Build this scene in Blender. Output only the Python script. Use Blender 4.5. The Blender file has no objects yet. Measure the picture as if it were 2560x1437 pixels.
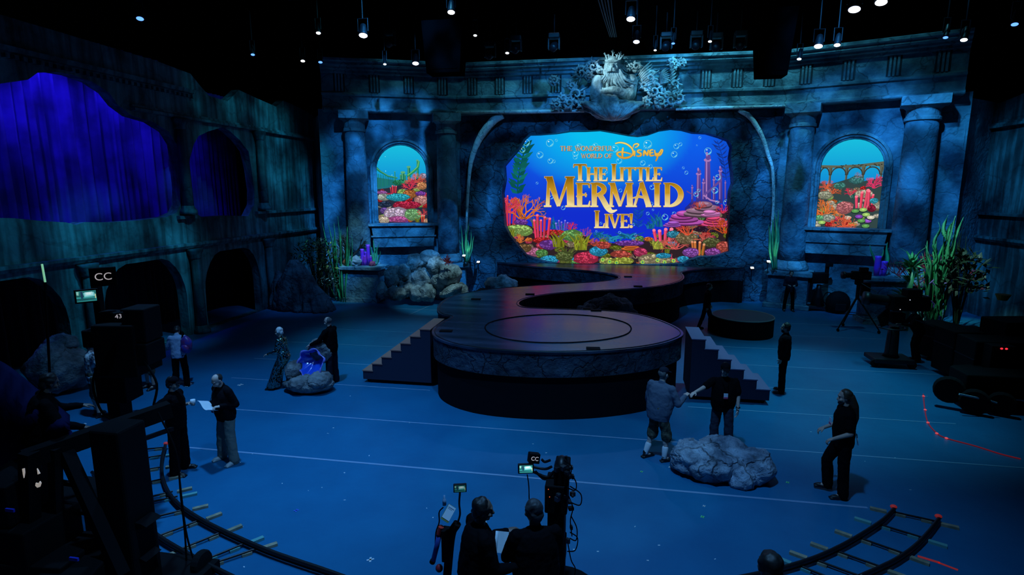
import bpy, math, random
from mathutils import Vector, Matrix, noise, Euler
from mathutils.geometry import delaunay_2d_cdt, tessellate_polygon
V = Vector
scene = bpy.context.scene
COL = scene.collection
# ------------------------------------------------------------------ camera, world, exposure, lights
F = 1400.0; PITCH = math.radians(9.85); YAW = math.radians(10.0); CAM_H = 5.0
cam_data = bpy.data.cameras.new('camera'); cam_data.sensor_width = 36.0; cam_data.lens = F / 2560.0 * 36.0
cam_data.clip_start = 0.05; cam_data.clip_end = 200
cam = bpy.data.objects.new('camera', cam_data); COL.objects.link(cam)
cam.location = (0, 0, CAM_H); cam.rotation_euler = (math.pi / 2 - PITCH, 0, YAW)
scene.camera = cam
scene.view_settings.view_transform = 'Standard'; scene.view_settings.look = 'None'
scene.view_settings.exposure = 0.0; scene.view_settings.gamma = 1.0
try: scene.view_settings.use_curve_mapping = False
except Exception: pass
world = bpy.data.worlds.new('world'); scene.world = world; world.use_nodes = True
bg = world.node_tree.nodes['Background']; bg.inputs[0].default_value = (0.1, 0.25, 1.0, 1); bg.inputs[1].default_value = 0.0012

def lamp_light(name, loc, target, power, color, angle=60, blend=0.6, size=0.3, gobo=0.0, gscale=5.0):
    l = bpy.data.lights.new(name, 'SPOT'); l.energy = power; l.color = color
    l.spot_size = math.radians(angle); l.spot_blend = blend; l.shadow_soft_size = size
    o = bpy.data.objects.new(name, l); COL.objects.link(o); o.location = loc
    o.rotation_euler = (V(target) - V(loc)).to_track_quat('-Z', 'Y').to_euler()
    if gobo > 0:                      # a break-up gobo in the lantern
        l.use_nodes = True; nt = l.node_tree; em = next(n for n in nt.nodes if n.type == 'EMISSION')
        tc = nt.nodes.new('ShaderNodeTexCoord'); nz = nt.nodes.new('ShaderNodeTexNoise'); mr = nt.nodes.new('ShaderNodeMapRange')
        nz.inputs['Scale'].default_value = gscale; nz.inputs['Detail'].default_value = 3
        mr.inputs['From Min'].default_value = 0.42; mr.inputs['From Max'].default_value = 0.60
        mr.inputs['To Min'].default_value = 1.0 - gobo; mr.inputs['To Max'].default_value = 1.0
        nt.links.new(tc.outputs['Normal'], nz.inputs['Vector']); nt.links.new(nz.outputs['Fac'], mr.inputs['Value'])
        nt.links.new(mr.outputs['Result'], em.inputs['Strength'])
    return o
BLUE = (0.16, 0.48, 1.0); TEAL = (0.14, 0.72, 1.0); DEEP = (0.05, 0.035, 1.0); PALE = (0.42, 0.85, 1.0); SKYB = (0.04, 0.36, 1.0)
lamp_light('floor_wash_front', (-0.5, 4.5, 14.5), (-1.2, 7.6, 0), 4900, BLUE, 64, 1.0, 0.3)
lamp_light('floor_wash_left', (-7, 9, 14.5), (-7.6, 9.8, 0), 5200, BLUE, 54, 1.0, 0.3)
lamp_light('floor_wash_right', (5, 15, 14.5), (5.0, 14.8, 0), 4200, TEAL, 40, 0.9, 0.3)
lamp_light('floor_wash_back_left', (-5.5, 17, 14.5), (-6.6, 17.2, 0), 3200, TEAL, 36, 0.9, 0.3)
lamp_light('floor_wash_far_right', (8, 18, 14.5), (7.2, 19.5, 0), 1100, TEAL, 40, 0.9, 0.3)
lamp_light('floor_pool', (0.5, 10, 14.5), (-0.6, 9.7, 0), 700, (0.35, 0.8, 1.0), 22, 0.25, 0.12)
lamp_light('facade_wash_left', (-5, 15, 13.5), (-9.6, 25.5, 4.4), 14500, SKYB, 40, 0.7, 0.12, 0.9, 8)
lamp_light('facade_wash_right', (5, 15, 13.5), (9.4, 25.5, 4.8), 10500, SKYB, 42, 0.7, 0.12, 0.8, 8)
lamp_light('portal_wash', (0, 14, 13.5), (0, 26, 5.5), 5600, SKYB, 60, 0.7, 0.12, 0.95, 9)
for i_, (x_, y_, p_) in enumerate(((-8.5, 22.6, 130), (-3.6, 23.2, 420), (3.4, 23.2, 1000), (6.6, 23.0, 600), (9.6, 21.8, 160))):
    lamp_light('entablature_top_wash_%d' % i_, (x_, y_, 13.4), (x_ * 1.02, y_ + 3.0, 9.2), p_, TEAL, 84, 0.9, 0.12, 0.6, 7)
lamp_light('entablature_front_fill', (2.5, 14, 9.0), (2.5, 26, 9.6), 400, TEAL, 40, 0.9, 0.12, 0.4, 9)
lamp_light('sculpture_key', (-4.5, 21.5, 12.2), (0.2, 25.6, 9.7), 2400, PALE, 17, 0.5, 0.1)
lamp_light('sculpture_rim', (5, 21, 13.4), (1.9, 26, 9.5), 2200, (0.06, 0.5, 1.0), 20, 0.5, 0.1)
for i_, (y_, p_) in enumerate(((10.0, 430), (12.2, 480), (14.2, 480), (16.2, 420), (18.8, 300))):
    lamp_light('curtain_batten_%d' % i_, (-15.05, y_, 9.5), (-16.3, y_ + .3, 5.2), p_, DEEP, 95, 1.0, 0.2, 0.75, 6)
lamp_light('side_ledge_wash', (-4, 14, 13.5), (-14.4, 15.0, 2.9), 4600, (0.05, 0.62, 1.0), 26, 0.9, 0.2, 0.85, 11)
lamp_light('side_top_wash', (-4, 17, 13.5), (-14.4, 20.6, 8.0), 3600, (0.06, 0.72, 1.0), 32, 0.9, 0.2, 0.9, 10)
lamp_light('side_panel_wash', (-6, 18, 13.5), (-14.4, 23.4, 5.4), 4200, (0.05, 0.6, 1.0), 22, 0.9, 0.2, 0.8, 10)
lamp_light('right_side_wash', (6, 17, 13.5), (14.6, 23, 5.2), 7000, (0.05, 0.45, 1.0), 36, 0.9, 0.2, 0.8, 10)
lamp_light('side_ledge_wash_near', (-4, 11, 13.5), (-14.4, 11.5, 3.3), 1600, (0.05, 0.62, 1.0), 26, 0.9, 0.2, 0.85, 11)
lamp_light('side_low_wash', (-6, 16, 13.5), (-13.6, 22.5, 1.2), 2600, SKYB, 26, 0.9, 0.2, 0.7, 9)
lamp_light('rock_pile_key', (-3, 18, 13.5), (-7, 22.8, 0.9), 3200, PALE, 16, 0.6, 0.1)
lamp_light('plants_right_key', (7, 17.5, 13.5), (12.0, 22.0, 2.0), 5500, (0.5, 0.95, 0.9), 15, 0.7, 0.1)
lamp_light('plants_left_key', (-8, 18, 13.5), (-11.6, 23.6, 2.2), 3000, (0.5, 0.95, 0.9), 15, 0.7, 0.1)
lamp_light('stage_top_wash', (-2, 24, 14), (-1.2, 15, 1.6), 900, (0.3, 0.5, 1.0), 46, 0.8, 0.2, 0.6, 9)

# ------------------------------------------------------------------ pixel -> place helpers (survey of the photograph)
fw = V((-math.sin(YAW) * math.cos(PITCH), math.cos(YAW) * math.cos(PITCH), -math.sin(PITCH)))
rt = V((math.cos(YAW), math.sin(YAW), 0))
upv = V((-math.sin(YAW) * math.sin(PITCH), math.cos(YAW) * math.sin(PITCH), math.cos(PITCH)))
def ray(x, y): return fw + rt * ((x - 1280) / F) + upv * ((718.5 - y) / F)
def G(x, y, z=0.0):
    d = ray(x, y); t = (z - CAM_H) / d.z; return V((d.x * t, d.y * t, z))
def AY(x, y, Y):
    d = ray(x, y); t = Y / d.y; return V((d.x * t, Y, CAM_H + d.z * t))
def AX(x, y, X):
    d = ray(x, y); t = X / d.x; return V((X, d.y * t, CAM_H + d.z * t))
def PL(x, y, O, N):
    d = ray(x, y); c = V((0, 0, CAM_H)); t = (V(O) - c).dot(N) / d.dot(N); return c + d * t

# ------------------------------------------------------------------ materials
MATS = {}
def mat(name, color, rough=0.6, metal=0.0, spec=0.5, emit=None, strength=1.0, bump=0.0, bscale=30.0, mottle=None, mscale=2.0, coat=0.0):
    if name in MATS: return MATS[name]
    m = bpy.data.materials.new(name); m.use_nodes = True; nt = m.node_tree; b = nt.nodes['Principled BSDF']
    b.inputs['Base Color'].default_value = (*color, 1); b.inputs['Roughness'].default_value = rough
    b.inputs['Metallic'].default_value = metal; b.inputs['Specular IOR Level'].default_value = spec
    b.inputs['Coat Weight'].default_value = coat
    if emit: b.inputs['Emission Color'].default_value = (*emit, 1); b.inputs['Emission Strength'].default_value = strength
    tc = nt.nodes.new('ShaderNodeTexCoord')
    if mottle:
        n = nt.nodes.new('ShaderNodeTexNoise'); n.inputs['Scale'].default_value = mscale; n.inputs['Detail'].default_value = 6
        r = nt.nodes.new('ShaderNodeValToRGB'); r.color_ramp.elements[0].position = 0.38; r.color_ramp.elements[1].position = 0.62
        r.color_ramp.elements[0].color = (*mottle, 1); r.color_ramp.elements[1].color = (*color, 1)
        nt.links.new(tc.outputs['Object'], n.inputs['Vector']); nt.links.new(n.outputs['Fac'], r.inputs['Fac'])
        nt.links.new(r.outputs['Color'], b.inputs['Base Color'])
    if bump > 0:
        n2 = nt.nodes.new('ShaderNodeTexNoise'); n2.inputs['Scale'].default_value = bscale; n2.inputs['Detail'].default_value = 5
        bp = nt.nodes.new('ShaderNodeBump'); bp.inputs['Strength'].default_value = bump
        nt.links.new(tc.outputs['Object'], n2.inputs['Vector']); nt.links.new(n2.outputs['Fac'], bp.inputs['Height'])
        nt.links.new(bp.outputs['Normal'], b.inputs['Normal'])
    MATS[name] = m; return m

def stone(name, c0, c1, scale=0.5, crack=1.2, crack_amt=0.7, streak=0.0, bump=0.5, rough=0.8):
    """scenic-painted stone: cracks, drips, and blotches that paint gobo light onto set walls"""
    if name in MATS: return MATS[name]
    m = bpy.data.materials.new(name); m.use_nodes = True; nt = m.node_tree; b = nt.nodes['Principled BSDF']
    b.inputs['Roughness'].default_value = rough; b.inputs['Specular IOR Level'].default_value = 0.3
    tc = nt.nodes.new('ShaderNodeTexCoord')
    n = nt.nodes.new('ShaderNodeTexNoise'); n.inputs['Scale'].default_value = scale; n.inputs['Detail'].default_value = 9; n.inputs['Roughness'].default_value = 0.62
    r = nt.nodes.new('ShaderNodeValToRGB'); r.color_ramp.elements[0].position = 0.36; r.color_ramp.elements[1].position = 0.66
    r.color_ramp.elements[0].color = (*c0, 1); r.color_ramp.elements[1].color = (*c1, 1)
    nt.links.new(tc.outputs['Object'], n.inputs['Vector']); nt.links.new(n.outputs['Fac'], r.inputs['Fac'])
    # warped cracks
    wn = nt.nodes.new('ShaderNodeTexNoise'); wn.inputs['Scale'].default_value = 1.7; wn.inputs['Detail'].default_value = 4
    add = nt.nodes.new('ShaderNodeMixRGB'); add.blend_type = 'LINEAR_LIGHT'; add.inputs['Fac'].default_value = 0.45
    nt.links.new(tc.outputs['Object'], wn.inputs['Vector']); nt.links.new(tc.outputs['Object'], add.inputs[1]); nt.links.new(wn.outputs['Color'], add.inputs[2])
    vo = nt.nodes.new('ShaderNodeTexVoronoi'); vo.feature = 'DISTANCE_TO_EDGE'; vo.inputs['Scale'].default_value = crack
    nt.links.new(add.outputs[0], vo.inputs['Vector'])
    cr = nt.nodes.new('ShaderNodeMapRange'); cr.inputs['From Min'].default_value = 0.0; cr.inputs['From Max'].default_value = 0.03
    cr.inputs['To Min'].default_value = 1.0 - crack_amt; cr.inputs['To Max'].default_value = 1.0
    nt.links.new(vo.outputs['Distance'], cr.inputs['Value'])
    mul = nt.nodes.new('ShaderNodeMixRGB'); mul.blend_type = 'MULTIPLY'; mul.inputs['Fac'].default_value = 1.0
    nt.links.new(r.outputs['Color'], mul.inputs[1]); nt.links.new(cr.outputs['Result'], mul.inputs[2])
    out = mul.outputs[0]
    if streak > 0:
        mp = nt.nodes.new('ShaderNodeMapping'); mp.inputs['Scale'].default_value = (5.0, 5.0, 0.35)
        sn = nt.nodes.new('ShaderNodeTexNoise'); sn.inputs['Scale'].default_value = 1.0; sn.inputs['Detail'].default_value = 5
        sr = nt.nodes.new('ShaderNodeMapRange'); sr.inputs['From Min'].default_value = 0.4; sr.inputs['From Max'].default_value = 0.6
        sr.inputs['To Min'].default_value = 1.0 - streak; sr.inputs['To Max'].default_value = 1.0
        m2 = nt.nodes.new('ShaderNodeMixRGB'); m2.blend_type = 'MULTIPLY'; m2.inputs['Fac'].default_value = 1.0
        nt.links.new(tc.outputs['Object'], mp.inputs['Vector']); nt.links.new(mp.outputs['Vector'], sn.inputs['Vector'])
        nt.links.new(sn.outputs['Fac'], sr.inputs['Value']); nt.links.new(out, m2.inputs[1]); nt.links.new(sr.outputs['Result'], m2.inputs[2]); out = m2.outputs[0]
    nt.links.new(out, b.inputs['Base Color'])
    bn = nt.nodes.new('ShaderNodeTexNoise'); bn.inputs['Scale'].default_value = 6.0; bn.inputs['Detail'].default_value = 8
    nt.links.new(tc.outputs['Object'], bn.inputs['Vector'])
    mh = nt.nodes.new('ShaderNodeMath'); mh.operation = 'MULTIPLY'
    nt.links.new(bn.outputs['Fac'], mh.inputs[0]); nt.links.new(cr.outputs['Result'], mh.inputs[1])
    bp = nt.nodes.new('ShaderNodeBump'); bp.inputs['Strength'].default_value = bump; bp.inputs['Distance'].default_value = 0.12
    nt.links.new(mh.outputs[0], bp.inputs['Height']); nt.links.new(bp.outputs['Normal'], b.inputs['Normal'])
    MATS[name] = m; return m

def picture_mat():
    m = bpy.data.materials.new('led picture'); m.use_nodes = True; nt = m.node_tree
    for n in list(nt.nodes): nt.nodes.remove(n)
    o = nt.nodes.new('ShaderNodeOutputMaterial'); e = nt.nodes.new('ShaderNodeEmission'); a = nt.nodes.new('ShaderNodeVertexColor'); a.layer_name = 'Col'
    nt.links.new(a.outputs['Color'], e.inputs['Color']); nt.links.new(e.outputs[0], o.inputs['Surface']); e.inputs['Strength'].default_value = 1.0
    return m
PICTURE = picture_mat()
S1 = stone('gobo mottled wall stone', (0.02, 0.06, 0.10), (0.20, 0.42, 0.54), 0.55, 0.9, 0.35)  # wall blotches stand in for patchy gobo light
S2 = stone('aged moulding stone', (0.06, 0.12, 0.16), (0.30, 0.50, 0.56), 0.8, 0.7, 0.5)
S3 = stone('painted side wall stone', (0.015, 0.04, 0.055), (0.16, 0.36, 0.42), 0.4, 0.5, 0.3, 0.6, 0.3)  # side wall blotches likewise stand in for patchy light
SROCK = stone('portal rock', (0.008, 0.025, 0.045), (0.13, 0.28, 0.40), 0.7, 1.0, 0.6, 0.0, 1.0)
BLACK = mat('matte black', (0.004, 0.004, 0.005), 0.8, spec=0.15)
BMETAL = mat('black metal', (0.008, 0.008, 0.010), 0.45, 0.0, spec=0.4)
GMETAL = mat('grey metal', (0.10, 0.11, 0.12), 0.4, 0.8)
RUBBER = mat('black rubber', (0.006, 0.006, 0.007), 0.9, spec=0.2)

# ------------------------------------------------------------------ mesh builder
def frame_of(d):
    d = V(d).normalized(); a = V((0, 0, 1)) if abs(d.z) < 0.9 else V((1, 0, 0))
    x = d.cross(a).normalized(); return x, x.cross(d).normalized()
class MB:
    def __init__(s): s.v = []; s.f = []; s.c = []; s.col = (1, 1, 1)
    def add(s, vs, fs):
        n = len(s.v); s.v += [V(p) for p in vs]; s.f += [tuple(i + n for i in f) for f in fs]; s.c += [s.col] * len(fs); return s
    def box(s, c, size, rz=0.0, rot=None):
        h = [x / 2 for x in size]; R = rot if rot is not None else Matrix.Rotation(rz, 3, 'Z'); c = V(c)
        vs = [c + R @ V((a * h[0], b * h[1], d * h[2])) for a in (-1, 1) for b in (-1, 1) for d in (-1, 1)]
        return s.add(vs, [(0, 1, 3, 2), (4, 6, 7, 5), (0, 4, 5, 1), (2, 3, 7, 6), (0, 2, 6, 4), (1, 5, 7, 3)])
    def loft(s, secs, cap=True):
        """secs: list of rings (equal length)"""
        n = len(secs[0]); vs = [p for r in secs for p in r]; fs = []
        for k in range(len(secs) - 1):
            for i in range(n):
                j = (i + 1) % n; fs.append((k * n + i, k * n + j, (k + 1) * n + j, (k + 1) * n + i))
        if cap: fs.append(tuple(range(n - 1, -1, -1))); fs.append(tuple((len(secs) - 1) * n + i for i in range(n)))
        return s.add(vs, fs)
    def tube(s, pts, r, seg=8, cap=True, flat=1.0, up=None):
        pts = [V(p) for p in pts]; rs = r if isinstance(r, (list, tuple)) else [r] * len(pts); secs = []
        prev = None
        for i, p in enumerate(pts):
            d = (pts[min(i + 1, len(pts) - 1)] - pts[max(i - 1, 0)])
            if d.length < 1e-9: d = V((0, 0, 1))
            d.normalize()
            if prev is None:
                if up is not None: x = V(up) - d * V(up).dot(d); x.normalize()
                else: x, _ = frame_of(d)
            else:
                x = prev - d * prev.dot(d)
                if x.length < 1e-6: x, _ = frame_of(d)
                x.normalize()
            prev = x; y = d.cross(x)
            secs.append([p + x * (rs[i] * math.cos(2 * math.pi * k / seg)) + y * (rs[i] * flat * math.sin(2 * math.pi * k / seg)) for k in range(seg)])
        return s.loft(secs, cap)
    def cone(s, p0, p1, r0, r1, seg=12):
        """capsule-like cone with round ends"""
        p0, p1 = V(p0), V(p1); d = p1 - p0
        if d.length < 1e-6: return s.ell(p0, (r0, r0, r0))
        u = d.normalized(); pts = []; rs = []
        for a in (-80, -45, 0): pts.append(p0 + u * (r0 * math.sin(math.radians(a)))); rs.append(r0 * math.cos(math.radians(a)))
        for a in (0, 45, 80): pts.append(p1 + u * (r1 * math.sin(math.radians(a)))); rs.append(r1 * math.cos(math.radians(a)))
        return s.tube(pts, rs, seg)
    def ell(s, c, r, rot=None, nu=14, nv=9):
        c = V(c); R = rot if rot is not None else Matrix.Identity(3); secs = []
        for k in range(nv + 1):
            a = math.pi * (k + 0.02) / (nv + 0.04) - math.pi / 2
            secs.append([c + R @ V((r[0] * math.cos(a) * math.cos(2 * math.pi * i / nu), r[1] * math.cos(a) * math.sin(2 * math.pi * i / nu), r[2] * math.sin(a))) for i in range(nu)])
        return s.loft(secs)
    def lathe(s, prof, c=(0, 0, 0), seg=24, axis=None, cap=True):
        c = V(c); secs = []
        if axis is None: x, y, z = V((1, 0, 0)), V((0, 1, 0)), V((0, 0, 1))
        else: z = V(axis).normalized(); x, y = frame_of(z)
        for r, h in prof: secs.append([c + x * (r * math.cos(2 * math.pi * i / seg)) + y * (r * math.sin(2 * math.pi * i / seg)) + z * h for i in range(seg)])
        return s.loft(secs, cap)
    def prism(s, poly, ext):
        """planar polygon extruded along ext"""
        poly = [V(p) for p in poly]; ext = V(ext); n = len(poly); tris = tessellate_polygon([poly])
        vs = poly + [p + ext for p in poly]; fs = [tuple(t) for t in tris] + [tuple(i + n for i in reversed(t)) for t in tris]
        fs += [(i, (i + 1) % n, (i + 1) % n + n, i + n) for i in range(n)]
        return s.add(vs, fs)
    def ribbon(s, pts, widths, side, thick=0.004):
        """thin bent leaf/strap: side = width direction"""
        pts = [V(p) for p in pts]; n = len(pts); secs = []
        for i, p in enumerate(pts):
            sd = V(side[i] if isinstance(side, list) else side).normalized(); d = pts[min(i + 1, n - 1)] - pts[max(i - 1, 0)]
            nn = sd.cross(d); nn = nn.normalized() if nn.length > 1e-9 else V((0, 1, 0))
            w = max(widths[i], 0.001) / 2
            secs.append([p + sd * w, p + nn * thick, p - sd * w, p - nn * thick])
        return s.loft(secs)
    def displace(s, amp, scale, seed=0.0, octaves=3, ridge=False):
        off = V((seed * 7.3, seed * 3.1, seed * 5.7))
        cen = sum(s.v, V()) / max(1, len(s.v))
        for i, p in enumerate(s.v):
            d = (p - cen); d = d.normalized() if d.length > 1e-6 else V((0, 0, 1)); q = p * scale + off
            a = 0; w = 1.0
            for o in range(octaves):
                nv = noise.noise(q); a += w * ((1 - 2 * abs(nv)) if ridge else nv); q = q * 2.1; w *= 0.5
            s.v[i] = p + d * (amp * a)
        return s
    def build(s, name, m, parent=None, world=False, smooth=False, color=False, mods=None):
        me = bpy.data.meshes.new(name); vs = s.v
        if parent is not None and world:
            inv = (Matrix.Translation(parent.location) @ parent.rotation_euler.to_matrix().to_4x4()).inverted()
            if parent.parent is not None: inv = inv @ (Matrix.Translation(parent.parent.location) @ parent.parent.rotation_euler.to_matrix().to_4x4()).inverted()
            vs = [inv @ p for p in vs]
        org = None
        if parent is None and vs:
            xs = [p.x for p in vs]; ys = [p.y for p in vs]; org = V(((min(xs) + max(xs)) / 2, (min(ys) + max(ys)) / 2, min(p.z for p in vs)))
            if name.startswith(('wall', 'floor', 'ceiling', 'trim')) and not name.startswith('floor_'): org = V((0, 0, 0))
            vs = [p - org for p in vs]
        me.from_pydata([tuple(p) for p in vs], [], s.f)
        if color:
            ca = me.color_attributes.new('Col', 'FLOAT_COLOR', 'CORNER'); k = 0
            for fi, f in enumerate(s.f):
                cc = s.c[fi]
                for j in range(len(f)):
                    c3 = cc[j] if isinstance(cc, list) else cc
                    ca.data[k].color = (c3[0], c3[1], c3[2], 1); k += 1
        me.update()
        if smooth: me.polygons.foreach_set('use_smooth', [True] * len(me.polygons))
        me.materials.append(m)
        o = bpy.data.objects.new(name, me); COL.objects.link(o)
        if parent is not None: o.parent = parent
        if org is not None: o.location = org
        for md in (mods or []):
            if md[0] == 'remesh':
                x = o.modifiers.new('remesh', 'REMESH'); x.mode = 'VOXEL'; x.voxel_size = md[1]; x.use_smooth_shade = True
            elif md[0] == 'smooth': x = o.modifiers.new('smooth', 'SMOOTH'); x.factor = 0.5; x.iterations = md[1]
            elif md[0] == 'displace':
                x = o.modifiers.new('displace', 'DISPLACE'); t = bpy.data.textures.new('folds', 'CLOUDS'); t.noise_scale = md[2]; x.texture = t; x.strength = md[1]; x.texture_coords = 'LOCAL'
            elif md[0] == 'bevel': x = o.modifiers.new('bevel', 'BEVEL'); x.width = md[1]; x.segments = 2; x.limit_method = 'ANGLE'
        return o
def tag(o, label, cat, group=None, kind=None):
    o['label'] = label; o['category'] = cat
    if group: o['group'] = group
    if kind: o['kind'] = kind
    return o
def thing(name, loc, label, cat, group=None, rz=0.0):
    o = bpy.data.objects.new(name, None); COL.objects.link(o); o.location = loc; o.rotation_euler = (0, 0, rz); o.empty_display_size = 0.2
    return tag(o, label, cat, group)
def structure(o, label=None):
    o['kind'] = 'structure'
    if label: o['label'] = label
    return o
def plabel(o, text): o['label'] = text; return o
def copy_thing(o, loc=None, rz=None, label=None):
    r = o.copy(); COL.objects.link(r)
    def kids(a, b):
        for ch in list(a.children):
            if ch.name in seen: continue
            c = ch.copy(); COL.objects.link(c); c.parent = b; seen.add(c.name); kids(ch, c)
    seen = set(); kids(o, r)
    if loc is not None: r.location = loc
    if rz is not None: r.rotation_euler = (0, 0, rz)
    if label: r['label'] = label
    return r
def chaikin(pts, n=2, closed=True):
    for _ in range(n):
        out = []
        m = len(pts)
        for i in range(m if closed else m - 1):
            a, b = pts[i], pts[(i + 1) % m]; out += [a * 0.75 + b * 0.25, a * 0.25 + b * 0.75]
        if not closed: out = [pts[0]] + out + [pts[-1]]
        pts = out
    return pts
def spline(pts, n=8):
    """Catmull-Rom through the points"""
    pts = [V(p) for p in pts]; P = [pts[0] * 2 - pts[1]] + pts + [pts[-1] * 2 - pts[-2]]; out = []
    for i in range(1, len(P) - 2):
        for k in range(n):
            t = k / n; a, b, c, d = P[i - 1], P[i], P[i + 1], P[i + 2]
            out.append(0.5 * ((2 * b) + (c - a) * t + (2 * a - 5 * b + 4 * c - d) * t * t + (3 * b - a - 3 * c + d) * t ** 3))
    out.append(pts[-1]); return out
def srgb(r, g, b):
    f = lambda c: (c / 255.0 / 12.92) if c / 255.0 <= 0.04045 else ((c / 255.0 + 0.055) / 1.055) ** 2.4
    return (f(r), f(g), f(b))
def inside(p, poly):
    x, y = p; r = False; n = len(poly); j = n - 1
    for i in range(n):
        xi, yi = poly[i]; xj, yj = poly[j]
        if (yi > y) != (yj > y) and x < (xj - xi) * (y - yi) / (yj - yi + 1e-12) + xi: r = not r
        j = i
    return r
def densify(poly, step):
    out = []; n = len(poly)
    for i in range(n):
        a, b = poly[i], poly[(i + 1) % n]; L = math.hypot(b[0] - a[0], b[1] - a[1]); k = max(1, int(L / step))
        out += [(a[0] + (b[0] - a[0]) * t / k, a[1] + (b[1] - a[1]) * t / k) for t in range(k)]
    return out
def holed_wall(outer, holes, step, to3d, thick, amp=0.0, nscale=1.0, seed=0.0, ragged=0.0):
    """wall sheet with openings; to3d(u, v, d), d toward the room; openings get reveals `thick` deep"""
    rnd = random.Random(int(seed * 100) + 5)
    outer = densify(outer, step); hs = []
    for h in holes:
        h = densify(h, step * 0.6)
        if ragged: h = [(p[0] + ragged * noise.noise(V((p[0] * 3, p[1] * 3, seed))), p[1] + ragged * noise.noise(V((p[0] * 3, p[1] * 3, seed + 9)))) for p in h]
        hs.append(h)
    def dd(u, v):
        if amp == 0: return 0.0
        q = V((u * nscale, v * nscale, seed)); return amp * (noise.noise(q) + 0.5 * noise.noise(q * 2.3) + 0.3 * (1 - 2 * abs(noise.noise(q * 4.1))))
    pts = []; edges = []
    for loop in [outer] + hs:
        n0 = len(pts); pts += [V(p) for p in loop]; m = len(loop); edges += [(n0 + i, n0 + (i + 1) % m) for i in range(m)]
    us = [p[0] for p in outer]; vs = [p[1] for p in outer]; nb = len(pts); bl = [(p.x, p.y) for p in pts]
    if amp > 0:
        u = min(us) + step
        while u < max(us):
            v = min(vs) + step
            while v < max(vs):
                p = (u + rnd.uniform(-.2, .2) * step, v + rnd.uniform(-.2, .2) * step)
                if inside(p, outer) and not any(inside(p, h) for h in hs) and min((p[0] - b[0]) ** 2 + (p[1] - b[1]) ** 2 for b in bl) > (0.55 * step) ** 2: pts.append(V(p))
                v += step
            u += step
    vv, ee, ff, *_ = delaunay_2d_cdt(pts, edges, [], 0, 1e-6)
    mb = MB(); keep = []
    for f in ff:
        c = (sum(vv[i].x for i in f) / 3, sum(vv[i].y for i in f) / 3)
        if inside(c, outer) and not any(inside(c, h) for h in hs): keep.append(tuple(f))
    mb.add([to3d(p.x, p.y, dd(p.x, p.y)) for p in vv], keep)
    for h in hs + [outer]:
        m = len(h); a = [to3d(p[0], p[1], dd(*p)) for p in h]; b = [to3d(p[0], p[1], -thick) for p in h]
        mb.add(a + b, [(i, (i + 1) % m, (i + 1) % m + m, i + m) for i in range(m)])
    return mb
# ------------------------------------------------------------------ the setting
FLOORM = stone('blue painted stage floor', (0.006, 0.128, 0.280), (0.009, 0.170, 0.350), 0.5, 0.25, 0.0, 0.0, 0.03, 0.45)
fl = MB(); fl.add([(-24, -4, 0), (24, -4, 0), (24, 32, 0), (-24, 32, 0)], [(0, 1, 2, 3)])
structure(fl.build('floor', FLOORM), 'blue painted studio stage floor')
ce = MB(); ce.add([(-24, -4, 16), (24, -4, 16), (24, 32, 16), (-24, 32, 16)], [(3, 2, 1, 0)])
structure(ce.build('ceiling', BLACK), 'black studio ceiling above the lighting rig')
bk = MB(); bk.box((0, 31.5, 8), (48, 0.2, 16)); bk.box((-20, 14, 8), (0.2, 36, 16)); bk.box((20, 14, 8), (0.2, 36, 16))
structure(bk.build('wall_studio', BLACK), 'black studio walls behind the set')

WA = math.radians(22.0)
B = V((-7.2, 26.65, 0)); C = V((7.1, 26.65, 0)); WL = 6.4
UL = V((math.cos(WA), math.sin(WA), 0)); NL = V((math.sin(WA), -math.cos(WA), 0))
UR = V((math.cos(WA), -math.sin(WA), 0)); NR = V((-math.sin(WA), -math.cos(WA), 0))
A = B - UL * WL; D = C + UR * WL
NC = V((0, -1, 0)); UC = V((1, 0, 0))
def left3(u, v, d=0.0): return A + UL * u + V((0, 0, v)) + NL * d
def right3(u, v, d=0.0): return C + UR * u + V((0, 0, v)) + NR * d
def cen3(u, v, d=0.0): return V((u, 26.65 - d, v))
def uv_left(x, y): p = PL(x, y, A, NL); return ((p - A).dot(UL), p.z)
def uv_right(x, y): p = PL(x, y, C, NR); return ((p - C).dot(UR), p.z)
def arch(u0, u1, v0, vs, n=18):
    c = (u0 + u1) / 2; r = (u1 - u0) / 2
    return [(u0, v0), (u1, v0), (u1, vs)] + [(c + r * math.cos(math.pi * k / n), vs + r * math.sin(math.pi * k / n)) for k in range(1, n)] + [(u0, vs)]
# screen opening traced round the ragged rock edge
Zs = 2429 / 600.0
def ZP(zx, zy): return 1250 + zx / Zs, 310 + zy / Zs
hole_px = [(290, 105), (390, 103), (560, 90), (700, 68), (860, 66), (1010, 58), (1150, 82), (1300, 110), (1400, 120), (1500, 105), (1620, 62), (1740, 45), (1850, 55), (1960, 85), (2100, 92), (2230, 130), (2320, 165), (2352, 230), (2335, 340), (2355, 480), (2365, 600), (2335, 680), (2325, 800), (2318, 1000), (2310, 1150), (2322, 1290), (2180, 1335), (2020, 1340), (1900, 1385), (1860, 1415), (1500, 1425), (1000, 1428), (620, 1425), (430, 1385), (260, 1325), (180, 1230), (100, 1130), (50, 1030), (35, 850), (20, 700), (45, 560), (35, 420), (110, 330), (190, 240), (240, 150)]
hole_c = []
for zx, zy in hole_px:
    p = PL(*ZP(zx, zy), V((0, 26.65, 0)), NC); hole_c.append((p.x, max(p.z, 1.45)))
mb = holed_wall([(B.x, 0), (C.x, 0), (C.x, 8.6), (B.x, 8.6)], [hole_c], 0.28, cen3, 0.75, 0.16, 0.55, 3.0)
structure(mb.build('wall_back', SROCK, smooth=True), 'dark craggy rock portal framing the big screen')
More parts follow.
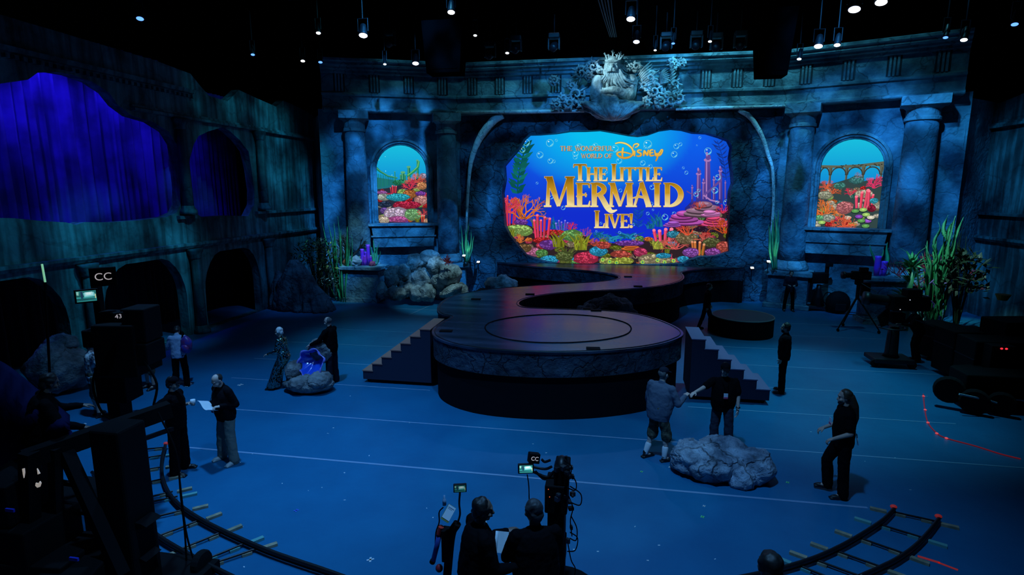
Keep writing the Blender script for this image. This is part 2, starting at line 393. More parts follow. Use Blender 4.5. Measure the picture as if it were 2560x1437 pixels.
# wings with the arched windows
wl = [uv_left(943, 470)[0], uv_left(1067, 470)[0]]; wlz = uv_left(1003, 557)[1]; wlt = uv_left(1003, 362)[1]
wr = [uv_right(2046, 480)[0], uv_right(2203, 480)[0]]; wrz = uv_right(2118, 569)[1]; wrt = uv_right(2128, 347)[1]
lhole = arch(wl[0], wl[1], wlz, wlt - (wl[1] - wl[0]) / 2); rhole = arch(wr[0], wr[1], wrz, wrt - (wr[1] - wr[0]) / 2)
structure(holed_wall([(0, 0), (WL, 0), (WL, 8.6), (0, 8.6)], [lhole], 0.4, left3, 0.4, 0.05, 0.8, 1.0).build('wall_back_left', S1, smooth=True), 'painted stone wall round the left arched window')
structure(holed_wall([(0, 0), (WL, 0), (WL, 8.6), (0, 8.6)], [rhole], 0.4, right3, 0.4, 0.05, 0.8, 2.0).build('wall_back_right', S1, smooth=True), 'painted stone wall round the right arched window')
# corner flats between wings and side walls
for nm, a, b, sd in (('wall_corner_left', V((-14.6, 26.3, 0)), A + V((0.1, 0.05, 0)), 4.0), ('wall_corner_right', D + V((-0.1, 0.05, 0)), V((14.9, 26.0, 0)), 5.0)):
    U = (b - a); L = U.length; U.normalize(); N = V((U.y, -U.x, 0))
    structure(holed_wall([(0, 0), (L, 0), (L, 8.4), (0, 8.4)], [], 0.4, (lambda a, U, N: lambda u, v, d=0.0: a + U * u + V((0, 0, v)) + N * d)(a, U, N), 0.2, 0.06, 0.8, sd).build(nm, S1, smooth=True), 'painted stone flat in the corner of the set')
# entablature swept along the three faces
path = [A + NL * 0.5 + UL * 0.25, B + (NL + NC).normalized() * 0.5, C + (NR + NC).normalized() * 0.5, D + NR * 0.5 - UR * 0.3]
def sweep(prof, path, back=0.7):
    """prof: (d, z), closed to the back"""
    mbx = MB(); secs = []
    for i, p in enumerate(path):
        n = (NL, (NL + NC).normalized(), (NR + NC).normalized(), NR)[i]
        ring = [p + n * d + V((0, 0, z)) for d, z in prof]
        ring = ring + [p - n * back + V((0, 0, prof[-1][1])), p - n * back + V((0, 0, prof[0][1]))]
        secs.append(ring)
    return mbx.loft(secs)
def jag(mbx): return mbx
structure(sweep([(0.12, 8.46), (0.16, 8.50), (0.16, 8.58), (0.05, 8.62), (0.0, 8.66), (0.0, 9.12)], path).build('trim_1', S2), 'stone architrave beam above the columns')
structure(sweep([(0.0, 9.12), (0.14, 9.14), (0.14, 9.22), (0.02, 9.26), (-0.02, 9.30), (-0.02, 10.06)], path).build('trim_2', S2), 'stone frieze band with grooved blocks')
structure(sweep([(0.0, 10.06), (0.10, 10.10), (0.10, 10.20), (0.22, 10.24), (0.22, 10.32), (0.40, 10.38), (0.40, 10.48), (0.50, 10.52), (0.50, 10.62), (0.42, 10.66)], path).build('trim_3', S2), 'stepped stone cornice at the top of the set')
# triglyph blocks on the frieze
DARKG = mat('groove shade stone', (0.03, 0.04, 0.05), 0.9)  # dark plates between the ribs paint in the groove shade
tg = MB(); dg = MB()
def triglyph(p, U, N):
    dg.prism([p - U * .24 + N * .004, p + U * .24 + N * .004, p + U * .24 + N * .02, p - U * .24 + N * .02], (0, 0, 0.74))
    for k in (-0.13, 0.0, 0.13): tg.prism([p + U * (k - 0.05) + N * 0.0, p + U * (k + 0.05) + N * 0.0, p + U * (k + 0.035) + N * 0.07, p + U * (k - 0.035) + N * 0.07], (0, 0, 0.74))
for (a, b, U, N) in ((path[0], path[1], UL, NL), (path[1], path[2], UC, NC), (path[2], path[3], UR, NR)):
    L = (b - a).length; n = int(L / 1.25)
    for k in range(n):
        p = a + U * ((k + 0.5) * L / n) - N * 0.02 + V((0, 0, 9.31))
        if abs(p.x - 0.1) < 2.7: continue
        triglyph(p, U, N)
structure(tg.build('trim_4', S2), 'grooved triglyph ribs on the frieze'); structure(dg.build('trim_99', DARKG), 'dark plates painting shade into the frieze grooves')

# portal head moulding is part of trim_1; arched window surrounds and sills
def surround(name, fn, u0, u1, v0, vs, label):
    t = thing(name, fn((u0 + u1) / 2, v0, 0.1), label, 'window frame', 'arched window surrounds')
    c = (u0 + u1) / 2; r = (u1 - u0) / 2; n = 24
    mbx = MB()
    def ringpath(off): return [(u0 - off, v0)] + [(c - (r + off) * math.cos(math.pi * k / n), vs + (r + off) * math.sin(math.pi * k / n)) for k in range(n + 1)] + [(u1 + off, v0)]
    prof = [(0.0, -0.1), (0.0, 0.06), (0.06, 0.06), (0.07, 0.12), (0.16, 0.12), (0.18, 0.2), (0.28, 0.2), (0.30, 0.02), (0.30, -0.1)]
    secs = []
    rp = [ringpath(o) for o, _ in prof]
    for k in range(len(rp[0])): secs.append([fn(rp[j][k][0], rp[j][k][1], prof[j][1]) for j in range(len(prof))])
    mbx.loft(secs); mbx.build('arch_moulding', S2, t, True)
    return t
surround('window_surround', left3, wl[0], wl[1], wlz, lhole[2][1], 'carved stone arch moulding round the left arched window screen')
surround('window_surround', right3, wr[0], wr[1], wrz, rhole[2][1], 'carved stone arch moulding round the right arched window screen')
def sill(fn, c, z, w, label):
    t = thing('window_sill', fn(c, z - 1.15, 0.3), label, 'window sill', 'stone window sills')
    def bx(d, z0, z1, ww):
        m = MB(); ring = lambda zz, dd, w2: [fn(c - w2 / 2, zz, -0.02), fn(c + w2 / 2, zz, -0.02), fn(c + w2 / 2, zz, dd), fn(c - w2 / 2, zz, dd)]
        return m.loft([ring(z0, d * 0.9 if z1 - z0 > .3 else d, ww - (0.12 if z1 - z0 > .3 else 0)), ring(z1, d, ww)])
    bx(0.72, z - 0.10, z, w).build('slab', S2, t, True)
    bx(0.62, z - 0.56, z - 0.10, w - 0.25).build('upper_block', S2, t, True)
    bx(0.56, z - 0.62, z - 0.56, w - 0.2).build('ledge', S2, t, True)
    bx(0.5, z - 1.10, z - 0.62, w - 0.35).build('lower_block', S2, t, True)
sill(left3, (wl[0] + wl[1]) / 2, wlz, 3.2, 'projecting stone sill box below the left arched window')
sill(right3, (wr[0] + wr[1]) / 2, wrz, 3.2, 'projecting stone sill box below the right arched window')

# columns on pedestals
def column(fn, u, d, r, label, plab):
    base = fn(u, 0, d); ang = math.atan2((fn(1, 0) - fn(0, 0)).y, (fn(1, 0) - fn(0, 0)).x)
    pd = thing('pedestal', base, plab, 'pedestal', 'stone pedestals under the columns', ang)
    m = MB(); m.box((0, 0, 0.1), (2.5 * r + 0.5, 2.5 * r + 0.5, 0.2)); m.build('plinth', S2, pd, mods=[('bevel', 0.02)])
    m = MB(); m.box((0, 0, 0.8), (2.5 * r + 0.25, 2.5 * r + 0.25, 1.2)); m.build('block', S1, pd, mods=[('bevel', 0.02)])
    m = MB(); m.box((0, 0, 1.5), (2.5 * r + 0.55, 2.5 * r + 0.55, 0.2)); m.build('cap', S2, pd, mods=[('bevel', 0.04)])
    t = thing('stone_column', base + V((0, 0, 1.6)), label, 'column', 'round columns of the set facade', ang)
    MB().lathe([(r * 1.25, 0), (r * 1.35, 0.06), (r * 1.35, 0.18), (r * 1.2, 0.26), (r * 1.22, 0.32), (r * 1.08, 0.38), (r * 1.0, 0.42)], seg=32).build('base', S2, t, smooth=True)
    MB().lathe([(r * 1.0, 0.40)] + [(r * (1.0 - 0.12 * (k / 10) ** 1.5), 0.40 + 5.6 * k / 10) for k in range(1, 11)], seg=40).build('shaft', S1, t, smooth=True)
    m = MB().lathe([(r * 0.9, 5.98), (r * 1.0, 6.0), (r * 1.0, 6.1), (r * 0.92, 6.14), (r * 0.92, 6.4), (r * 1.15, 6.52)], seg=32); m.box((0, 0, 6.69), (2.5 * r, 2.5 * r, 0.34)); m.build('capital', S2, t)
column(left3, uv_left(889, 470)[0] + 0.1, 0.42, 0.5, 'outer left column, beside the seaweed planter', 'pedestal under the outer left column')
column(left3, uv_left(1116, 470)[0], 0.42, 0.5, 'column between the left arched window and the big screen', 'pedestal behind the boulder pile, left of the big screen')
column(right3, uv_right(1996, 470)[0], 0.42, 0.52, 'column between the big screen and the right arched window', 'pedestal behind the far camera operator')
column(right3, uv_right(2284, 470)[0], 0.42, 0.6, 'outer right column, behind the tall kelp plants', 'pedestal under the outer right column')

# white curved ribs of the portal
RIB = stone('pale rib plaster', (0.60, 0.68, 0.68), (0.92, 0.95, 0.93), 1.5, 1.5, 0.5)
def rib(pxs, rs, Yp, label):
    pts = spline([AY(x, y, Yp) for x, y in pxs], 6); n = len(pts); k = len(rs) - 1
    r = [rs[min(int(i / (n - 1) * k), k - 1)] * (1 - (i / (n - 1) * k - min(int(i / (n - 1) * k), k - 1))) + rs[min(int(i / (n - 1) * k), k - 1) + 1] * (i / (n - 1) * k - min(int(i / (n - 1) * k), k - 1)) for i in range(n)]
    m = MB().tube(pts, r, 12); m.displace(0.03, 3, 2)
    tag(m.build('arch_rib', RIB, smooth=True), label, 'arch rib', 'pale curved ribs of the portal')
rib([(1257, 288), (1232, 303), (1207, 333), (1190, 365), (1179, 400), (1173, 440), (1168, 520), (1166, 620)], [0.16, 0.19, 0.18, 0.14, 0.11, 0.08, 0.06, 0.05], 26.25, 'pale curved rib arching at the left of the big screen')
rib([(1848, 275), (1878, 296), (1905, 340), (1920, 385), (1932, 430), (1934, 500), (1930, 570), (1925, 640)], [0.10, 0.10, 0.09, 0.08, 0.07, 0.06, 0.06, 0.05], 26.2, 'pale curved rib arching at the right of the big screen')
m = MB().tube([AY(1140, 281, 25.95), AY(1330, 279, 25.95), AY(1460, 277, 25.95)], [0.05, 0.09, 0.07], 8); m.displace(0.02, 4, 3)
tag(m.build('portal_moulding', RIB, smooth=True), 'pale moulding strip above the left half of the big screen', 'moulding', 'pale mouldings over the screen')
m = MB().tube([AY(1690, 273, 25.95), AY(1780, 270, 25.95), AY(1965, 265, 25.95)], [0.06, 0.08, 0.04], 8); m.displace(0.02, 4, 4)
tag(m.build('portal_moulding', RIB, smooth=True), 'pale moulding strip above the right half of the big screen', 'moulding', 'pale mouldings over the screen')

# ------------------------------------------------------------------ side walls (curved flats of a ruined gallery)
XL = -14.4; XR = 14.7
def sl3(u, v, d=0.0): return V((XL + d, u, v))
def sr3(u, v, d=0.0): return V((XR - d, u, v))
def zl(zx, zy, oy=100): p = AX(zx / 2.8744, oy + zy / 2.8744, XL); return (p.y, p.z)
big = [zl(*q) for q in [(100, 300), (200, 285), (270, 235), (400, 230), (520, 250), (660, 300), (780, 380), (850, 470), (950, 545), (1100, 590), (1210, 660), (1265, 750), (1285, 900), (1300, 1050), (1300, 1180), (1270, 1240), (1200, 1270), (1000, 1295), (800, 1310), (600, 1308), (540, 1328), (470, 1310), (300, 1300), (100, 1280), (0, 1278)]]
big += [(9.5, 4.3), (8.6, 5.0), (8.4, 6.5), (9.3, 7.3), (10.8, 7.6), (11.3, 7.4)]
sec = [zl(*q) for q in [(1600, 625), (1650, 655), (1720, 720), (1780, 800), (1810, 930), (1830, 1080), (1830, 1180), (1790, 1265), (1600, 1260), (1450, 1275), (1390, 1230), (1370, 1150), (1355, 980), (1360, 850), (1390, 750), (1430, 690), (1500, 655)]]
def lowarch(u0, u1, top): return arch(u0, u1, 0.0, top - (u1 - u0) * 0.42, 14)
lows = []
for u0, u1, top in ((17.75, 21.0, 2.75), (13.6, 16.8, 2.8), (9.3, 12.5, 2.85)):
    a = [(u, 0.02 + v if v == 0 else v) for u, v in arch(u0, u1, 0.0, top - (u1 - u0) / 2 * 0.85, 14)]; lows.append([(u, min(v, top)) for u, v in a])
top_edge = [(6, 0), (26.4, 0), (26.4, 8.5), (25.0, 8.75), (23.6, 8.9), (23.0, 8.55), (21.6, 8.7), (20.6, 8.85), (19.8, 8.3), (18.8, 8.35), (18.0, 8.95), (16.5, 9.05), (12, 9.1), (6, 9.1)]
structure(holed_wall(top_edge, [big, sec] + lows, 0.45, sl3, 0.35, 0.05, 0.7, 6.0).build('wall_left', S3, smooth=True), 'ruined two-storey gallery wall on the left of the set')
mirr = lambda poly: [(u, v) for u, v in poly]
bigR = [(21.2, 5.0), (21.0, 6.0), (20.3, 6.9), (19.0, 7.2), (17, 7.3), (14, 7.4), (13.5, 5.5), (13.6, 4.3), (17, 4.25), (21.1, 4.3)]
lowR = [[(20.6, 0.02), (20.5, 1.4), (20.2, 2.0), (19.4, 2.5), (18.4, 2.7), (17.3, 2.5), (16.8, 1.8), (16.7, 0.02)]]
topR = [(12, 0), (26.0, 0), (26.0, 8.3), (24.6, 8.45), (22.6, 8.7), (20, 8.9), (16, 9.0), (12, 9.0)]
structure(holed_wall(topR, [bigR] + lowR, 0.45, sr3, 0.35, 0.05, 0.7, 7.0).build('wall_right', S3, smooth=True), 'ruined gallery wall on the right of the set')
# gallery mouldings
def bar_y(x0, y0, y1, prof, sgn):
    m = MB(); secs = []
    for y in (y0, y1): secs.append([V((x0 + sgn * d, y, z)) for d, z in prof])
    return m.loft(secs)
k = 5
for sgn, x0, y0, y1 in ((1, XL, 6, 26.3), (-1, XR, 12, 25.9)):
    for prof in ([(-0.05, 7.35), (0.18, 7.38), (0.18, 7.46), (0.1, 7.5), (0.1, 7.56), (-0.05, 7.56)], [(-0.05, 4.02), (0.16, 4.04), (0.16, 4.14), (-0.05, 4.16)], [(-0.05, 3.0), (0.12, 3.02), (0.2, 3.12), (0.2, 3.2), (-0.05, 3.22)], [(-0.05, 8.25), (0.1, 8.28), (0.14, 8.4), (-0.05, 8.42)] ):
        if prof[0][1] > 8 and sgn == 1: segs = ((y0, 18.0),)
        elif prof[0][1] > 8: segs = ((y0, 24),)
        elif prof[0][1] == 4.02 and sgn == 1: segs = ((16.7, 17.5), (20.95, y1))
        elif prof[0][1] == 7.35 and sgn == 1: segs = ((15.3, y1),)
        else: segs = ((y0, y1),)
        for a, b in segs:
            structure(bar_y(x0, a, b, prof, sgn).build('trim_%d' % k, S3), 'moulding along the side gallery'); k += 1
den = MB()
for i in range(56): den.box((XL + 0.1, 6.3 + i * 0.21, 8.16), (0.12, 0.1, 0.1))
structure(den.build('trim_%d' % k, S3), 'dentil row under the left gallery cornice')
# slim gallery columns
def slim(x, y, z0, z1, label, r=0.17):
    t = thing('gallery_column', (x, y, z0), label, 'column', 'slim columns of the side galleries'); h = z1 - z0
    MB().lathe([(r * 1.6, 0), (r * 1.6, 0.12), (r * 1.2, 0.2), (r * 1.1, 0.28)], seg=20).build('base', S3, t, smooth=True)
    MB().lathe([(r * 1.05, 0.26), (r * 0.9, h - 0.35)], seg=20).build('shaft', S3, t, smooth=True)
    MB().lathe([(r * 0.9, h - 0.36), (r * 1.15, h - 0.32), (r * 1.0, h - 0.26), (r * 1.5, h - 0.1), (r * 1.6, h)], seg=20).build('capital', S3, t, smooth=True)
slim(XL + 0.16, 17.1, 4.2, 7.36, 'upper gallery column between the two blue curtained openings')
slim(XL + 0.16, 21.4, 4.2, 7.36, 'upper gallery column right of the small curtained opening')
slim(XL + 0.16, 17.2, 0.0, 3.0, 'lower left gallery column nearest the big rock corner'[:0] + 'lower left gallery column between the two dark arches behind the woman with the backpack')
slim(XL + 0.16, 21.5, 0.0, 3.0, 'lower left gallery column beside the tall dark rock')
slim(XL + 0.16, 13.1, 0.0, 3.0, 'lower left gallery column behind the CC sign')
slim(XR - 0.16, 21.5, 4.2, 7.36, 'upper column of the right gallery')
slim(XR - 0.16, 21.3, 0.0, 3.0, 'lower column of the right gallery by the dark arch')
# curtains behind the gallery openings
CURT = mat('blue velour', (0.14, 0.07, 0.60), 0.85, mottle=(0.05, 0.025, 0.24), mscale=0.9)
DARKC = mat('dark drape', (0.012, 0.012, 0.03), 0.9)
def curtain(x, y0, y1, z0, z1, label, m, grp=None, fold=0.55, sway=0.0):
    mbx = MB(); n = int((y1 - y0) / 0.045); rnd = random.Random(int(y0 * 10)); rows = 12; vs = []; ph = 0; ds = []
    for i in range(n + 1):
        ph += 2 * math.pi * 0.045 / (fold * (0.75 + 0.5 * noise.noise(V((i * 0.03, y0, 1)))))
        ds.append(0.10 * math.sin(ph) - 0.30 * abs(math.sin(ph * 0.5)) ** 14 + 0.03 * math.sin(ph * 2.7))
    for r in range(rows + 1):
        z = z0 + (z1 - z0) * r / rows
        for i in range(n + 1): vs.append((x + ds[i] * (1.15 - 0.3 * r / rows), y0 + 0.045 * i + 0.03 * noise.noise(V((i * .1, z, 0))), z))
    fs = [(r * (n + 1) + i, r * (n + 1) + i + 1, (r + 1) * (n + 1) + i + 1, (r + 1) * (n + 1) + i) for r in range(rows) for i in range(n)]
    mbx.add(vs, fs); return tag(mbx.build('curtain', m, smooth=True), label, 'curtain', grp)
curtain(-16.3, 7.0, 18.7, 3.2, 9.6, 'big blue curtain in the wide ragged opening of the left gallery', CURT, fold=0.5)
curtain(-16.75, 17.9, 23.4, 3.2, 9.0, 'small blue curtain in the second opening of the left gallery', CURT, fold=0.3)
curtain(-16.6, 8.0, 23.0, 0.0, 3.1, 'dark sheet standing in for the black void behind the lower left arches', DARKC, fold=0.6)  # dark sheet added for the unlit depth behind the arches
curtain(15.9, 12.5, 22.0, 3.4, 8.5, 'black drape behind the upper right gallery opening', DARKC, fold=0.6)
curtain(15.9, 12.5, 22.0, 0.0, 3.3, 'black drape behind the lower right gallery arch', DARKC, fold=0.6)

m = MB(); m.box((-15.9, 15.5, 3.1), (2.3, 16.5, .1)); structure(m.build('floor_light_block', BLACK), 'unseen black slab added to block curtain light behind the left side wall')  # unseen slab added to stop curtain light leaking down to the arches
# ------------------------------------------------------------------ S-shaped stage
DECK = bpy.data.materials.new('glossy painted deck'); DECK.use_nodes = True
nt = DECK.node_tree; b = nt.nodes['Principled BSDF']; tc = nt.nodes.new('ShaderNodeTexCoord'); mp = nt.nodes.new('ShaderNodeMapping'); mp.inputs['Scale'].default_value = (0.35, 2.2, 1)
nz = nt.nodes.new('ShaderNodeTexNoise'); nz.inputs['Scale'].default_value = 1.0; nz.inputs['Detail'].default_value = 7
rp = nt.nodes.new('ShaderNodeValToRGB'); rp.color_ramp.elements[0].position = 0.35; rp.color_ramp.elements[1].position = 0.65
rp.color_ramp.elements[0].color = (0.004, 0.007, 0.014, 1); rp.color_ramp.elements[1].color = (0.045, 0.065, 0.12, 1)
r2 = nt.nodes.new('ShaderNodeMapRange'); r2.inputs['To Min'].default_value = 0.16; r2.inputs['To Max'].default_value = 0.36
nt.links.new(tc.outputs['Object'], mp.inputs[0]); nt.links.new(mp.outputs[0], nz.inputs['Vector']); nt.links.new(nz.outputs['Fac'], rp.inputs['Fac']); nt.links.new(rp.outputs['Color'], b.inputs['Base Color'])
nt.links.new(nz.outputs['Fac'], r2.inputs['Value']); nt.links.new(r2.outputs['Result'], b.inputs['Roughness'])
bpn = nt.nodes.new('ShaderNodeBump'); bpn.inputs['Strength'].default_value = 0.08; n3 = nt.nodes.new('ShaderNodeTexNoise'); n3.inputs['Scale'].default_value = 9
nt.links.new(tc.outputs['Object'], n3.inputs['Vector']); nt.links.new(n3.outputs['Fac'], bpn.inputs['Height']); nt.links.new(bpn.outputs['Normal'], b.inputs['Normal'])
FASC = stone('stage fascia rockwork', (0.010, 0.018, 0.03), (0.045, 0.075, 0.12), 1.4, 1.6, 0.6, 0.0, 0.8)
ZT = 1.58
out_px = [(1240, 656), (1290, 662), (1340, 667), (1400, 671), (1450, 675), (1500, 680), (1535, 686), (1549, 692), (1540, 698), (1500, 703), (1440, 707), (1360, 711), (1290, 716), (1220, 722), (1160, 731), (1120, 742), (1098, 757), (1091, 771), (1094, 781), (1108, 788), (1132, 790), (1104, 804), (1083, 819), (1078, 830), (1088, 844), (1130, 860), (1200, 872), (1300, 879), (1396, 881), (1500, 878), (1600, 869), (1660, 858), (1700, 844), (1711, 834), (1702, 822), (1670, 806), (1630, 792), (1581, 781), (1530, 776), (1464, 773), (1400, 771), (1340, 769), (1308, 767), (1296, 760), (1300, 752), (1320, 744), (1370, 735), (1440, 729), (1530, 725), (1600, 721), (1660, 714), (1700, 704), (1712, 695), (1709, 686), (1702, 681), (1722, 676), (1770, 671), (1840, 668)]
outl = [G(x, y, ZT) for x, y in out_px]
outl = [V((-5.35, 26.4, ZT))] + outl + [V((5.9, 26.0, ZT)), V((5.6, 26.45, ZT))]
outl = chaikin(outl, 2)
def offset_in(poly, d):
    n = len(poly); area = sum(poly[i].x * poly[(i + 1) % n].y - poly[(i + 1) % n].x * poly[i].y for i in range(n)); s = 1 if area > 0 else -1; o = []
    for i in range(n):
        t = (poly[(i + 1) % n] - poly[i - 1]); t.normalize(); o.append(poly[i] + V((-t.y, t.x, 0)) * (d * s))
    return o
def wallband(poly, z0, z1, poly2=None):
    m = MB(); n = len(poly); q = poly2 or poly
    m.add([V((p.x, p.y, z0)) for p in q] + [V((p.x, p.y, z1)) for p in poly], [(i, (i + 1) % n, (i + 1) % n + n, i + n) for i in range(n)]); return m
def capface(poly, z):
    m = MB(); pl = [V((p.x, p.y, z)) for p in poly]; m.add(pl, [tuple(t) for t in tessellate_polygon([pl])]); return m
st = thing('stage_platform', (-1.2, 14.0, 0), 'glossy dark S-shaped stage running from the big screen to a round front', 'stage')
MB().prism([V((p.x, p.y, ZT - 0.05)) for p in outl], (0, 0, 0.05)).build('deck', DECK, st, True)
ins = offset_in(outl, 0.03)
wallband(ins, 1.0, ZT - 0.04).build('fascia', FASC, st, True)
MB().prism([V((p.x, p.y, 0.99)) for p in ins], (0, 0, 0.01)).build('underside', BLACK, st, True)
sk = offset_in(outl, 0.12)
wallband(sk, 0.0, 1.02).build('skirt', mat('black stage skirt', (0.004, 0.005, 0.008), 0.9, spec=0.1), st, True)
# turntable seam
tt = [G(x, y, ZT + 0.003) for x, y in [(1210, 818), (1222, 806), (1260, 796), (1320, 788), (1395, 785), (1470, 788), (1530, 796), (1570, 808), (1581, 822), (1566, 838), (1510, 850), (1440, 856), (1395, 857), (1330, 856), (1262, 848), (1222, 834)]]
tt = chaikin(tt, 2); m = MB(); m.tube(tt + [tt[0]], 0.018, 6); m.build('turntable_seam', BLACK, st, True)
rimp = offset_in(outl, 0.07); m = MB(); m.tube([V((p.x, p.y, ZT + 0.002)) for p in rimp + [rimp[0]]], 0.012, 6); m.build('edge_trim', BMETAL, st, True)
for x, y in ((1115, 828), (1483, 872), (1190, 748), (1325, 736), (1470, 772), (1490, 776), (1570, 692), (1595, 716)):
    p = G(x, y, ZT); m = MB(); m.box(p + V((0, 0, 0.012)), (0.3, 0.16, 0.03), 0.1); m.build('hatch', BLACK, st, True)
# steps at both sides of the disc
STEPT = mat('warm light tread paint', (0.45, 0.20, 0.15), 0.7, bump=0.1); STEPR = mat('violet light tread paint', (0.17, 0.13, 0.26), 0.7, bump=0.1); STEPS = mat('step side paint', (0.030, 0.040, 0.075), 0.8, spec=.1)  # tread colours hold the warm and violet light falling on them
def steps(name, x0, x1, yn, w, n, mt, label):
    t = thing(name, ((x0 + x1) / 2, yn + w / 2, 0), label, 'stairs', 'wooden stair units beside the round stage'); h = 1.50
    sx = (x1 - x0) / n; poly = [V((x0, yn, 0.1)), V((x0, yn, 0.1 + (h - 0.1) / n))]
    for k in range(n):
        poly.append(V((x0 + sx * k, yn, 0.12 + (h - 0.12) * (k + 1) / n)))
        poly.append(V((x0 + sx * (k + 1), yn, 0.12 + (h - 0.12) * (k + 1) / n)))
    poly.append(V((x1, yn, 0.1)))
    poly = [poly[0]] + poly[2:]
    MB().prism(poly, (0, w, 0)).build('carcass', STEPS, t, True)
    for k in range(n):
        z = 0.12 + (h - 0.12) * (k + 1) / n; xa = x0 + sx * k; xb = xa + sx
        m = MB(); m.box(((xa + xb) / 2, yn + w / 2, z + 0.012), (abs(sx) + 0.03, w + 0.03, 0.025)); m.build('tread', mt, t, True)
    for xx in (x0 + 0.12 * (1 if x1 > x0 else -1), x1 - 0.15 * (1 if x1 > x0 else -1)):
        for yy in (yn + 0.12, yn + w - 0.12):
            m = MB(); m.lathe([(0.05, -0.02), (0.05, 0.02)], (xx, yy, 0.05), 14, axis=(0, 1, 0)); m.box((xx, yy, 0.09), (0.06, 0.05, 0.04)); m.build('caster', RUBBER, t, True)
steps('stair_unit', -6.32, -4.45, 13.25, 1.2, 7, STEPT, 'stair unit with treads tinted with warm light left of the round stage')
steps('stair_unit', 3.80, 1.98, 13.45, 1.2, 6, STEPR, 'stair unit with treads tinted with violet light right of the round stage')
# round riser
p0 = G(1797, 815); p1 = G(1932, 815); rr = 1.02; pc = V((4.68, 20.45, 0))
t = thing('round_riser', pc, 'low black drum riser at the back right of the floor', 'riser')
MB().lathe([(rr, 0.0), (rr, 0.62)], seg=48, cap=False).build('drum_side', BLACK, t, smooth=True)
MB().lathe([(rr, 0.60), (rr, 0.64)], seg=48).build('top', mat('scuffed dark top', (0.05, 0.07, 0.09), 0.6, bump=0.1), t)
MB().tube([V((rr * math.cos(a * math.pi / 24), rr * math.sin(a * math.pi / 24), 0.64)) for a in range(49)], 0.02, 6).build('rim', mat('worn rim', (0.3, 0.28, 0.26), 0.6), t)
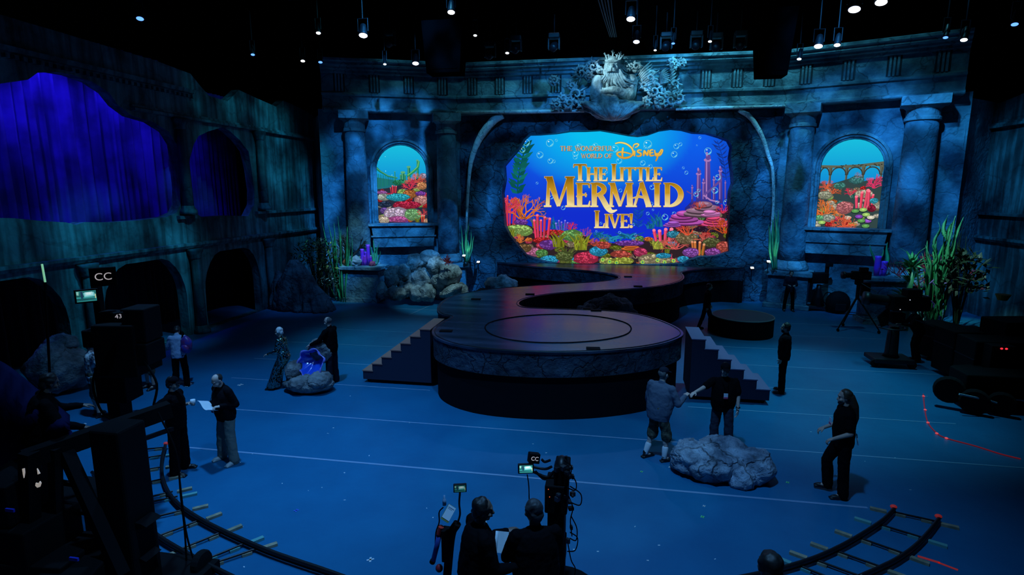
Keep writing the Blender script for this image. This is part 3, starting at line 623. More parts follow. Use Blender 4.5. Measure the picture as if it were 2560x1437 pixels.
# ------------------------------------------------------------------ LED screens: flat pictures drawn as thin coloured shapes
class Painter:
    """draws in a 2D picture space (x right, y down); to3d maps to the screen face, every stroke a hair in front of the last"""
    def __init__(s, to3d, seed=1, gap=2.5e-5): s.to3d = to3d; s.mb = MB(); s.n = 0; s.r = random.Random(seed); s.gap = gap
    def poly(s, pts, col, cols=None):
        s.n += 1; d = 0.004 + s.n * s.gap; n = len(pts)
        if n == 3 or n == 4: fs = [tuple(range(n))]
        else: fs = [tuple(t) for t in tessellate_polygon([[V((p[0], p[1], 0)) for p in pts]])]
        vs = [s.to3d(p[0], p[1], d) for p in pts]; k = len(s.mb.v); s.mb.v += vs
        for f in fs:
            s.mb.f.append(tuple(i + k for i in f)); s.mb.c.append([cols[i] for i in f] if cols else col)
    def disc(s, x, y, rx, ry, col, n=12, rot=0.0):
        c, q = math.cos(rot), math.sin(rot)
        s.poly([(x + rx * math.cos(a) * c - ry * math.sin(a) * q, y + rx * math.cos(a) * q + ry * math.sin(a) * c) for a in [2 * math.pi * i / n for i in range(n)]], col)
    def strip(s, pts, ws, col, colf=None):
        """variable width stroke"""
        s.n += 1; d = 0.004 + s.n * s.gap; n = len(pts); L = []; R = []
        for i in range(n):
            a = pts[max(i - 1, 0)]; b = pts[min(i + 1, n - 1)]; dx, dy = b[0] - a[0], b[1] - a[1]; l = math.hypot(dx, dy) or 1
            w = ws[i] / 2 if isinstance(ws, (list, tuple)) else ws / 2
            L.append((pts[i][0] - dy / l * w, pts[i][1] + dx / l * w)); R.append((pts[i][0] + dy / l * w, pts[i][1] - dx / l * w))
        k = len(s.mb.v)
        for i in range(n): s.mb.v += [s.to3d(*L[i], d), s.to3d(*R[i], d)]
        for i in range(n - 1):
            s.mb.f.append((k + 2 * i, k + 2 * i + 1, k + 2 * i + 3, k + 2 * i + 2))
            s.mb.c.append([colf(*L[i]), colf(*R[i]), colf(*R[i + 1]), colf(*L[i + 1])] if colf else col)
    def ring(s, x, y, r, w, col, n=16): s.strip([(x + r * math.cos(2 * math.pi * i / n), y + r * math.sin(2 * math.pi * i / n)) for i in range(n + 1)], w, col)
    def jit(s, c, a=0.25):
        k = 1 + s.r.uniform(-a, a); return tuple(max(0, x * k * (1 + s.r.uniform(-.1, .1))) for x in c)
    def dark(s, c, k): return tuple(x * k for x in c)
    def bubble(s, x, y, r):
        c = srgb(120, 225, 245); s.ring(x, y, r, r * 0.16, s.dark(c, 0.75)); s.disc(x - r * .35, y - r * .4, r * .22, r * .16, srgb(225, 250, 255), 8)
        s.strip([(x + r * .75 * math.cos(a), y + r * .75 * math.sin(a)) for a in (0.2, 0.6, 1.0, 1.5)], r * .2, c)
    def mound(s, x, y, rx, ry, col, k=26):
        """lumpy coral head: dark base, many knobs, lit from above"""
        n = 14; s.poly([(x + rx * 1.02 * math.cos(a) * (1 + .08 * s.r.uniform(-1, 1)), y + ry * 1.05 * math.sin(a) * (1 + .1 * s.r.uniform(-1, 1))) for a in [2 * math.pi * i / n for i in range(n)]], s.dark(col, 0.40)); k = int(k * 1.5)
        pts = []
        for i in range(k):
            a = s.r.uniform(0, 2 * math.pi); q = math.sqrt(s.r.random()); pts.append((y + ry * .85 * q * math.sin(a), x + rx * .9 * q * math.cos(a)))
        pts.sort(); rr = math.sqrt(rx * ry / k) * 1.25
        for py, px in pts:
            t = 0.5 - 0.5 * (py - y) / ry; c = s.jit(s.dark(col, 0.35 + 0.85 * t), .3); r = rr * s.r.uniform(.55, 1.0)
            s.disc(px, py + r * .2, r * 1.15, r * .8, s.dark(c, .4), 8); s.disc(px, py, r, r * .65, c, 8); s.disc(px - r * .2, py - r * .25, r * .45, r * .25, tuple(min(1, v * 1.6 + .04) for v in c), 6)
    def branch(s, x, y, ang, L, w, col, depth=4):
        x2, y2 = x + L * math.cos(ang), y - L * math.sin(ang); m = (x + x2) / 2 + s.r.uniform(-.1, .1) * L
        s.strip([(x, y), (m, (y + y2) / 2), (x2, y2)], [w * 1.1, w, w * .8], s.jit(s.dark(col, .72)))
        if w > 3: s.strip([(x - w * .15, y), (x2 - w * .15, y2)], w * .3, tuple(min(1, v * 1.2 + .01) for v in col))
        if depth <= 0: return
        for k in range(2 if s.r.random() < .8 else 3): s.branch(x2, y2, ang + s.r.uniform(-.75, .75), L * s.r.uniform(.6, .85), w * .72, s.jit(col, .15), depth - 1)
    def fan(s, x, y, size, col, n=6, depth=3, spread=1.2):
        size *= .82
        for k in range(n): s.branch(x + s.r.uniform(-.15, .15) * size, y, math.pi / 2 + spread * (k / max(1, n - 1) - .5) * 2 * .9, size * s.r.uniform(.28, .42), size * .07, s.jit(col, .3), depth)
    def tubes(s, x, y, w, h, n, col):
        for k in range(n):
            px = x + w * ((k + .5) / n - .5) + s.r.uniform(-.05, .05) * w; hh = h * s.r.uniform(.6, 1.0); tw = w / n * s.r.uniform(.75, 1.0); tx = px + (px - x) * .35
            c = s.jit(col, .2); s.strip([(px, y), (tx, y - hh)], [tw * .8, tw], s.dark(c, .55)); s.strip([(px - tw * .12, y), (tx - tw * .12, y - hh)], [tw * .45, tw * .6], c); s.disc(tx, y - hh, tw * .5, tw * .42, tuple(min(1, v * 1.25 + .12) for v in c), 8); 
    def grass(s, x, y, w, h, n, col):
        for k in range(n):
            px = x + s.r.uniform(-.3, .3) * w; ex = px + s.r.uniform(-.5, .5) * w; hh = h * s.r.uniform(.5, 1); b = s.r.uniform(-.1, .1) * w; bw = w * .07
            s.strip([(px, y), (px + b, y - hh * .5), (ex, y - hh)], [bw, bw * 1.1, bw * .2], s.jit(s.dark(col, s.r.uniform(.4, 1.3)), .2))
    def plate(s, x, y, rx, col, tiers=3):
        for k in range(tiers):
            yy = y - k * rx * .16; r2 = rx * (1 - .18 * k); xx = x + s.r.uniform(-.15, .15) * rx
            s.disc(xx, yy + rx * .08, r2, rx * .16, s.dark(col, .25), 14); s.disc(xx, yy, r2, rx * .15, s.jit(col, .15), 14); s.disc(xx - .1 * r2, yy - rx * .04, r2 * .7, rx * .07, tuple(min(1, v * 1.4 + .03) for v in col), 12)
    def frond(s, pts, col, n, lw, ll):
        """stem with leaves on both sides"""
        P = spline([V((a, b, 0)) for a, b in pts], 8); s.strip([(p.x, p.y) for p in P], lw * .35, s.dark(col, .7))
        for k in range(n):
            p = P[int((k + .5) / n * (len(P) - 1))]
            for sd in (-1, 1):
                a = -math.pi / 2 + sd * s.r.uniform(.75, 1.15); L = ll * s.r.uniform(.7, 1.1); e = (p.x + L * math.cos(a), p.y + L * math.sin(a)); mid = ((p.x + e[0]) / 2, (p.y + e[1]) / 2 + L * .06)
                s.strip([(p.x, p.y), mid, e], [lw * .3, lw, lw * .1], s.jit(col, .35))
    def build(s, name, parent): return s.mb.build(name, PICTURE, parent, True, color=True)
def gradient_panel(to3d, x0, x1, y0, y1, nx, ny, colf, name, parent):
    m = MB(); vs = []; P = [[(x0 + (x1 - x0) * i / nx, y0 + (y1 - y0) * j / ny) for i in range(nx + 1)] for j in range(ny + 1)]
    m.v = [to3d(*P[j][i], 0.0) for j in range(ny + 1) for i in range(nx + 1)]
    for j in range(ny):
        for i in range(nx):
            a = j * (nx + 1) + i; m.f.append((a, a + 1, a + nx + 2, a + nx + 1)); m.c.append([colf(*P[j][i]), colf(*P[j][i + 1]), colf(*P[j + 1][i + 1]), colf(*P[j + 1][i])])
    return m.build(name, PICTURE, parent, True, color=True)
RED, PINK, ORANGE, MAG, PURP = srgb(190, 40, 45), srgb(225, 70, 105), srgb(215, 110, 50), srgb(180, 50, 120), srgb(125, 65, 170)
GREENC, OLIVE, LIME, CYANC, TAN, CREAM = srgb(90, 150, 80), srgb(110, 120, 35), srgb(150, 190, 100), srgb(45, 160, 205), srgb(150, 130, 105), srgb(200, 195, 175)
# ---- the big screen
YS = 27.35
def BS(zx, zy, d=0.0):
    x, y = ZP(zx, zy); p = AY(x, y, YS); return V((p.x, YS - d, p.z))
def mix3(a, b, t): t = max(0, min(1, t)); return tuple(x + (y - x) * t for x, y in zip(a, b))
def sea(x, y):
    g = max(0, 1 - math.hypot((x - 1010) / 950, (y - 60) / 620)); base = mix3(srgb(14, 95, 235), srgb(18, 45, 205), (y - 200) / 700)
    base = mix3(base, srgb(10, 45, 170), (abs(x - 1200) - 850) / 350 * .6); return mix3(base, srgb(10, 190, 240), g ** 0.8 * 1.25)
scr = thing('video_wall', V((0.1, YS, 1.6)), 'big video wall showing a gold title over a coral reef under blue water', 'screen')
m = MB(); a, bq = BS(-60, -20), BS(2460, 1470); m.box(((a.x + bq.x) / 2, YS + 0.16, (a.z + bq.z) / 2), (bq.x - a.x, 0.28, a.z - bq.z)); m.build('cabinet', BLACK, scr, True)
gradient_panel(BS, -60, 2460, -20, 1470, 60, 36, sea, 'display_panel', scr)
P = Painter(BS, 11)
# distant weeds and a plain spired reef
for x, y, w, h in ((540, 1060, 120, 130), (620, 1080, 90, 90), (1000, 1150, 160, 70), (1150, 1190, 260, 80), (1600, 1040, 160, 160), (1520, 1060, 120, 90), (1300, 1160, 220, 70)): P.grass(x, y, w, h, 16, srgb(25, 110, 150))
P.frond([(430, 960), (425, 860), (440, 760)], srgb(18, 70, 150), 6, 14, 70); P.frond([(1400, 1050), (1395, 960), (1410, 860)], srgb(18, 80, 160), 7, 14, 75)
P.frond([(175, 700), (190, 520), (225, 360), (265, 200)], srgb(12, 95, 90), 13, 42, 120)
P.frond([(2290, 560), (2270, 420), (2240, 300), (2200, 170)], srgb(22, 55, 150), 10, 16, 85)
SP = srgb(98, 72, 150); SPL = srgb(165, 120, 185); SPD = srgb(38, 42, 130)
def spire(x, y0, y1, w, cap=True):
    P.strip([(x, y0), (x, y1)], [w * 1.25, w * .8], None, lambda a, b: mix3(SPD, SP, (y0 - b) / max(1, (y0 - y1)) + .15)); P.strip([(x - w * .18, y0 - 40), (x - w * .15, y1)], w * .22, SPL)
    if cap: P.disc(x, y1 + 4, w * .62, w * .3, SPL, 10); P.disc(x + w * .1, y1 - w * .4, w * .42, w * .5, SP, 10); P.disc(x - w * .1, y1 - w * .9, w * .2, w * .4, SPL, 8)
P.poly([(1870, 850), (1930, 790), (2040, 770), (2180, 790), (2260, 830), (2250, 900), (1870, 900)], SPD)
for x, y0, y1, w in ((1945, 800, 640, 20), (2010, 790, 500, 46), (2100, 800, 360, 62), (2230, 800, 470, 36), (2280, 790, 590, 16), (2165, 800, 560, 26), (2060, 800, 590, 30)): spire(x, y0, y1, w)
P.strip([(1890, 680), (1960, 720), (2040, 660)], 12, SP); P.strip([(2060, 720), (2150, 650), (2240, 560)], 22, SP); P.strip([(2060, 720), (2130, 770), (2220, 790)], 16, SPL)
for x, y, r in ((268, 188, 32), (228, 262, 26), (405, 313, 32), (505, 192, 36), (570, 165, 13), (510, 374, 26), (545, 378, 16), (965, 222, 28), (800, 230, 30), (765, 300, 28), (762, 335, 22), (1165, 250, 34), (1205, 373, 28), (1495, 205, 40), (1468, 232, 16), (1445, 395, 26), (1520, 430, 22), (1785, 225, 27), (1825, 205, 18), (1763, 307, 30), (2022, 138, 13), (1992, 215, 7), (1855, 443, 12), (1885, 492, 18), (2105, 275, 34), (2205, 540, 28), (2175, 672, 30), (1985, 710, 24), (2010, 672, 16), (2290, 795, 28), (2195, 790, 16), (375, 597, 12), (1217, 672, 18), (1540, 640, 24), (1532, 805, 17), (1495, 905, 16), (1670, 942, 30), (1760, 905, 18), (1548, 868, 10), (1075, 487, 14), (1020, 540, 24), (640, 848, 20), (518, 740, 20), (1210, 1098, 14), (1350, 1018, 14), (1372, 1120, 12), (1022, 1003, 12), (975, 1085, 10)): P.bubble(x, y, r)
# reef
P.poly([(-60, 1480), (-60, 1000), (60, 1010), (220, 1000), (330, 1040), (420, 1090), (560, 1090), (700, 1100), (860, 1130), (960, 1190), (1200, 1210), (1400, 1180), (1560, 1180), (1700, 1080), (1740, 980), (1850, 900), (2050, 860), (2300, 880), (2460, 930), (2460, 1480)], srgb(45, 32, 38))
for i in range(150):
    x = P.r.uniform(-40, 2440); lim = 1060 + 120 * math.exp(-((x - 1150) / 500) ** 2) - (150 if x > 1750 else 0); y = P.r.uniform(lim, 1440)
    c_ = P.r.choice([RED, PINK, ORANGE, OLIVE, GREENC, TAN, PURP, MAG, TAN, OLIVE, CYANC])
    if i % 4 == 0: P.fan(x, y, P.r.uniform(50, 90), c_, 6, 2)
    elif i % 9 == 5: P.grass(x, y, 90, 70, 12, OLIVE)
    else: P.mound(x, y, P.r.uniform(30, 62), P.r.uniform(20, 34), c_, 10)
# left bank
P.tubes(90, 1030, 150, 330, 7, srgb(205, 50, 85)); P.fan(240, 960, 280, srgb(205, 105, 40), 9, 4); P.fan(80, 900, 220, srgb(215, 60, 80), 7, 3); P.mound(220, 990, 70, 30, PURP, 16)
P.mound(190, 1075, 150, 60, LIME, 34); P.grass(120, 1150, 110, 120, 18, OLIVE); P.fan(210, 1200, 110, ORANGE, 8, 3); P.grass(370, 1050, 110, 140, 14, srgb(90, 100, 20))
P.mound(560, 1095, 120, 30, RED, 20); P.fan(720, 1080, 110, srgb(200, 45, 60), 8, 3); P.tubes(630, 1070, 100, 100, 5, srgb(90, 80, 190)); P.fan(860, 1130, 100, srgb(170, 70, 140), 7, 3)
P.mound(730, 1120, 110, 55, srgb(110, 170, 95), 34); P.tubes(425, 1160, 150, 250, 5, srgb(225, 60, 95)); P.mound(430, 1170, 95, 28, RED, 18); P.mound(500, 1215, 95, 50, PURP, 24)
P.grass(600, 1240, 170, 170, 26, srgb(120, 125, 30)); P.grass(820, 1270, 190, 180, 30, srgb(130, 135, 35)); P.mound(330, 1290, 95, 50, srgb(190, 110, 150), 26); P.mound(250, 1250, 80, 40, srgb(120, 95, 60), 20)
P.mound(430, 1300, 60, 40, GREENC, 18); P.mound(505, 1365, 95, 42, CYANC, 36); P.grass(670, 1400, 190, 170, 34, srgb(85, 95, 45)); P.mound(660, 1330, 90, 50, srgb(95, 110, 60), 26)
P.mound(870, 1350, 125, 62, srgb(205, 55, 90), 44); P.mound(1000, 1280, 90, 48, CYANC, 36); P.fan(960, 1230, 90, srgb(195, 80, 60), 8, 3); P.mound(1050, 1220, 70, 36, srgb(200, 80, 70), 18)
P.mound(1090, 1380, 90, 36, srgb(160, 165, 90), 24); P.mound(1240, 1380, 110, 42, srgb(170, 180, 70), 30); P.mound(1220, 1310, 100, 34, srgb(190, 80, 70), 24); P.plate(1330, 1255, 95, srgb(215, 110, 45), 3)
P.mound(1310, 1200, 150, 28, PURP, 28); P.mound(1420, 1290, 70, 45, srgb(195, 60, 105), 24); P.mound(1560, 1370, 170, 60, srgb(165, 155, 120), 40); P.mound(1650, 1325, 80, 26, CYANC, 24)
for x, y in ((1040, 1365), (1110, 1385), (1180, 1395), (1440, 1390), (1590, 1370), (1660, 1390), (1750, 1375)): P.ring(x, y, 15, 9, srgb(160, 215, 70)); P.disc(x, y, 8, 7, srgb(60, 150, 120), 8)
P.mound(1845, 1360, 60, 34, CYANC, 22); P.grass(1600, 1260, 160, 110, 24, srgb(155, 165, 60)); P.tubes(1640, 1180, 170, 150, 4, srgb(230, 75, 110)); P.fan(1760, 1260, 170, srgb(205, 85, 85), 12, 4, 1.5)
P.mound(1745, 1110, 70, 34, srgb(50, 140, 170), 18); P.mound(1880, 1150, 110, 60, srgb(140, 120, 85), 30); P.fan(1880, 1120, 140, srgb(215, 80, 50), 9, 3)
P.plate(1860, 985, 180, srgb(175, 75, 165), 4); P.plate(1740, 1020, 90, srgb(155, 80, 185), 3); P.plate(2160, 1010, 150, srgb(215, 70, 120), 4); P.plate(2050, 900, 190, srgb(140, 105, 130), 4); P.plate(2120, 915, 100, srgb(205, 120, 190), 3)
P.fan(2240, 900, 110, srgb(215, 50, 90), 8, 3); P.fan(2000, 860, 110, srgb(190, 70, 60), 8, 3); P.mound(2080, 1060, 140, 30, srgb(60, 35, 60), 20); P.fan(2260, 1100, 180, srgb(205, 80, 35), 10, 4)
P.fan(2050, 1180, 120, srgb(200, 85, 75), 9, 3); P.mound(2130, 1190, 90, 46, srgb(95, 100, 60), 24); P.mound(2260, 1240, 90, 60, srgb(190, 85, 75), 36); P.tubes(1990, 1320, 120, 160, 4, srgb(195, 110, 55)); P.mound(1920, 1290, 80, 45, srgb(150, 85, 185), 26); P.mound(2140, 1290, 80, 44, srgb(145, 75, 165), 24)
P.build('reef_picture', scr)
# ---- the gold title, drawn letter by letter
GP = Painter(lambda x, y, d: BS(x, y, d + 0.13), 5)
GOLD, GOLDD, CREAMG = srgb(200, 150, 35), srgb(140, 95, 12), srgb(240, 225, 165)
class Pen:
    def __init__(s, x, y, w, h, grow, colf): s.x, s.y, s.w, s.h, s.g, s.cf = x, y, w, h, grow, colf
    def T(s, u, v): return (s.x + u * s.w, s.y - v * s.h)
    def st(s, pts, ws):
        P2 = [s.T(u, v) for u, v in pts]; W = [q * s.h + s.g for q in ws]
        if s.g:                           # outline pass: lengthen the ends
            a, b = P2[0], P2[1]; l = math.hypot(a[0] - b[0], a[1] - b[1]) or 1; P2[0] = (a[0] + (a[0] - b[0]) / l * s.g * .5, a[1] + (a[1] - b[1]) / l * s.g * .5)
            a, b = P2[-1], P2[-2]; l = math.hypot(a[0] - b[0], a[1] - b[1]) or 1; P2[-1] = (a[0] + (a[0] - b[0]) / l * s.g * .5, a[1] + (a[1] - b[1]) / l * s.g * .5)
        if len(P2) == 2:
            n = 7; P2 = [(P2[0][0] + (P2[1][0] - P2[0][0]) * i / n, P2[0][1] + (P2[1][1] - P2[0][1]) * i / n) for i in range(n + 1)]; W = [W[0] + (W[-1] - W[0]) * i / n for i in range(n + 1)]
        GP.strip(P2, W, None, s.cf)
    def stem(s, u, wt, wb, v0=0.0, v1=1.0, serif=True, u2=None):
        u2 = u if u2 is None else u2; s.st([(u2, v1), (u, v0)], [wt, wb])
        if serif:
            k = s.h / s.w
            s.st([(u - (wb * .5 + .055) * k, v0 + .02), (u + (wb * .5 + .055) * k, v0 + .02)], [.045, .045]); s.st([(u2 - (wt * .5 + .05) * k, v1 - .02), (u2 + (wt * .5 + .05) * k, v1 - .02)], [.045, .045])
def arcpts(cu, cv, ru, rv, a0, a1, n=14): return [(cu + ru * math.cos(math.radians(a0 + (a1 - a0) * i / n)), cv + rv * math.sin(math.radians(a0 + (a1 - a0) * i / n))) for i in range(n + 1)]
def arcw(t0, t1, n=14): return [t0 + (t1 - t0) * math.sin(math.pi * i / n) for i in range(n + 1)]
def glyph(p, ch, th):
    k = p.h / p.w; S = p.stem; b = th * .42; q = th * k
    if ch == 'T': S(.5, th, th * 1.0, serif=False); p.st([(.5 - (th * .5 + .07) * k, .02), (.5 + (th * .5 + .07) * k, .02)], [.045, .045]); p.st([(.0, .955), (1.0, .955)], [b, b]); p.st([(.02, .97), (-.03, .80)], [.07, .02]); p.st([(.98, .97), (1.03, .80)], [.07, .02])
    elif ch == 'H': S(q * .6, th, th); S(1 - q * .6, th, th); p.st([(q * .3, .47), (.5, .52), (1 - q * .3, .47)], [b * .8, b, b * .8])
    elif ch in 'EF':
        S(q * .6, th, th); p.st([(q * .3, .965), (.97, .965)], [b * .8, b * .8]); p.st([(.95, .98), (1.0, .80)], [.07, .02]); p.st([(-.02, .43), (.35, .51), (.80, .50)], [.03, b * 1.1, .02]); p.st([(.7, .58), (.72, .42)], [.04, .04])
        if ch == 'E': p.st([(q * .3, .035), (.97, .035)], [b * .9, b * .9]); p.st([(.95, .02), (1.04, .24)], [.09, .02])
    elif ch == 'L': S(q * .6, th, th); p.st([(q * .3, .035), (.97, .035)], [b * .9, b * .9]); p.st([(.95, .02), (1.04, .26)], [.09, .02])
    elif ch == 'I': S(.5, th, th)
    elif ch == 'M':
        S(.12, th * .35, th * .6, u2=.16); p.st([(.17, .98), (.48, .03)], [th * 1.1, th * .55]); p.st([(.48, .03), (.80, .98)], [th * .35, th * .45]); S(.87, th * 1.05, th * 1.15, u2=.84); p.st([(.02, .98), (.24, .98)], [.045, .045])
    elif ch == 'R':
        S(q * .6, th, th); p.st(arcpts(q * .6, .73, .62, .245, 88, -88), [b * .9] + arcw(b, th, 14)[1:-1] + [b * .7])
    elif ch == 'D': S(q * .6, th, th); p.st(arcpts(q * .6, .5, .92 - q * .55, .475, 89, -89, 18), arcw(b * .6, th * 1.1, 18))
    elif ch == 'A': p.st([(.47, 1.0), (.08, .03)], [th * .45, th * .4]); p.st([(.46, 1.02), (.88, .02)], [th * .85, th * 1.1]); p.st([(-.05, .36), (.35, .43), (.66, .38)], [.02, b, b]); p.st([(-.04, .02), (.2, .02)], [.045, .045]); p.st([(.72, .02), (1.04, .02)], [.045, .045])
    elif ch == 'V': p.st([(.16, .98), (.52, .0)], [th * 1.05, th * .7]); p.st([(.52, .0), (.88, .98)], [th * .4, th * .4]); p.st([(.0, .98), (.36, .98)], [.045, .045]); p.st([(.74, .98), (1.0, .98)], [.045, .045])
    elif ch == 'W': p.st([(.08, .98), (.3, .0)], [th * .8, th * .6]); p.st([(.3, .0), (.5, .9)], [th * .4] * 2); p.st([(.48, .9), (.7, .0)], [th * .8, th * .6]); p.st([(.7, .0), (.92, .98)], [th * .4] * 2); p.st([(-.02, .98), (.2, .98)], [.05] * 2); p.st([(.82, .98), (1.02, .98)], [.05] * 2)
    elif ch == 'N': S(.12, th * .5, th * .5); p.st([(.12, .98), (.86, .02)], [th, th * .9]); S(.88, th * .5, th * .5)
    elif ch == 'O': p.st(arcpts(.5, .5, .44, .46, 90, 450, 24), [th * .4 + th * .7 * abs(math.sin(2 * math.pi * i / 24)) for i in range(25)])
    elif ch == 'U': S(.16, th, th, .3, 1.0, False); p.st(arcpts(.5, .32, .34, .29, 180, 360), arcw(th, th * .6)); S(.84, th * .5, th * .5, .3, 1.0, False); p.st([(.0, .98), (.34, .98)], [.05] * 2); p.st([(.7, .98), (.98, .98)], [.05] * 2)
    elif ch == '!': p.st([(.5, 1.0), (.5, .3)], [th * 1.1, th * .35]); p.st(arcpts(.5, .09, .09 * k * .6, .05, 0, 360, 10), [.09] * 11)
def word(letters, th, grow, colf):
    for ch, x0, x1, yb, h in letters: glyph(Pen(x0, yb, x1 - x0, h, grow, colf), ch, th)
def golden(y0, y1):
    def f(x, y):
        t = (y - y0) / (y1 - y0); c = mix3(mix3(GOLDD, GOLD, t * 2.2), CREAMG, (t - .5) * 1.9); k = 1 + .22 * noise.noise(V((x * .13, y * .13, 0))); return tuple(v * k for v in c)
    return f
OUTL = lambda x, y: srgb(235, 205, 140)
SHAD = lambda x, y: srgb(130, 80, 10)
big_t = [('T', 750, 872, 576, 170), ('H', 880, 985, 576, 136), ('E', 1003, 1082, 576, 136), ('L', 1132, 1222, 576, 170), ('I', 1212, 1252, 576, 136), ('T', 1262, 1362, 576, 136), ('T', 1372, 1472, 576, 136), ('L', 1478, 1545, 576, 136), ('E', 1555, 1632, 576, 136)]
mer = [('M', 447, 758, 836, 303), ('E', 778, 905, 836, 240), ('R', 925, 1085, 836, 240), ('M', 1092, 1348, 836, 240), ('A', 1345, 1525, 836, 240), ('I', 1540, 1632, 836, 240), ('D', 1662, 1838, 836, 240)]
liv = [('L', 962, 1052, 1048, 172), ('I', 1056, 1104, 1048, 138), ('V', 1100, 1216, 1048, 138), ('E', 1222, 1300, 1048, 138), ('!', 1312, 1340, 1048, 142)]
def tail(grow, colf):
    P2 = [(1005, 705), (1045, 770), (1085, 840), (1130, 882), (1185, 868)]; q = spline([V((a, b_, 0)) for a, b_ in P2], 5); n = len(q)
    GP.strip([(p.x, p.y) for p in q], [grow + w for w in [44 + 8 * math.sin(math.pi * i / n) - 44 * max(0, (i / n - .55) / .45) for i in range(n)]], None, colf)
for dx, grow, cf in ((4, 5, None), (0, 5, OUTL), (0, 0, 'g')):
    for lst, th, y0, y1 in ((big_t, .195, 405, 578), (mer, .20, 560, 840), (liv, .19, 880, 1050)):
        c = SHAD if cf is None else (golden(y0, y1) if cf == 'g' else cf)
        word([(ch, x0 + dx, x1 + dx, yb + dx * .6, h) for ch, x0, x1, yb, h in lst], th, grow, c)
        if lst is mer: tail(grow, c)
def line_text(text, x0, x1, yb, h, cf, grow=0):
    wd = {'I': .45, 'W': 1.45, 'O': 1.1, 'N': 1.05, 'D': 1.0, 'H': 1.05, ' ': .5, 'L': .75, 'E': .75, 'F': .7, 'T': .85, 'U': 1.0, 'R': .85}
    tot = sum(wd[c] for c in text) + .14 * len(text); u = (x1 - x0) / tot; x = x0
    for c in text:
        if c != ' ':
            pn = Pen(x, yb, wd[c] * u, h, grow, cf); glyph(pn, c, .17)
            if c == 'R': pn.st([(.45, .5), (.98, .02)], [.13, .15])
            if c == 'F': pass
        x += (wd[c] + .14) * u
TANC = lambda x, y: srgb(205, 175, 125)
DKT = lambda x, y: srgb(120, 85, 60)
for dx, g, cf in ((3, 3, DKT), (0, 0, TANC)):
    line_text('THE', 613 + dx, 735 + dx, 272 + dx, 48, cf, g); line_text('WONDERFUL', 760 + dx, 1148 + dx, 272 + dx, 48, cf, g); line_text('WORLD', 820 + dx, 1040 + dx, 346 + dx, 46, cf, g); line_text('OF', 1058 + dx, 1142 + dx, 346 + dx, 46, cf, g)
# script word beside it
def script(cf, grow):
    def s(pts, w, n=7):
        q = spline([V((a, b_, 0)) for a, b_ in pts], n); m = len(q)
        GP.strip([(p.x, p.y) for p in q], [grow + (w * (.55 + .45 * math.sin(math.pi * i / (m - 1)))) for i in range(m)], None, cf)
    s([(1165, 200), (1215, 190), (1280, 205), (1335, 250), (1345, 300), (1310, 335), (1250, 345), (1200, 325), (1185, 300), (1215, 285), (1270, 290), (1325, 305)], 17); s([(1245, 240), (1238, 290), (1240, 345)], 18)
    s([(1362, 272), (1358, 300), (1360, 328)], 20); s([(1345, 240), (1355, 212), (1385, 202), (1402, 212), (1385, 232), (1365, 240)], 11)
    s([(1432, 266), (1400, 266), (1392, 284), (1420, 298), (1425, 318), (1400, 328), (1380, 322)], 16)
    s([(1452, 326), (1458, 268)], 18); s([(1458, 268), (1490, 322)], 18); s([(1490, 324), (1500, 262)], 16)
    s([(1548, 262), (1520, 268), (1516, 298), (1522, 322), (1556, 318)], 16); s([(1520, 294), (1548, 290)], 13)
    s([(1562, 264), (1570, 300), (1598, 306), (1620, 280), (1630, 258)], 16); s([(1632, 258), (1642, 270), (1622, 310), (1585, 322), (1570, 310), (1590, 305), (1590, 340), (1574, 378)], 17)
script(lambda x, y: srgb(150, 100, 20), 6); script(lambda x, y: mix3(srgb(250, 225, 110), srgb(215, 150, 40), (y - 200) / 160), 0)
plabel(GP.build('title_lettering', scr), 'gold title lettering')
# ---- arched window screens
def arch_screen(fn, hole, z0, label, seed, box, kind):
    us = [h[0] for h in hole]; u0, u1 = min(us), max(us); v1 = max(h[1] for h in hole); x0, y0, x1, y1 = box
    def to(x, y, d=0.0): return fn(u0 + (x - x0) / (x1 - x0) * (u1 - u0), v1 - (y - y0) / (y1 - y0) * (v1 - z0), -0.36 + d)
    t = thing('arched_screen', fn((u0 + u1) / 2, z0, -0.36), label, 'screen', 'arched window screens')
    mbx = MB(); mbx.loft([[fn(u0 - .15, z0 - .1, q), fn(u1 + .15, z0 - .1, q), fn(u1 + .15, v1 + .15, q), fn(u0 - .15, v1 + .15, q)] for q in (-0.62, -0.39)]); mbx.build('cabinet', BLACK, t, True)
    W, H = x1 - x0, y1 - y0
    gradient_panel(to, x0 - W * .05, x1 + W * .05, y0 - H * .03, y1 + H * .02, 10, 20, lambda x, y: mix3(srgb(25, 190, 222), srgb(15, 125, 210), (y - y0) / H * 1.7), 'display_panel', t)
    p = Painter(to, seed); return t, p
t, p = arch_screen(left3, lhole, wlz, 'left arched window screen showing a coral reef and green railings', 21, (140, 80, 965, 1355), 0)
for x, y, r in ((180, 320, 8), (290, 265, 6), (288, 500, 8), (390, 565, 7)): p.disc(x, y, r, r, srgb(150, 235, 245), 8)
GR, GRL = srgb(25, 120, 95), srgb(90, 170, 120)
p.poly([(120, 600), (500, 660), (960, 640), (960, 800), (120, 820)], srgb(30, 110, 125))
p.strip([(120, 440), (200, 510), (320, 580), (480, 615)], [50, 34, 28, 20], GR); p.strip([(120, 430), (200, 500), (320, 572), (480, 605)], 9, GRL)
for i in range(12): p.strip([(140 + i * 28, 540 + i * 7), (140 + i * 28, 780 - i * 6)], 11, p.jit(GR))
for x, yt, w in ((440, 510, 20), (575, 520, 70), (610, 560, 30), (535, 560, 30), (675, 430, 60), (825, 320, 40)): p.strip([(x, 690), (x, yt)], [w, w * .75], GR); p.strip([(x - w * .2, 690), (x - w * .15, yt + 10)], w * .22, GRL); p.disc(x, yt, w * .6, w * .3, GRL, 8)
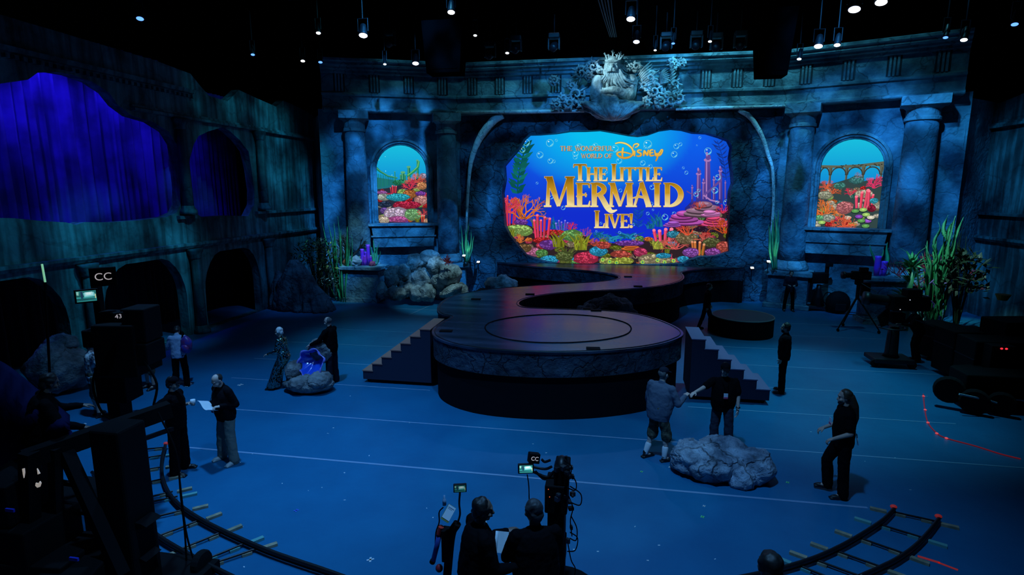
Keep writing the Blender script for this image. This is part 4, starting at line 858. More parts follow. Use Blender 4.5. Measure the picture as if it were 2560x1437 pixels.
p.strip([(855, 330), (835, 430), (760, 500), (650, 580), (690, 620)], [26, 40, 46, 44, 30], srgb(30, 140, 95)); p.strip([(850, 330), (830, 420), (755, 490), (650, 568)], 14, srgb(110, 190, 110))
p.mound(540, 690, 140, 50, srgb(40, 140, 100), 26)
p.poly([(120, 800), (300, 780), (560, 720), (760, 640), (980, 560), (980, 1370), (120, 1370)], srgb(40, 45, 60))
for i in range(40): p.mound(p.r.uniform(140, 970), p.r.uniform(800, 1340), p.r.uniform(40, 80), p.r.uniform(25, 40), p.r.choice([PINK, RED, CREAM, PURP, LIME, ORANGE, TAN]), 12)
p.mound(910, 580, 60, 50, srgb(175, 160, 190), 20); p.fan(800, 690, 190, srgb(215, 95, 70), 10, 4, 1.5); p.mound(890, 740, 90, 60, srgb(220, 150, 100), 26); p.fan(690, 790, 180, srgb(205, 50, 75), 11, 4, 1.4); p.tubes(405, 860, 90, 130, 4, srgb(215, 55, 70)); p.fan(210, 830, 60, RED, 6, 2)
p.mound(210, 850, 90, 26, srgb(170, 100, 180), 18); p.mound(240, 930, 110, 60, srgb(165, 180, 170), 34); p.mound(560, 850, 90, 55, LIME, 26); p.mound(680, 880, 120, 70, srgb(185, 110, 60), 40); p.mound(860, 870, 90, 40, PURP, 20)
p.mound(480, 930, 200, 65, srgb(45, 180, 205), 60); p.mound(870, 980, 120, 80, srgb(215, 150, 145), 40); p.mound(620, 1060, 240, 65, srgb(190, 40, 75), 60); p.mound(250, 1050, 120, 50, srgb(40, 60, 90), 24); p.mound(240, 1150, 70, 50, srgb(110, 80, 165), 20)
p.mound(440, 1210, 220, 110, srgb(205, 185, 215), 60); p.mound(460, 1300, 190, 50, srgb(190, 90, 160), 30); p.mound(720, 1220, 150, 100, srgb(125, 185, 125), 50); p.fan(890, 1230, 130, srgb(205, 60, 75), 10, 3, 1.6); p.mound(230, 1310, 90, 60, srgb(210, 195, 175), 30); p.tubes(890, 1350, 60, 130, 2, srgb(225, 75, 45)); p.mound(940, 1330, 40, 40, srgb(220, 170, 140), 12); p.grass(790, 1350, 110, 80, 14, OLIVE)
p.build('reef_picture', t)
t, p = arch_screen(right3, rhole, wrz, 'right arched window screen showing corals and a row of sunken arches', 22, (150, 95, 1055, 1375), 1)
SG, SGD = srgb(95, 100, 85), srgb(55, 60, 55)
p.poly([(140, 455), (400, 465), (700, 455), (1080, 415), (1080, 500), (900, 475), (660, 500), (420, 500), (140, 500)], SG)
for i in range(30): p.disc(p.r.uniform(150, 1060), p.r.uniform(455, 495), 14, 8, p.jit(SGD, .4), 6)
for x in (295, 535, 775, 1030): p.strip([(x, 480), (x, 590), (x, 800)], [70, 30, 34], SG); p.strip([(x + 8, 500), (x + 8, 800)], 9, SGD); p.disc(x, 600, 26, 10, SGD, 8)
for x0, x1 in ((140, 280), (310, 525), (552, 765), (790, 1010)): p.strip(arcpts((x0 + x1) / 2, 600, (x1 - x0) / 2, -105, 0, 180, 12), 18, SGD)
p.poly([(130, 720), (300, 740), (480, 690), (640, 640), (780, 700), (1080, 640), (1080, 1390), (130, 1390)], srgb(50, 70, 70))
for i in range(46): p.mound(p.r.uniform(150, 1060), p.r.uniform(740, 1340), p.r.uniform(40, 80), p.r.uniform(25, 42), p.r.choice([PINK, RED, CREAM, TAN, ORANGE, LIME, srgb(60, 120, 110), CREAM]), 12)
p.mound(690, 680, 110, 60, srgb(70, 140, 140), 30); p.fan(700, 650, 90, srgb(150, 130, 150), 8, 3); p.fan(940, 800, 200, srgb(210, 50, 100), 10, 4); p.fan(250, 800, 160, srgb(200, 90, 80), 9, 4); p.fan(340, 880, 180, srgb(215, 95, 55), 11, 4, 1.5); p.mound(450, 760, 90, 50, srgb(70, 140, 130), 24); p.fan(620, 900, 130, srgb(210, 45, 80), 9, 3)
p.mound(250, 900, 110, 60, srgb(170, 175, 150), 40); p.mound(820, 880, 130, 60, srgb(200, 190, 165), 36); p.tubes(790, 1090, 170, 280, 3, srgb(235, 75, 105)); p.tubes(920, 1100, 90, 290, 2, srgb(235, 75, 105)); p.mound(970, 980, 60, 40, srgb(60, 180, 205), 18); p.mound(950, 1090, 60, 50, srgb(150, 30, 60), 24); p.fan(270, 1220, 310, srgb(220, 110, 50), 12, 4, 1.6); p.mound(560, 1080, 130, 90, srgb(205, 120, 125), 50)
p.mound(330, 1240, 110, 60, srgb(170, 180, 165), 30); p.mound(190, 1240, 70, 40, srgb(110, 195, 140), 18)
for x, y, c in ((720, 1130, GREENC), (830, 1110, LIME), (880, 1180, LIME), (780, 1210, PURP), (910, 1270, srgb(140, 75, 185)), (820, 1270, GREENC), (890, 1345, GREENC), (620, 1230, CREAM), (240, 1310, LIME), (950, 1220, CREAM)): p.disc(x, y + 8, 62, 34, srgb(25, 45, 45), 12); p.disc(x, y, 56, 28, c, 12); p.disc(x, y - 3, 24, 10, tuple(min(1, v * 1.6) for v in c), 10)
p.fan(560, 1370, 210, srgb(225, 90, 60), 12, 4, 1.8); p.mound(170, 1360, 60, 30, CREAM, 14)
p.build('reef_picture', t)
# ------------------------------------------------------------------ rocks
RK = stone('rock grey', (0.06, 0.07, 0.08), (0.42, 0.45, 0.47), 1.6, 0.9, 0.3, 0.0, 0.9)
RKP = stone('pale rock', (0.10, 0.12, 0.12), (0.62, 0.66, 0.66), 2.2, 1.2, 0.3, 0.0, 0.8)
RKF = stone('front rock grey', (0.09, 0.13, 0.19), (0.44, 0.55, 0.68), 2.6, 1.1, 0.45, 0.0, 1.0)
RKD = stone('dark rock', (0.03, 0.035, 0.05), (0.14, 0.15, 0.19), 2.0, 1.2, 0.4, 0.0, 0.8)
def view_depth(p): return (V(p) - V((0, 0, CAM_H))).dot(fw)
def rockmesh(c, r, seed, amp=0.25, scale=1.2, rot=0.0, fine=(40, 24), ridge=True, flat=True):
    m = MB(); R = Matrix.Rotation(rot, 3, 'Y') if rot else Matrix.Identity(3); m.ell((0, 0, 0), r, R, *fine); m.displace(amp * min(r), scale / min(r), seed, 4, False)
    if ridge: m.displace(amp * .4 * min(r), 2.2 / min(r), seed + 3, 2, True)
    c = V(c); m.v = [p + c for p in m.v]
    if flat: m.v = [V((p.x, p.y, max(p.z, 0.0))) for p in m.v]
    return m
# boulder pile by the left planter
Yp = 23.4
t = thing('boulder_pile', G(1050, 747), 'pale boulder pile set piece under the left arched window', 'rocks')
for i, (zx, zy, rx, rz, rot, dy) in enumerate([(500, 1215, 46, 62, .2, 0), (572, 1195, 36, 55, -.1, .1), (640, 1135, 50, 58, .3, .4), (700, 1110, 34, 45, 0, .5), (768, 1155, 58, 58, .2, .2), (850, 1205, 68, 62, -.2, 0), (735, 1105, 62, 44, .1, .7), (520, 1322, 66, 40, 0, -.3), (600, 1300, 34, 40, .1, -.1), (650, 1322, 40, 52, .2, -.2), (715, 1318, 50, 52, 0, -.2), (860, 1305, 75, 30, -.5, -.3), (440, 1305, 32, 60, .1, -.1), (930, 1300, 30, 50, -.4, .1), (680, 1230, 75, 65, 0, .3), (790, 1240, 60, 60, 0, .2), (590, 1250, 60, 60, 0, .3)]):
    p = AY(780 + zx / 2.477, 200 + zy / 2.477, Yp + dy); k = view_depth(p) / F / 2.477
    rockmesh(p, (rx * k, max(rx, rz) * k * .8, rz * k), i * 1.7, .30, 1.3, rot, (26, 16)).build('boulder', RKP, t, True, smooth=True)
pb_ = G(1050, 747)
rockmesh(pb_ + V((.05, .75, .25)), (1.75, .75, .6), 21.0, .2).build('boulder', RKP, t, True, smooth=True)
for dx_ in (-1.3, -.5, .3, 1.1): rockmesh(pb_ + V((dx_, .28, .15)), (.42, .4, .3), 30 + dx_, .25).build('boulder', RKP, t, True, smooth=True)
p = AY(1118, 655, 22.9); m = MB()
for i in range(26):
    a = random.Random(i).uniform(0, 6.28); q = random.Random(i + 50).uniform(.1, .32); m.cone(p, p + V((q * math.cos(a), -.05, q * .8 * math.sin(a) + .1)), .02, .012, 6)
tag(m.build('sea_anemone', mat('red coral', (0.45, 0.04, 0.05), .7)), 'small red coral tuft on top of the boulder pile', 'coral')
def rock_thing(name, px, py, parts, m, label, world_amp=.25, Yofs=0):
    base = G(px, py); t = thing(name, base, label, 'rock')
    for i, (dx, dy, dz, rx, ry, rz, sd) in enumerate(parts):
        rockmesh(base + V((dx, dy, dz)), (rx, ry, rz), sd, world_amp, 1.1).build('rock_body' if i == 0 else 'rock_lump', m, t, True, smooth=True)
    return t
rock_thing('rock', 1797, 1190, [(0, .15, .20, .72, .42, .32, 4.2), (-.52, .1, .27, .30, .34, .28, 8.1), (.10, .3, .36, .44, .34, .24, 2.2), (.58, .0, .25, .30, .30, .27, 5.5), (.33, -.22, .12, .22, .22, .24, 6.6), (-.15, -.05, .26, .42, .36, .28, 9.4)], RKF, 'lumpy grey rock on the floor beside the two people shaking hands')
p = AY(1252, 712, 23.2); t = thing('rock', (p.x, 23.2, 0), 'small pale rock on a dark ledge behind the stage', 'rock')
rockmesh((p.x, 23.2, p.z), (.66, .45, .36), 3.3, .3).build('rock_body', RKP, t, True, smooth=True); rockmesh((p.x + .25, 23.0, p.z - .1), (.45, .4, .32), 5.3, .3).build('rock_lump', RKP, t, True, smooth=True)
m = MB(); m.box((p.x + .2, 23.3, (p.z - .3) / 2), (2.6, 1.4, p.z - .3)); tag(m.build('black_plinth', BLACK), 'black plinth hidden behind the stage under the small pale rock', 'plinth')
p = AY(1525, 752, 18.3); t = thing('rock', (p.x, 18.3, 0), 'blue lit dark rock standing in the curve of the stage', 'rock')
rockmesh((p.x, 18.3, .55), (.95, .6, 1.0), 7.7, .3).build('rock_body', RKD, t, True, smooth=True); rockmesh((p.x - .7, 18.2, .5), (.6, .5, .75), 1.7, .3).build('rock_lump', RKD, t, True, smooth=True)
# tall dark fluted rock at the back left
b = G(745, 778); t = thing('rock', b, 'tall dark ridged rock at the back left corner of the floor', 'rock')
def fluted(c, rx, ry, h, seed):
    m = MB(); secs = []; n = 60; rnd = random.Random(seed)
    for k in range(17):
        z = h * k / 16; f = (1 - (k / 16) ** 1.6) * .85 + .15; f *= 1 + .12 * noise.noise(V((seed, z * 2, 0))); ring = []
        for i in range(n):
            a = 2 * math.pi * i / n; q = noise.noise(V((math.cos(a) * 3.4, math.sin(a) * 3.4 + seed, z * .5))); g = 1 + .24 * q + .08 * noise.noise(V((a * 6, z * 3, seed)))
            ring.append(V(c) + V((rx * f * g * math.cos(a) - .25 * z / h, ry * f * g * math.sin(a), z)))
        secs.append(ring)
    return m.loft(secs)
fluted(b + V((-.1, .5, 0)), 1.15, .8, 2.1, 3).build('rock_body', RKD, t, True, smooth=True); fluted(b + V((.75, .3, 0)), .75, .6, 1.2, 8).build('rock_spur', RKD, t, True, smooth=True); fluted(b + V((-.95, .6, 0)), .6, .6, 1.6, 11).build('rock_spur', RKD, t, True, smooth=True)
# dark rock at far left
b = G(128, 985); t = thing('rock', b, 'grey boulder at the far left beside the camera crane', 'rock')
k = view_depth(b) / F
rockmesh(b + V((0, .3, 58 * k)), (66 * k, 60 * k, 62 * k), 2.6, .22).build('rock_body', RK, t, True, smooth=True); rockmesh(b + V((-8 * k, .5, 118 * k)), (36 * k, 34 * k, 20 * k), 5.1, .25).build('rock_cap', RK, t, True, smooth=True)
# shell seat rock, centre left
b = G(768, 985); k = view_depth(b) / F; t = thing('shell_rock', b, 'grey rock prop holding an open shiny blue shell, leaned on by the person in sequins', 'rock prop')
Lk = lambda zx, zy: ((zx / 6.532 + 620 - 768) * k, (985 - 780 - zy / 6.532) * k)
def rk(zx, zy, rx, rz, dy, ry, sd, nm):
    x, z = Lk(zx, zy); rockmesh(b + V((x, dy, max(z, 0.02))), (rx / 6.532 * k, ry, rz / 6.532 * k), sd, .16, 1.2).build(nm, RK, t, True, smooth=True)
rk(910, 1210, 420, 140, .25, .42, 2.0, 'rock_body'); rk(650, 1030, 130, 180, .3, .3, 4.0, 'rock_lump'); rk(1130, 1140, 190, 140, .2, .36, 6.0, 'rock_lump'); rk(960, 760, 215, 210, .75, .22, 8.0, 'rock_back'); rk(840, 1180, 180, 120, .05, .3, 12.0, 'rock_lump')
SHELL = mat('shiny blue shell', (0.02, 0.10, 0.75), 0.12, spec=0.9, coat=1.0)
m = MB(); secs = []
for j in range(9):
    f = j / 8.0; ring = []
    for i in range(40):
        a = 2 * math.pi * i / 40; w = 1 + .10 * math.sin(6 * a) + .05 * noise.noise(V((math.cos(a) * 2, math.sin(a) * 2, 3)))
        x, z = Lk(950 + 225 * w * f * math.cos(a), 850 - 190 * w * f * math.sin(a) + (40 * f if math.sin(a) < 0 else 0)); bow = .30 * (1 - f * f)
        ring.append(b + V((x, .28 + bow + .12 * math.sin(a) * f + .03 * noise.noise(V((x * 9, z * 9, 1))), z)))
    secs.append(ring)
m.loft(secs, cap=False); sh = m.build('shell', SHELL, t, True, smooth=True); plabel(sh, 'open shiny blue shell')
x_ = [secs[-1][i] for i in range(40)]; MB().tube(x_ + [x_[0]], [.022 + .012 * math.sin(i * 1.4) for i in range(41)], 8).build('shell_rim', mat('pearly violet rim', (0.25, 0.25, 0.85), 0.15, coat=1.0), t, True, smooth=True)
# ------------------------------------------------------------------ planters and sea plants
def planter(x0, x1, y, z, d, label):
    t = thing('planter', ((x0 + x1) / 2, y + d / 2, 0), label, 'planter', 'stone planters by the outer columns'); w = x1 - x0
    m = MB(); m.box((0, 0, z / 2), (w, d, z)); m.build('box', S1, t, mods=[('bevel', .02)]); m = MB(); m.box((0, 0, z + .07), (w + .3, d + .3, .16)); m.build('cap', S2, t, mods=[('bevel', .03)]); m = MB(); m.box((0, 0, .1), (w + .15, d + .15, .2)); m.build('plinth', S2, t)
    m = MB(); m.box((0, 0, z - .12), (w + .08, d + .08, .06)); m.build('band', S2, t)
    return t
a = AY(858, 700, 23.3); bq = AY(944, 700, 23.3); PLZ = AY(900, 667, 23.2).z - .15; planter(a.x, bq.x, 23.3, PLZ, .9, 'stone planter at the left holding violet tube coral')
a = AY(2172, 700, 22.7); bq = AY(2268, 700, 22.7); PRZ = AY(2215, 694, 22.6).z - .15; planter(a.x, bq.x, 22.7, PRZ, .8, 'stone planter at the right holding violet tube coral')
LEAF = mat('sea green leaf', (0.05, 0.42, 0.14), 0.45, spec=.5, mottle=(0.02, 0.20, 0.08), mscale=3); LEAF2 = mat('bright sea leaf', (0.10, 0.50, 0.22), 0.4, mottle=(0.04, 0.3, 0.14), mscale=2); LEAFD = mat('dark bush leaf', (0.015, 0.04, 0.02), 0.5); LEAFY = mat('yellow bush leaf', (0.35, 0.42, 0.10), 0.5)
def blade(b, top, w, bend, seed, twist=.6):
    rnd = random.Random(seed); b, top = V(b), V(top); n = 12; pts = []; ws = []; sd = []
    a0 = rnd.uniform(0, 3.14)
    for i in range(n + 1):
        f = i / n; p = b.lerp(top, f) + V((bend * math.sin(f * 3.1) * (.6 if seed % 2 else -.6) + .25 * bend * math.sin(f * 9 + seed), bend * .5 * math.sin(f * 5 + seed), 0)); pts.append(p)
        ws.append(w * (math.sin(math.pi * min(1, f * .9 + .12)) ** .7) + .004); a = a0 * 0 + twist * math.sin(f * 4 + seed); sd.append(V((math.cos(a), math.sin(a), .1)))
    return MB().ribbon(pts, ws, sd, .006)
def blades(name, lst, Yb, m, label, cat='plant', grp=None, zb=0.0, wscale=1.0):
    """lst: (px base x, px top x, px top y, width m); base at floor/ledge zb"""
    cx = sum(l[0] for l in lst) / len(lst); c = AY(cx, 700, Yb); t = thing(name, (c.x, Yb, zb), label, cat, grp)
    for i, (bx, tx, ty, w) in enumerate(lst):
        q = AY(bx, 700, Yb); tp = AY(tx, ty, Yb + .1 * (i % 3 - 1)); blade((q.x, Yb + .06 * (i % 4 - 1.5), zb), tp, w * wscale, .06 + .02 * (i % 3), i * 3 + int(bx), .5).build('blade', m, t, True, smooth=True)
    return t
blades('seaweed', [(852, 805, 556, .10), (852, 818, 545, .09), (850, 836, 556, .16), (856, 868, 566, .18), (858, 852, 572, .10), (848, 812, 600, .12), (862, 876, 600, .12), (845, 834, 590, .2), (866, 868, 580, .1), (854, 845, 540, .1), (840, 800, 640, .1), (866, 880, 585, .08)], 23.3, LEAF, 'tall green sword-leaved seaweed left of the left stone planter')
blades('seaweed', [(1164, 1153, 562, .10), (1166, 1162, 572, .16), (1168, 1172, 556, .12), (1170, 1184, 590, .10), (1165, 1148, 600, .10), (1168, 1166, 590, .2), (1171, 1178, 575, .08)], 25.2, LEAF2, 'green seaweed clump lit from below, left of the big screen', zb=1.7)
blades('seaweed', [(1930, 1922, 560, .14), (1934, 1938, 530, .14), (1936, 1946, 520, .12), (1932, 1930, 545, .18), (1938, 1950, 560, .10), (1931, 1926, 580, .1), (1935, 1941, 570, .1)], 25.2, LEAF2, 'green seaweed clump lit from below, right of the big screen', zb=1.66)
blades('seaweed', [(935, 925, 612, .06), (938, 932, 600, .09), (942, 948, 605, .07), (940, 951, 628, .06), (936, 941, 618, .10)], 23.75, LEAF2, 'short green seaweed at the right end of the left planter', zb=PLZ + .15)
blades('seaweed', [(2196, 2176, 612, .10), (2206, 2220, 605, .16), (2200, 2208, 622, .10)], 23.2, LEAF, 'two broad green leaves behind the violet coral on the right planter', zb=PRZ + .15)
KELP_OLD = 0; KELP = [(2330, 2358, 538, .2), (2340, 2376, 540, .22), (2325, 2348, 556, .16), (2335, 2386, 565, .16), (2320, 2330, 610, .2), (2322, 2320, 640, .24), (2345, 2362, 620, .22), (2335, 2344, 600, .2), (2318, 2304, 660, .18), (2350, 2372, 705, .18), (2338, 2352, 650, .26), (2328, 2334, 680, .24), (2342, 2366, 585, .2), (2315, 2296, 690, .12), (2332, 2338, 630, .3), (2348, 2378, 640, .16)]
t = thing('kelp', (AY(2332, 700, 21.6).x, 21.6, 0), 'tall wavy green kelp at the right in front of the corner', 'plant')
def wavy(b, L, w, lean, seed):
    rnd = random.Random(seed); n = 14; pts = []; ws = []; sd = []; a0 = rnd.uniform(-.6, .6)
    for i in range(n + 1):
        f = i / n; pts.append(V(b) + V((lean * L * f + .05 * math.sin(f * 6 + seed), .08 * math.sin(f * 5 + seed * 2) - .05, L * f * (1 - .12 * abs(lean)))))
        ws.append(w * math.sin(math.pi * min(1, .08 + f * .92)) ** .8 * (1 + .15 * math.sin(f * 16 + seed)) + .004); a = a0 + .9 * math.sin(f * 5 + seed); sd.append(V((math.cos(a), math.sin(a), .15)))
    return MB().ribbon(pts, ws, sd, .005)
for i, (bx, tx, ty, w) in enumerate(KELP):
    q = AY(bx, 790, 21.6); tp = AY(tx, ty, 21.6); q = V((q.x, 21.6 + .12 * (i % 4 - 1.5), 0.0)); n = max(2, int((tp.z) / 1.05)); rnd = random.Random(i)
    MB().tube(spline([q, q.lerp(V((tp.x, q.y, tp.z)), .5) + V((.05, 0, 0)), V((tp.x, q.y, tp.z * .9))], 5), .014, 6).build('stalk', LEAF, t, True, smooth=True)
    for k_ in range(n):
        f = (k_ + .3) / n; p = q.lerp(V((tp.x, q.y, tp.z)), f); L = (tp.z / n) * 1.75; wavy(p, min(L, max(.3, tp.z - p.z + .02)), w * .62, (tp.x - q.x) / tp.z + rnd.uniform(-.20, .20) * (1 if k_ < n - 1 else .3), i * 7 + k_).build('leaf', LEAF2 if (i + k_) % 3 else LEAF, t, True, smooth=True)
# spiky agave-like sea plant
p = AY(2276, 700, 21.9); t = thing('spiky_sea_plant', (p.x, 21.9, 0), 'spiky green plant with a thick pale stem left of the tall kelp', 'plant')
MB().tube([(p.x, 21.9, 0), (p.x - .03, 21.9, 1.2), (p.x + .06, 21.9, 2.3)], [.12, .10, .08], 10).build('stem', LEAF2, t, True, smooth=True)
for i in range(60):
    r = random.Random(i); a = r.uniform(0, 6.28); z0 = r.choice([.7, .9, 1.1, 1.7, 2.0, 2.2, 2.35]) + r.uniform(-.15, .15); L = r.uniform(.45, .8); q = V((p.x, 21.9, z0)); e = q + V((L * math.cos(a), L * .6 * math.sin(a), r.uniform(.05, .6)))
    MB().ribbon([q, q.lerp(e, .5) + V((0, 0, .12)), e], [.06, .13, .004], V((-math.sin(a), math.cos(a), .2)), .006).build('leaf', LEAF if i % 3 else LEAF2, t, True, smooth=True)
def bush(name, c, r, n, m, m2, lsz, label, seed, spiky=False):
    t = thing(name, (c[0], c[1], 0), label, 'bush'); m1 = MB(); mb2 = MB(); rnd = random.Random(seed)
    for i in range(n):
        a = rnd.uniform(0, 6.28); b_ = rnd.uniform(-.6, 1.4); q = rnd.uniform(.5, 1); p = V(c) + V((r[0] * q * math.cos(a) * math.cos(b_), r[1] * q * math.sin(a) * math.cos(b_), r[2] * q * math.sin(b_)))
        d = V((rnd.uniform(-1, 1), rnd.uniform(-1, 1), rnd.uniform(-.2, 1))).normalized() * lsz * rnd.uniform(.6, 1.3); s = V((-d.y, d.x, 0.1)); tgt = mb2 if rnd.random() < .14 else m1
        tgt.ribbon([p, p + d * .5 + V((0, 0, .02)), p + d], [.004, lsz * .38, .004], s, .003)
    m1.build('foliage', m, t, True); mb2.build('paler_foliage', m2, t, True)  # a random share of leaves takes the second, paler colour
    st = MB()
    for i in range(7): a = i * .9; st.tube([(c[0], c[1], 0), (c[0] + r[0] * .3 * math.cos(a), c[1] + r[1] * .3 * math.sin(a), c[2]), (c[0] + r[0] * .7 * math.cos(a), c[1] + r[1] * .7 * math.sin(a), c[2] + r[2] * .6)], [.04, .03, .012], 6)
    st.build('stems', LEAFD, t, True)
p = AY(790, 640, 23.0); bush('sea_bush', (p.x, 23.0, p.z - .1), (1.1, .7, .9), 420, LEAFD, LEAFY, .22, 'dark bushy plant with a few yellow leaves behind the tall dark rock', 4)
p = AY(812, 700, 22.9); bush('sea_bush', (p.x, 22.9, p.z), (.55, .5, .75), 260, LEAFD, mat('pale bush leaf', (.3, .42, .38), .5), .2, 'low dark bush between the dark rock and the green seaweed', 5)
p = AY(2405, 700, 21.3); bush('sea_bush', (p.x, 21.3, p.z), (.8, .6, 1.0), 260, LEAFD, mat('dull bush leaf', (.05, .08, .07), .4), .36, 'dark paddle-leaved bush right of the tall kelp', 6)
# dark blades behind the bush on the right
blades('sea_grass', [(2400, 2388, 600, .05), (2402, 2396, 575, .05), (2404, 2410, 560, .06), (2406, 2418, 590, .05), (2400, 2380, 620, .05), (2408, 2426, 615, .05)], 22.4, LEAFD, 'thin dark sea grass rising behind the paddle-leaved bush')
def coral_tree(name, c, h, w, m, label, seed, depth=5, r0=.035):
    t = MB(); rnd = random.Random(seed)
    def br(p, d, L, r, k):
        e = p + d * L; t.cone(p, e, r, r * .75, 6)
        if k == 0: return
        for _ in range(2 if rnd.random() < .6 else 3): br(e, (d + V((rnd.uniform(-w, w), rnd.uniform(-.3, .3), rnd.uniform(-.2, .4)))).normalized(), L * rnd.uniform(.65, .9), r * .74, k - 1)
    for a in (-.5, 0, .5): br(V(c), V((a * w, 0, 1)).normalized(), h * .3, r0, depth - 1)
    return tag(t.build(name, m), label, 'coral')
p = AY(2318, 690, 22.6); coral_tree('fan_coral', (p.x, 22.6, .3), 2.4, .9, mat('red fan', (0.35, 0.025, 0.03), .7), 'red branching fan coral between the spiky plant and the kelp', 3, 6)
p = AY(2247, 690, 23.1); coral_tree('fan_coral', (p.x, 23.1, PRZ + .12), .5, .9, mat('red coral', (0.45, 0.04, 0.05), .7), 'small red coral on the right planter', 8, 4, .025)
p = AY(872, 655, 23.9); coral_tree('fan_coral', (p.x, 23.9, PLZ + .12), 1.4, .8, mat('brown coral', (0.035, 0.025, 0.02), .8), 'dark brown branching coral on the left planter', 5, 5)
def tube_coral(px, Yc, zb, hs, label, seed):
    p = AY(px, 650, Yc); t = thing('tube_coral', (p.x, Yc, zb), label, 'coral', 'violet tube corals in the planters'); VI = mat('violet tube', (0.20, 0.03, 0.62), .5, mottle=(0.5, 0.04, 0.45), mscale=4)
    for i, (dx, h, r) in enumerate(hs): MB().lathe([(r * .8, 0), (r, h * .4), (r * .95, h * .9), (r * 1.1, h), (r * .8, h), (r * .7, h - .08)], (dx, .06 * (i % 2), 0), 14).build('tube', VI, t, smooth=True)
tube_coral(914, 23.7, PLZ + .15, [(-.15, .75, .085), (.02, .62, .09), (.14, .95, .085), (.24, .4, .07), (-.04, .45, .07)], 'violet and pink tube coral on the left planter', 1)
tube_coral(2206, 23.05, PRZ + .15, [(-.15, .75, .11), (.1, .55, .12), (-.05, .3, .09)], 'violet tube coral on the right planter', 2)
for x, r, c, l in ((868, .2, (0.45, .12, .06), 'orange coral lump on the left planter'), (888, .28, (.30, .32, .34), 'grey stone on the left planter beside the orange coral'), (930, .14, (.4, .06, .12), 'red coral lump on the left planter')):
    p = AY(x, 650, 23.6); tag(rockmesh((p.x, 23.6, PLZ + .15 + r * .6), (r, r * .8, r * .8), r * 30, .3, flat=False).build('coral_lump', mat(l[:11], c, .8), smooth=True), l, 'coral')
# little violet plastic bits in the kelp
for i, (x, y) in enumerate(((2300, 706), (2304, 717), (2334, 700), (2336, 712), (2362, 708), (2328, 752), (2334, 768), (2320, 740))):
    p = AY(x, y, 21.1); m = MB(); m.cone(p, p + V((.12 * math.cos(i * 1.3), 0, .14 * math.sin(i * 2.1 + 1))), .022, .022, 8); tag(m.build('violet_polyp', mat('violet polyp', (.5, .3, .9), .4)), 'little violet coral polyp among the kelp leaves', 'coral', 'violet polyps in the kelp')
# ------------------------------------------------------------------ sculpture over the screen
SC = stone('sculpture stone', (0.20, 0.22, 0.23), (0.72, 0.76, 0.76), 3.0, 0.5, 0.2, 0.0, 0.4, 0.6)
def S3(zx, zy, d=0.0): return AY(1360 + zx / 6.919, 120 + zy / 6.919, 25.75 - d)
SK = 26.2 / F / 6.919
t = thing('sea_god_sculpture', S3(1200, 1250), 'carved stone bearded sea god with crown and crossed arms over the big screen', 'sculpture')
m = MB(); R_ = lambda a: Matrix.Rotation(math.radians(a), 3, 'Y'); k = SK
def E3(zx, zy, d, rx, ry, rz, rot=0): m.ell(S3(zx, zy, d), (rx * k, ry * k, rz * k), R_(rot))
def C3(a, b, r0, r1): m.cone(S3(*a), S3(*b), r0 * k, r1 * k, 14)
E3(1210, 700, 0, 290, 70, 230); E3(1190, 560, 0, 320, 70, 110); E3(1220, 860, 20 * k, 250, 80, 110)      # chest, shoulders, belly
C3((1190, 500, .05), (1180, 380, .22), 95, 90); E3(1185, 300, .30, 108, 120, 140)                              # neck, head
C3((930, 580, .10), (890, 830, .28), 105, 92); C3((890, 850, .28), (1230, 900, .55), 88, 62); C3((1510, 570, .10), (1490, 820, .25), 105, 92); C3((1480, 830, .28), (1200, 720, .60), 88, 62); C3((1200, 720, .60), (1040, 745, .50), 60, 48)
for i, (dx, dy) in enumerate(((-70, -18), (-78, 6), (-74, 28), (-62, 46))): C3((1050, 735 + dy * .7, .52), (1050 + dx, 735 + dy + 18, .42), 19, 14)
C3((1060, 720, .55), (1010, 690, .52), 18, 14)
C3((1185, 250, .56), (1178, 318, .66), 20, 30); E3(1178, 330, .64, 34, 24, 20); C3((1110, 268, .54), (1165, 258, .60), 20, 14); C3((1205, 258, .60), (1262, 270, .54), 14, 20); E3(1120, 340, .52, 42, 34, 36); E3(1245, 340, .52, 42, 34, 36); E3(1085, 310, .30, 22, 34, 46); E3(1292, 310, .30, 22, 34, 46)
m.build('figure', SC, t, True, mods=[('remesh', .028), ('smooth', 3)])
for x in (1138, 1228): mm = MB(); mm.ell(S3(x, 298, .56), (20 * k, 16 * k, 14 * k)); mm.build('eye', SC, t, True, smooth=True)
# beard and hair as flowing locks
rnd = random.Random(3)
def locks(name, lst):
    m = MB()
    for pts, r in lst:
        q = spline([S3(*p) for p in pts], 5); n = len(q); m.tube(q, [r * k * (1 - .75 * (i / (n - 1)) ** 2) + .004 for i in range(n)], 7)
    m.build(name, SC, t, True, smooth=True)
L = []
for i in range(44):
    f = i / 43; x0 = 1075 + 225 * f + rnd.uniform(-8, 8); y0 = 380 + 25 * math.sin(f * 3.1) + rnd.uniform(-10, 25); sw = (f - .22) * 330 + rnd.uniform(-25, 25); ln = 210 + 90 * math.sin(f * 2.6) + rnd.uniform(-60, 50)
    L.append(([(x0, y0, .55), (x0 + sw * .25 + rnd.uniform(-22, 22), y0 + ln * .4, .58), (x0 + sw * .6 + rnd.uniform(-26, 26), y0 + ln * .72, .52), (x0 + sw * 1.05 + 20, y0 + ln * rnd.uniform(.8, 1.05), .40)], rnd.uniform(13, 20)))
for s_ in (-1, 1):
    for j in range(4): L.append(([(1178 + s_ * 8, 360 + j * 6, .70), (1178 + s_ * 70, 370 + j * 10, .64), (1178 + s_ * 120, 400 + j * 14 - (20 if s_ > 0 else 0), .52), (1178 + s_ * 160, 385 + j * 18, .44)], 18))
locks('beard', L)
L = []
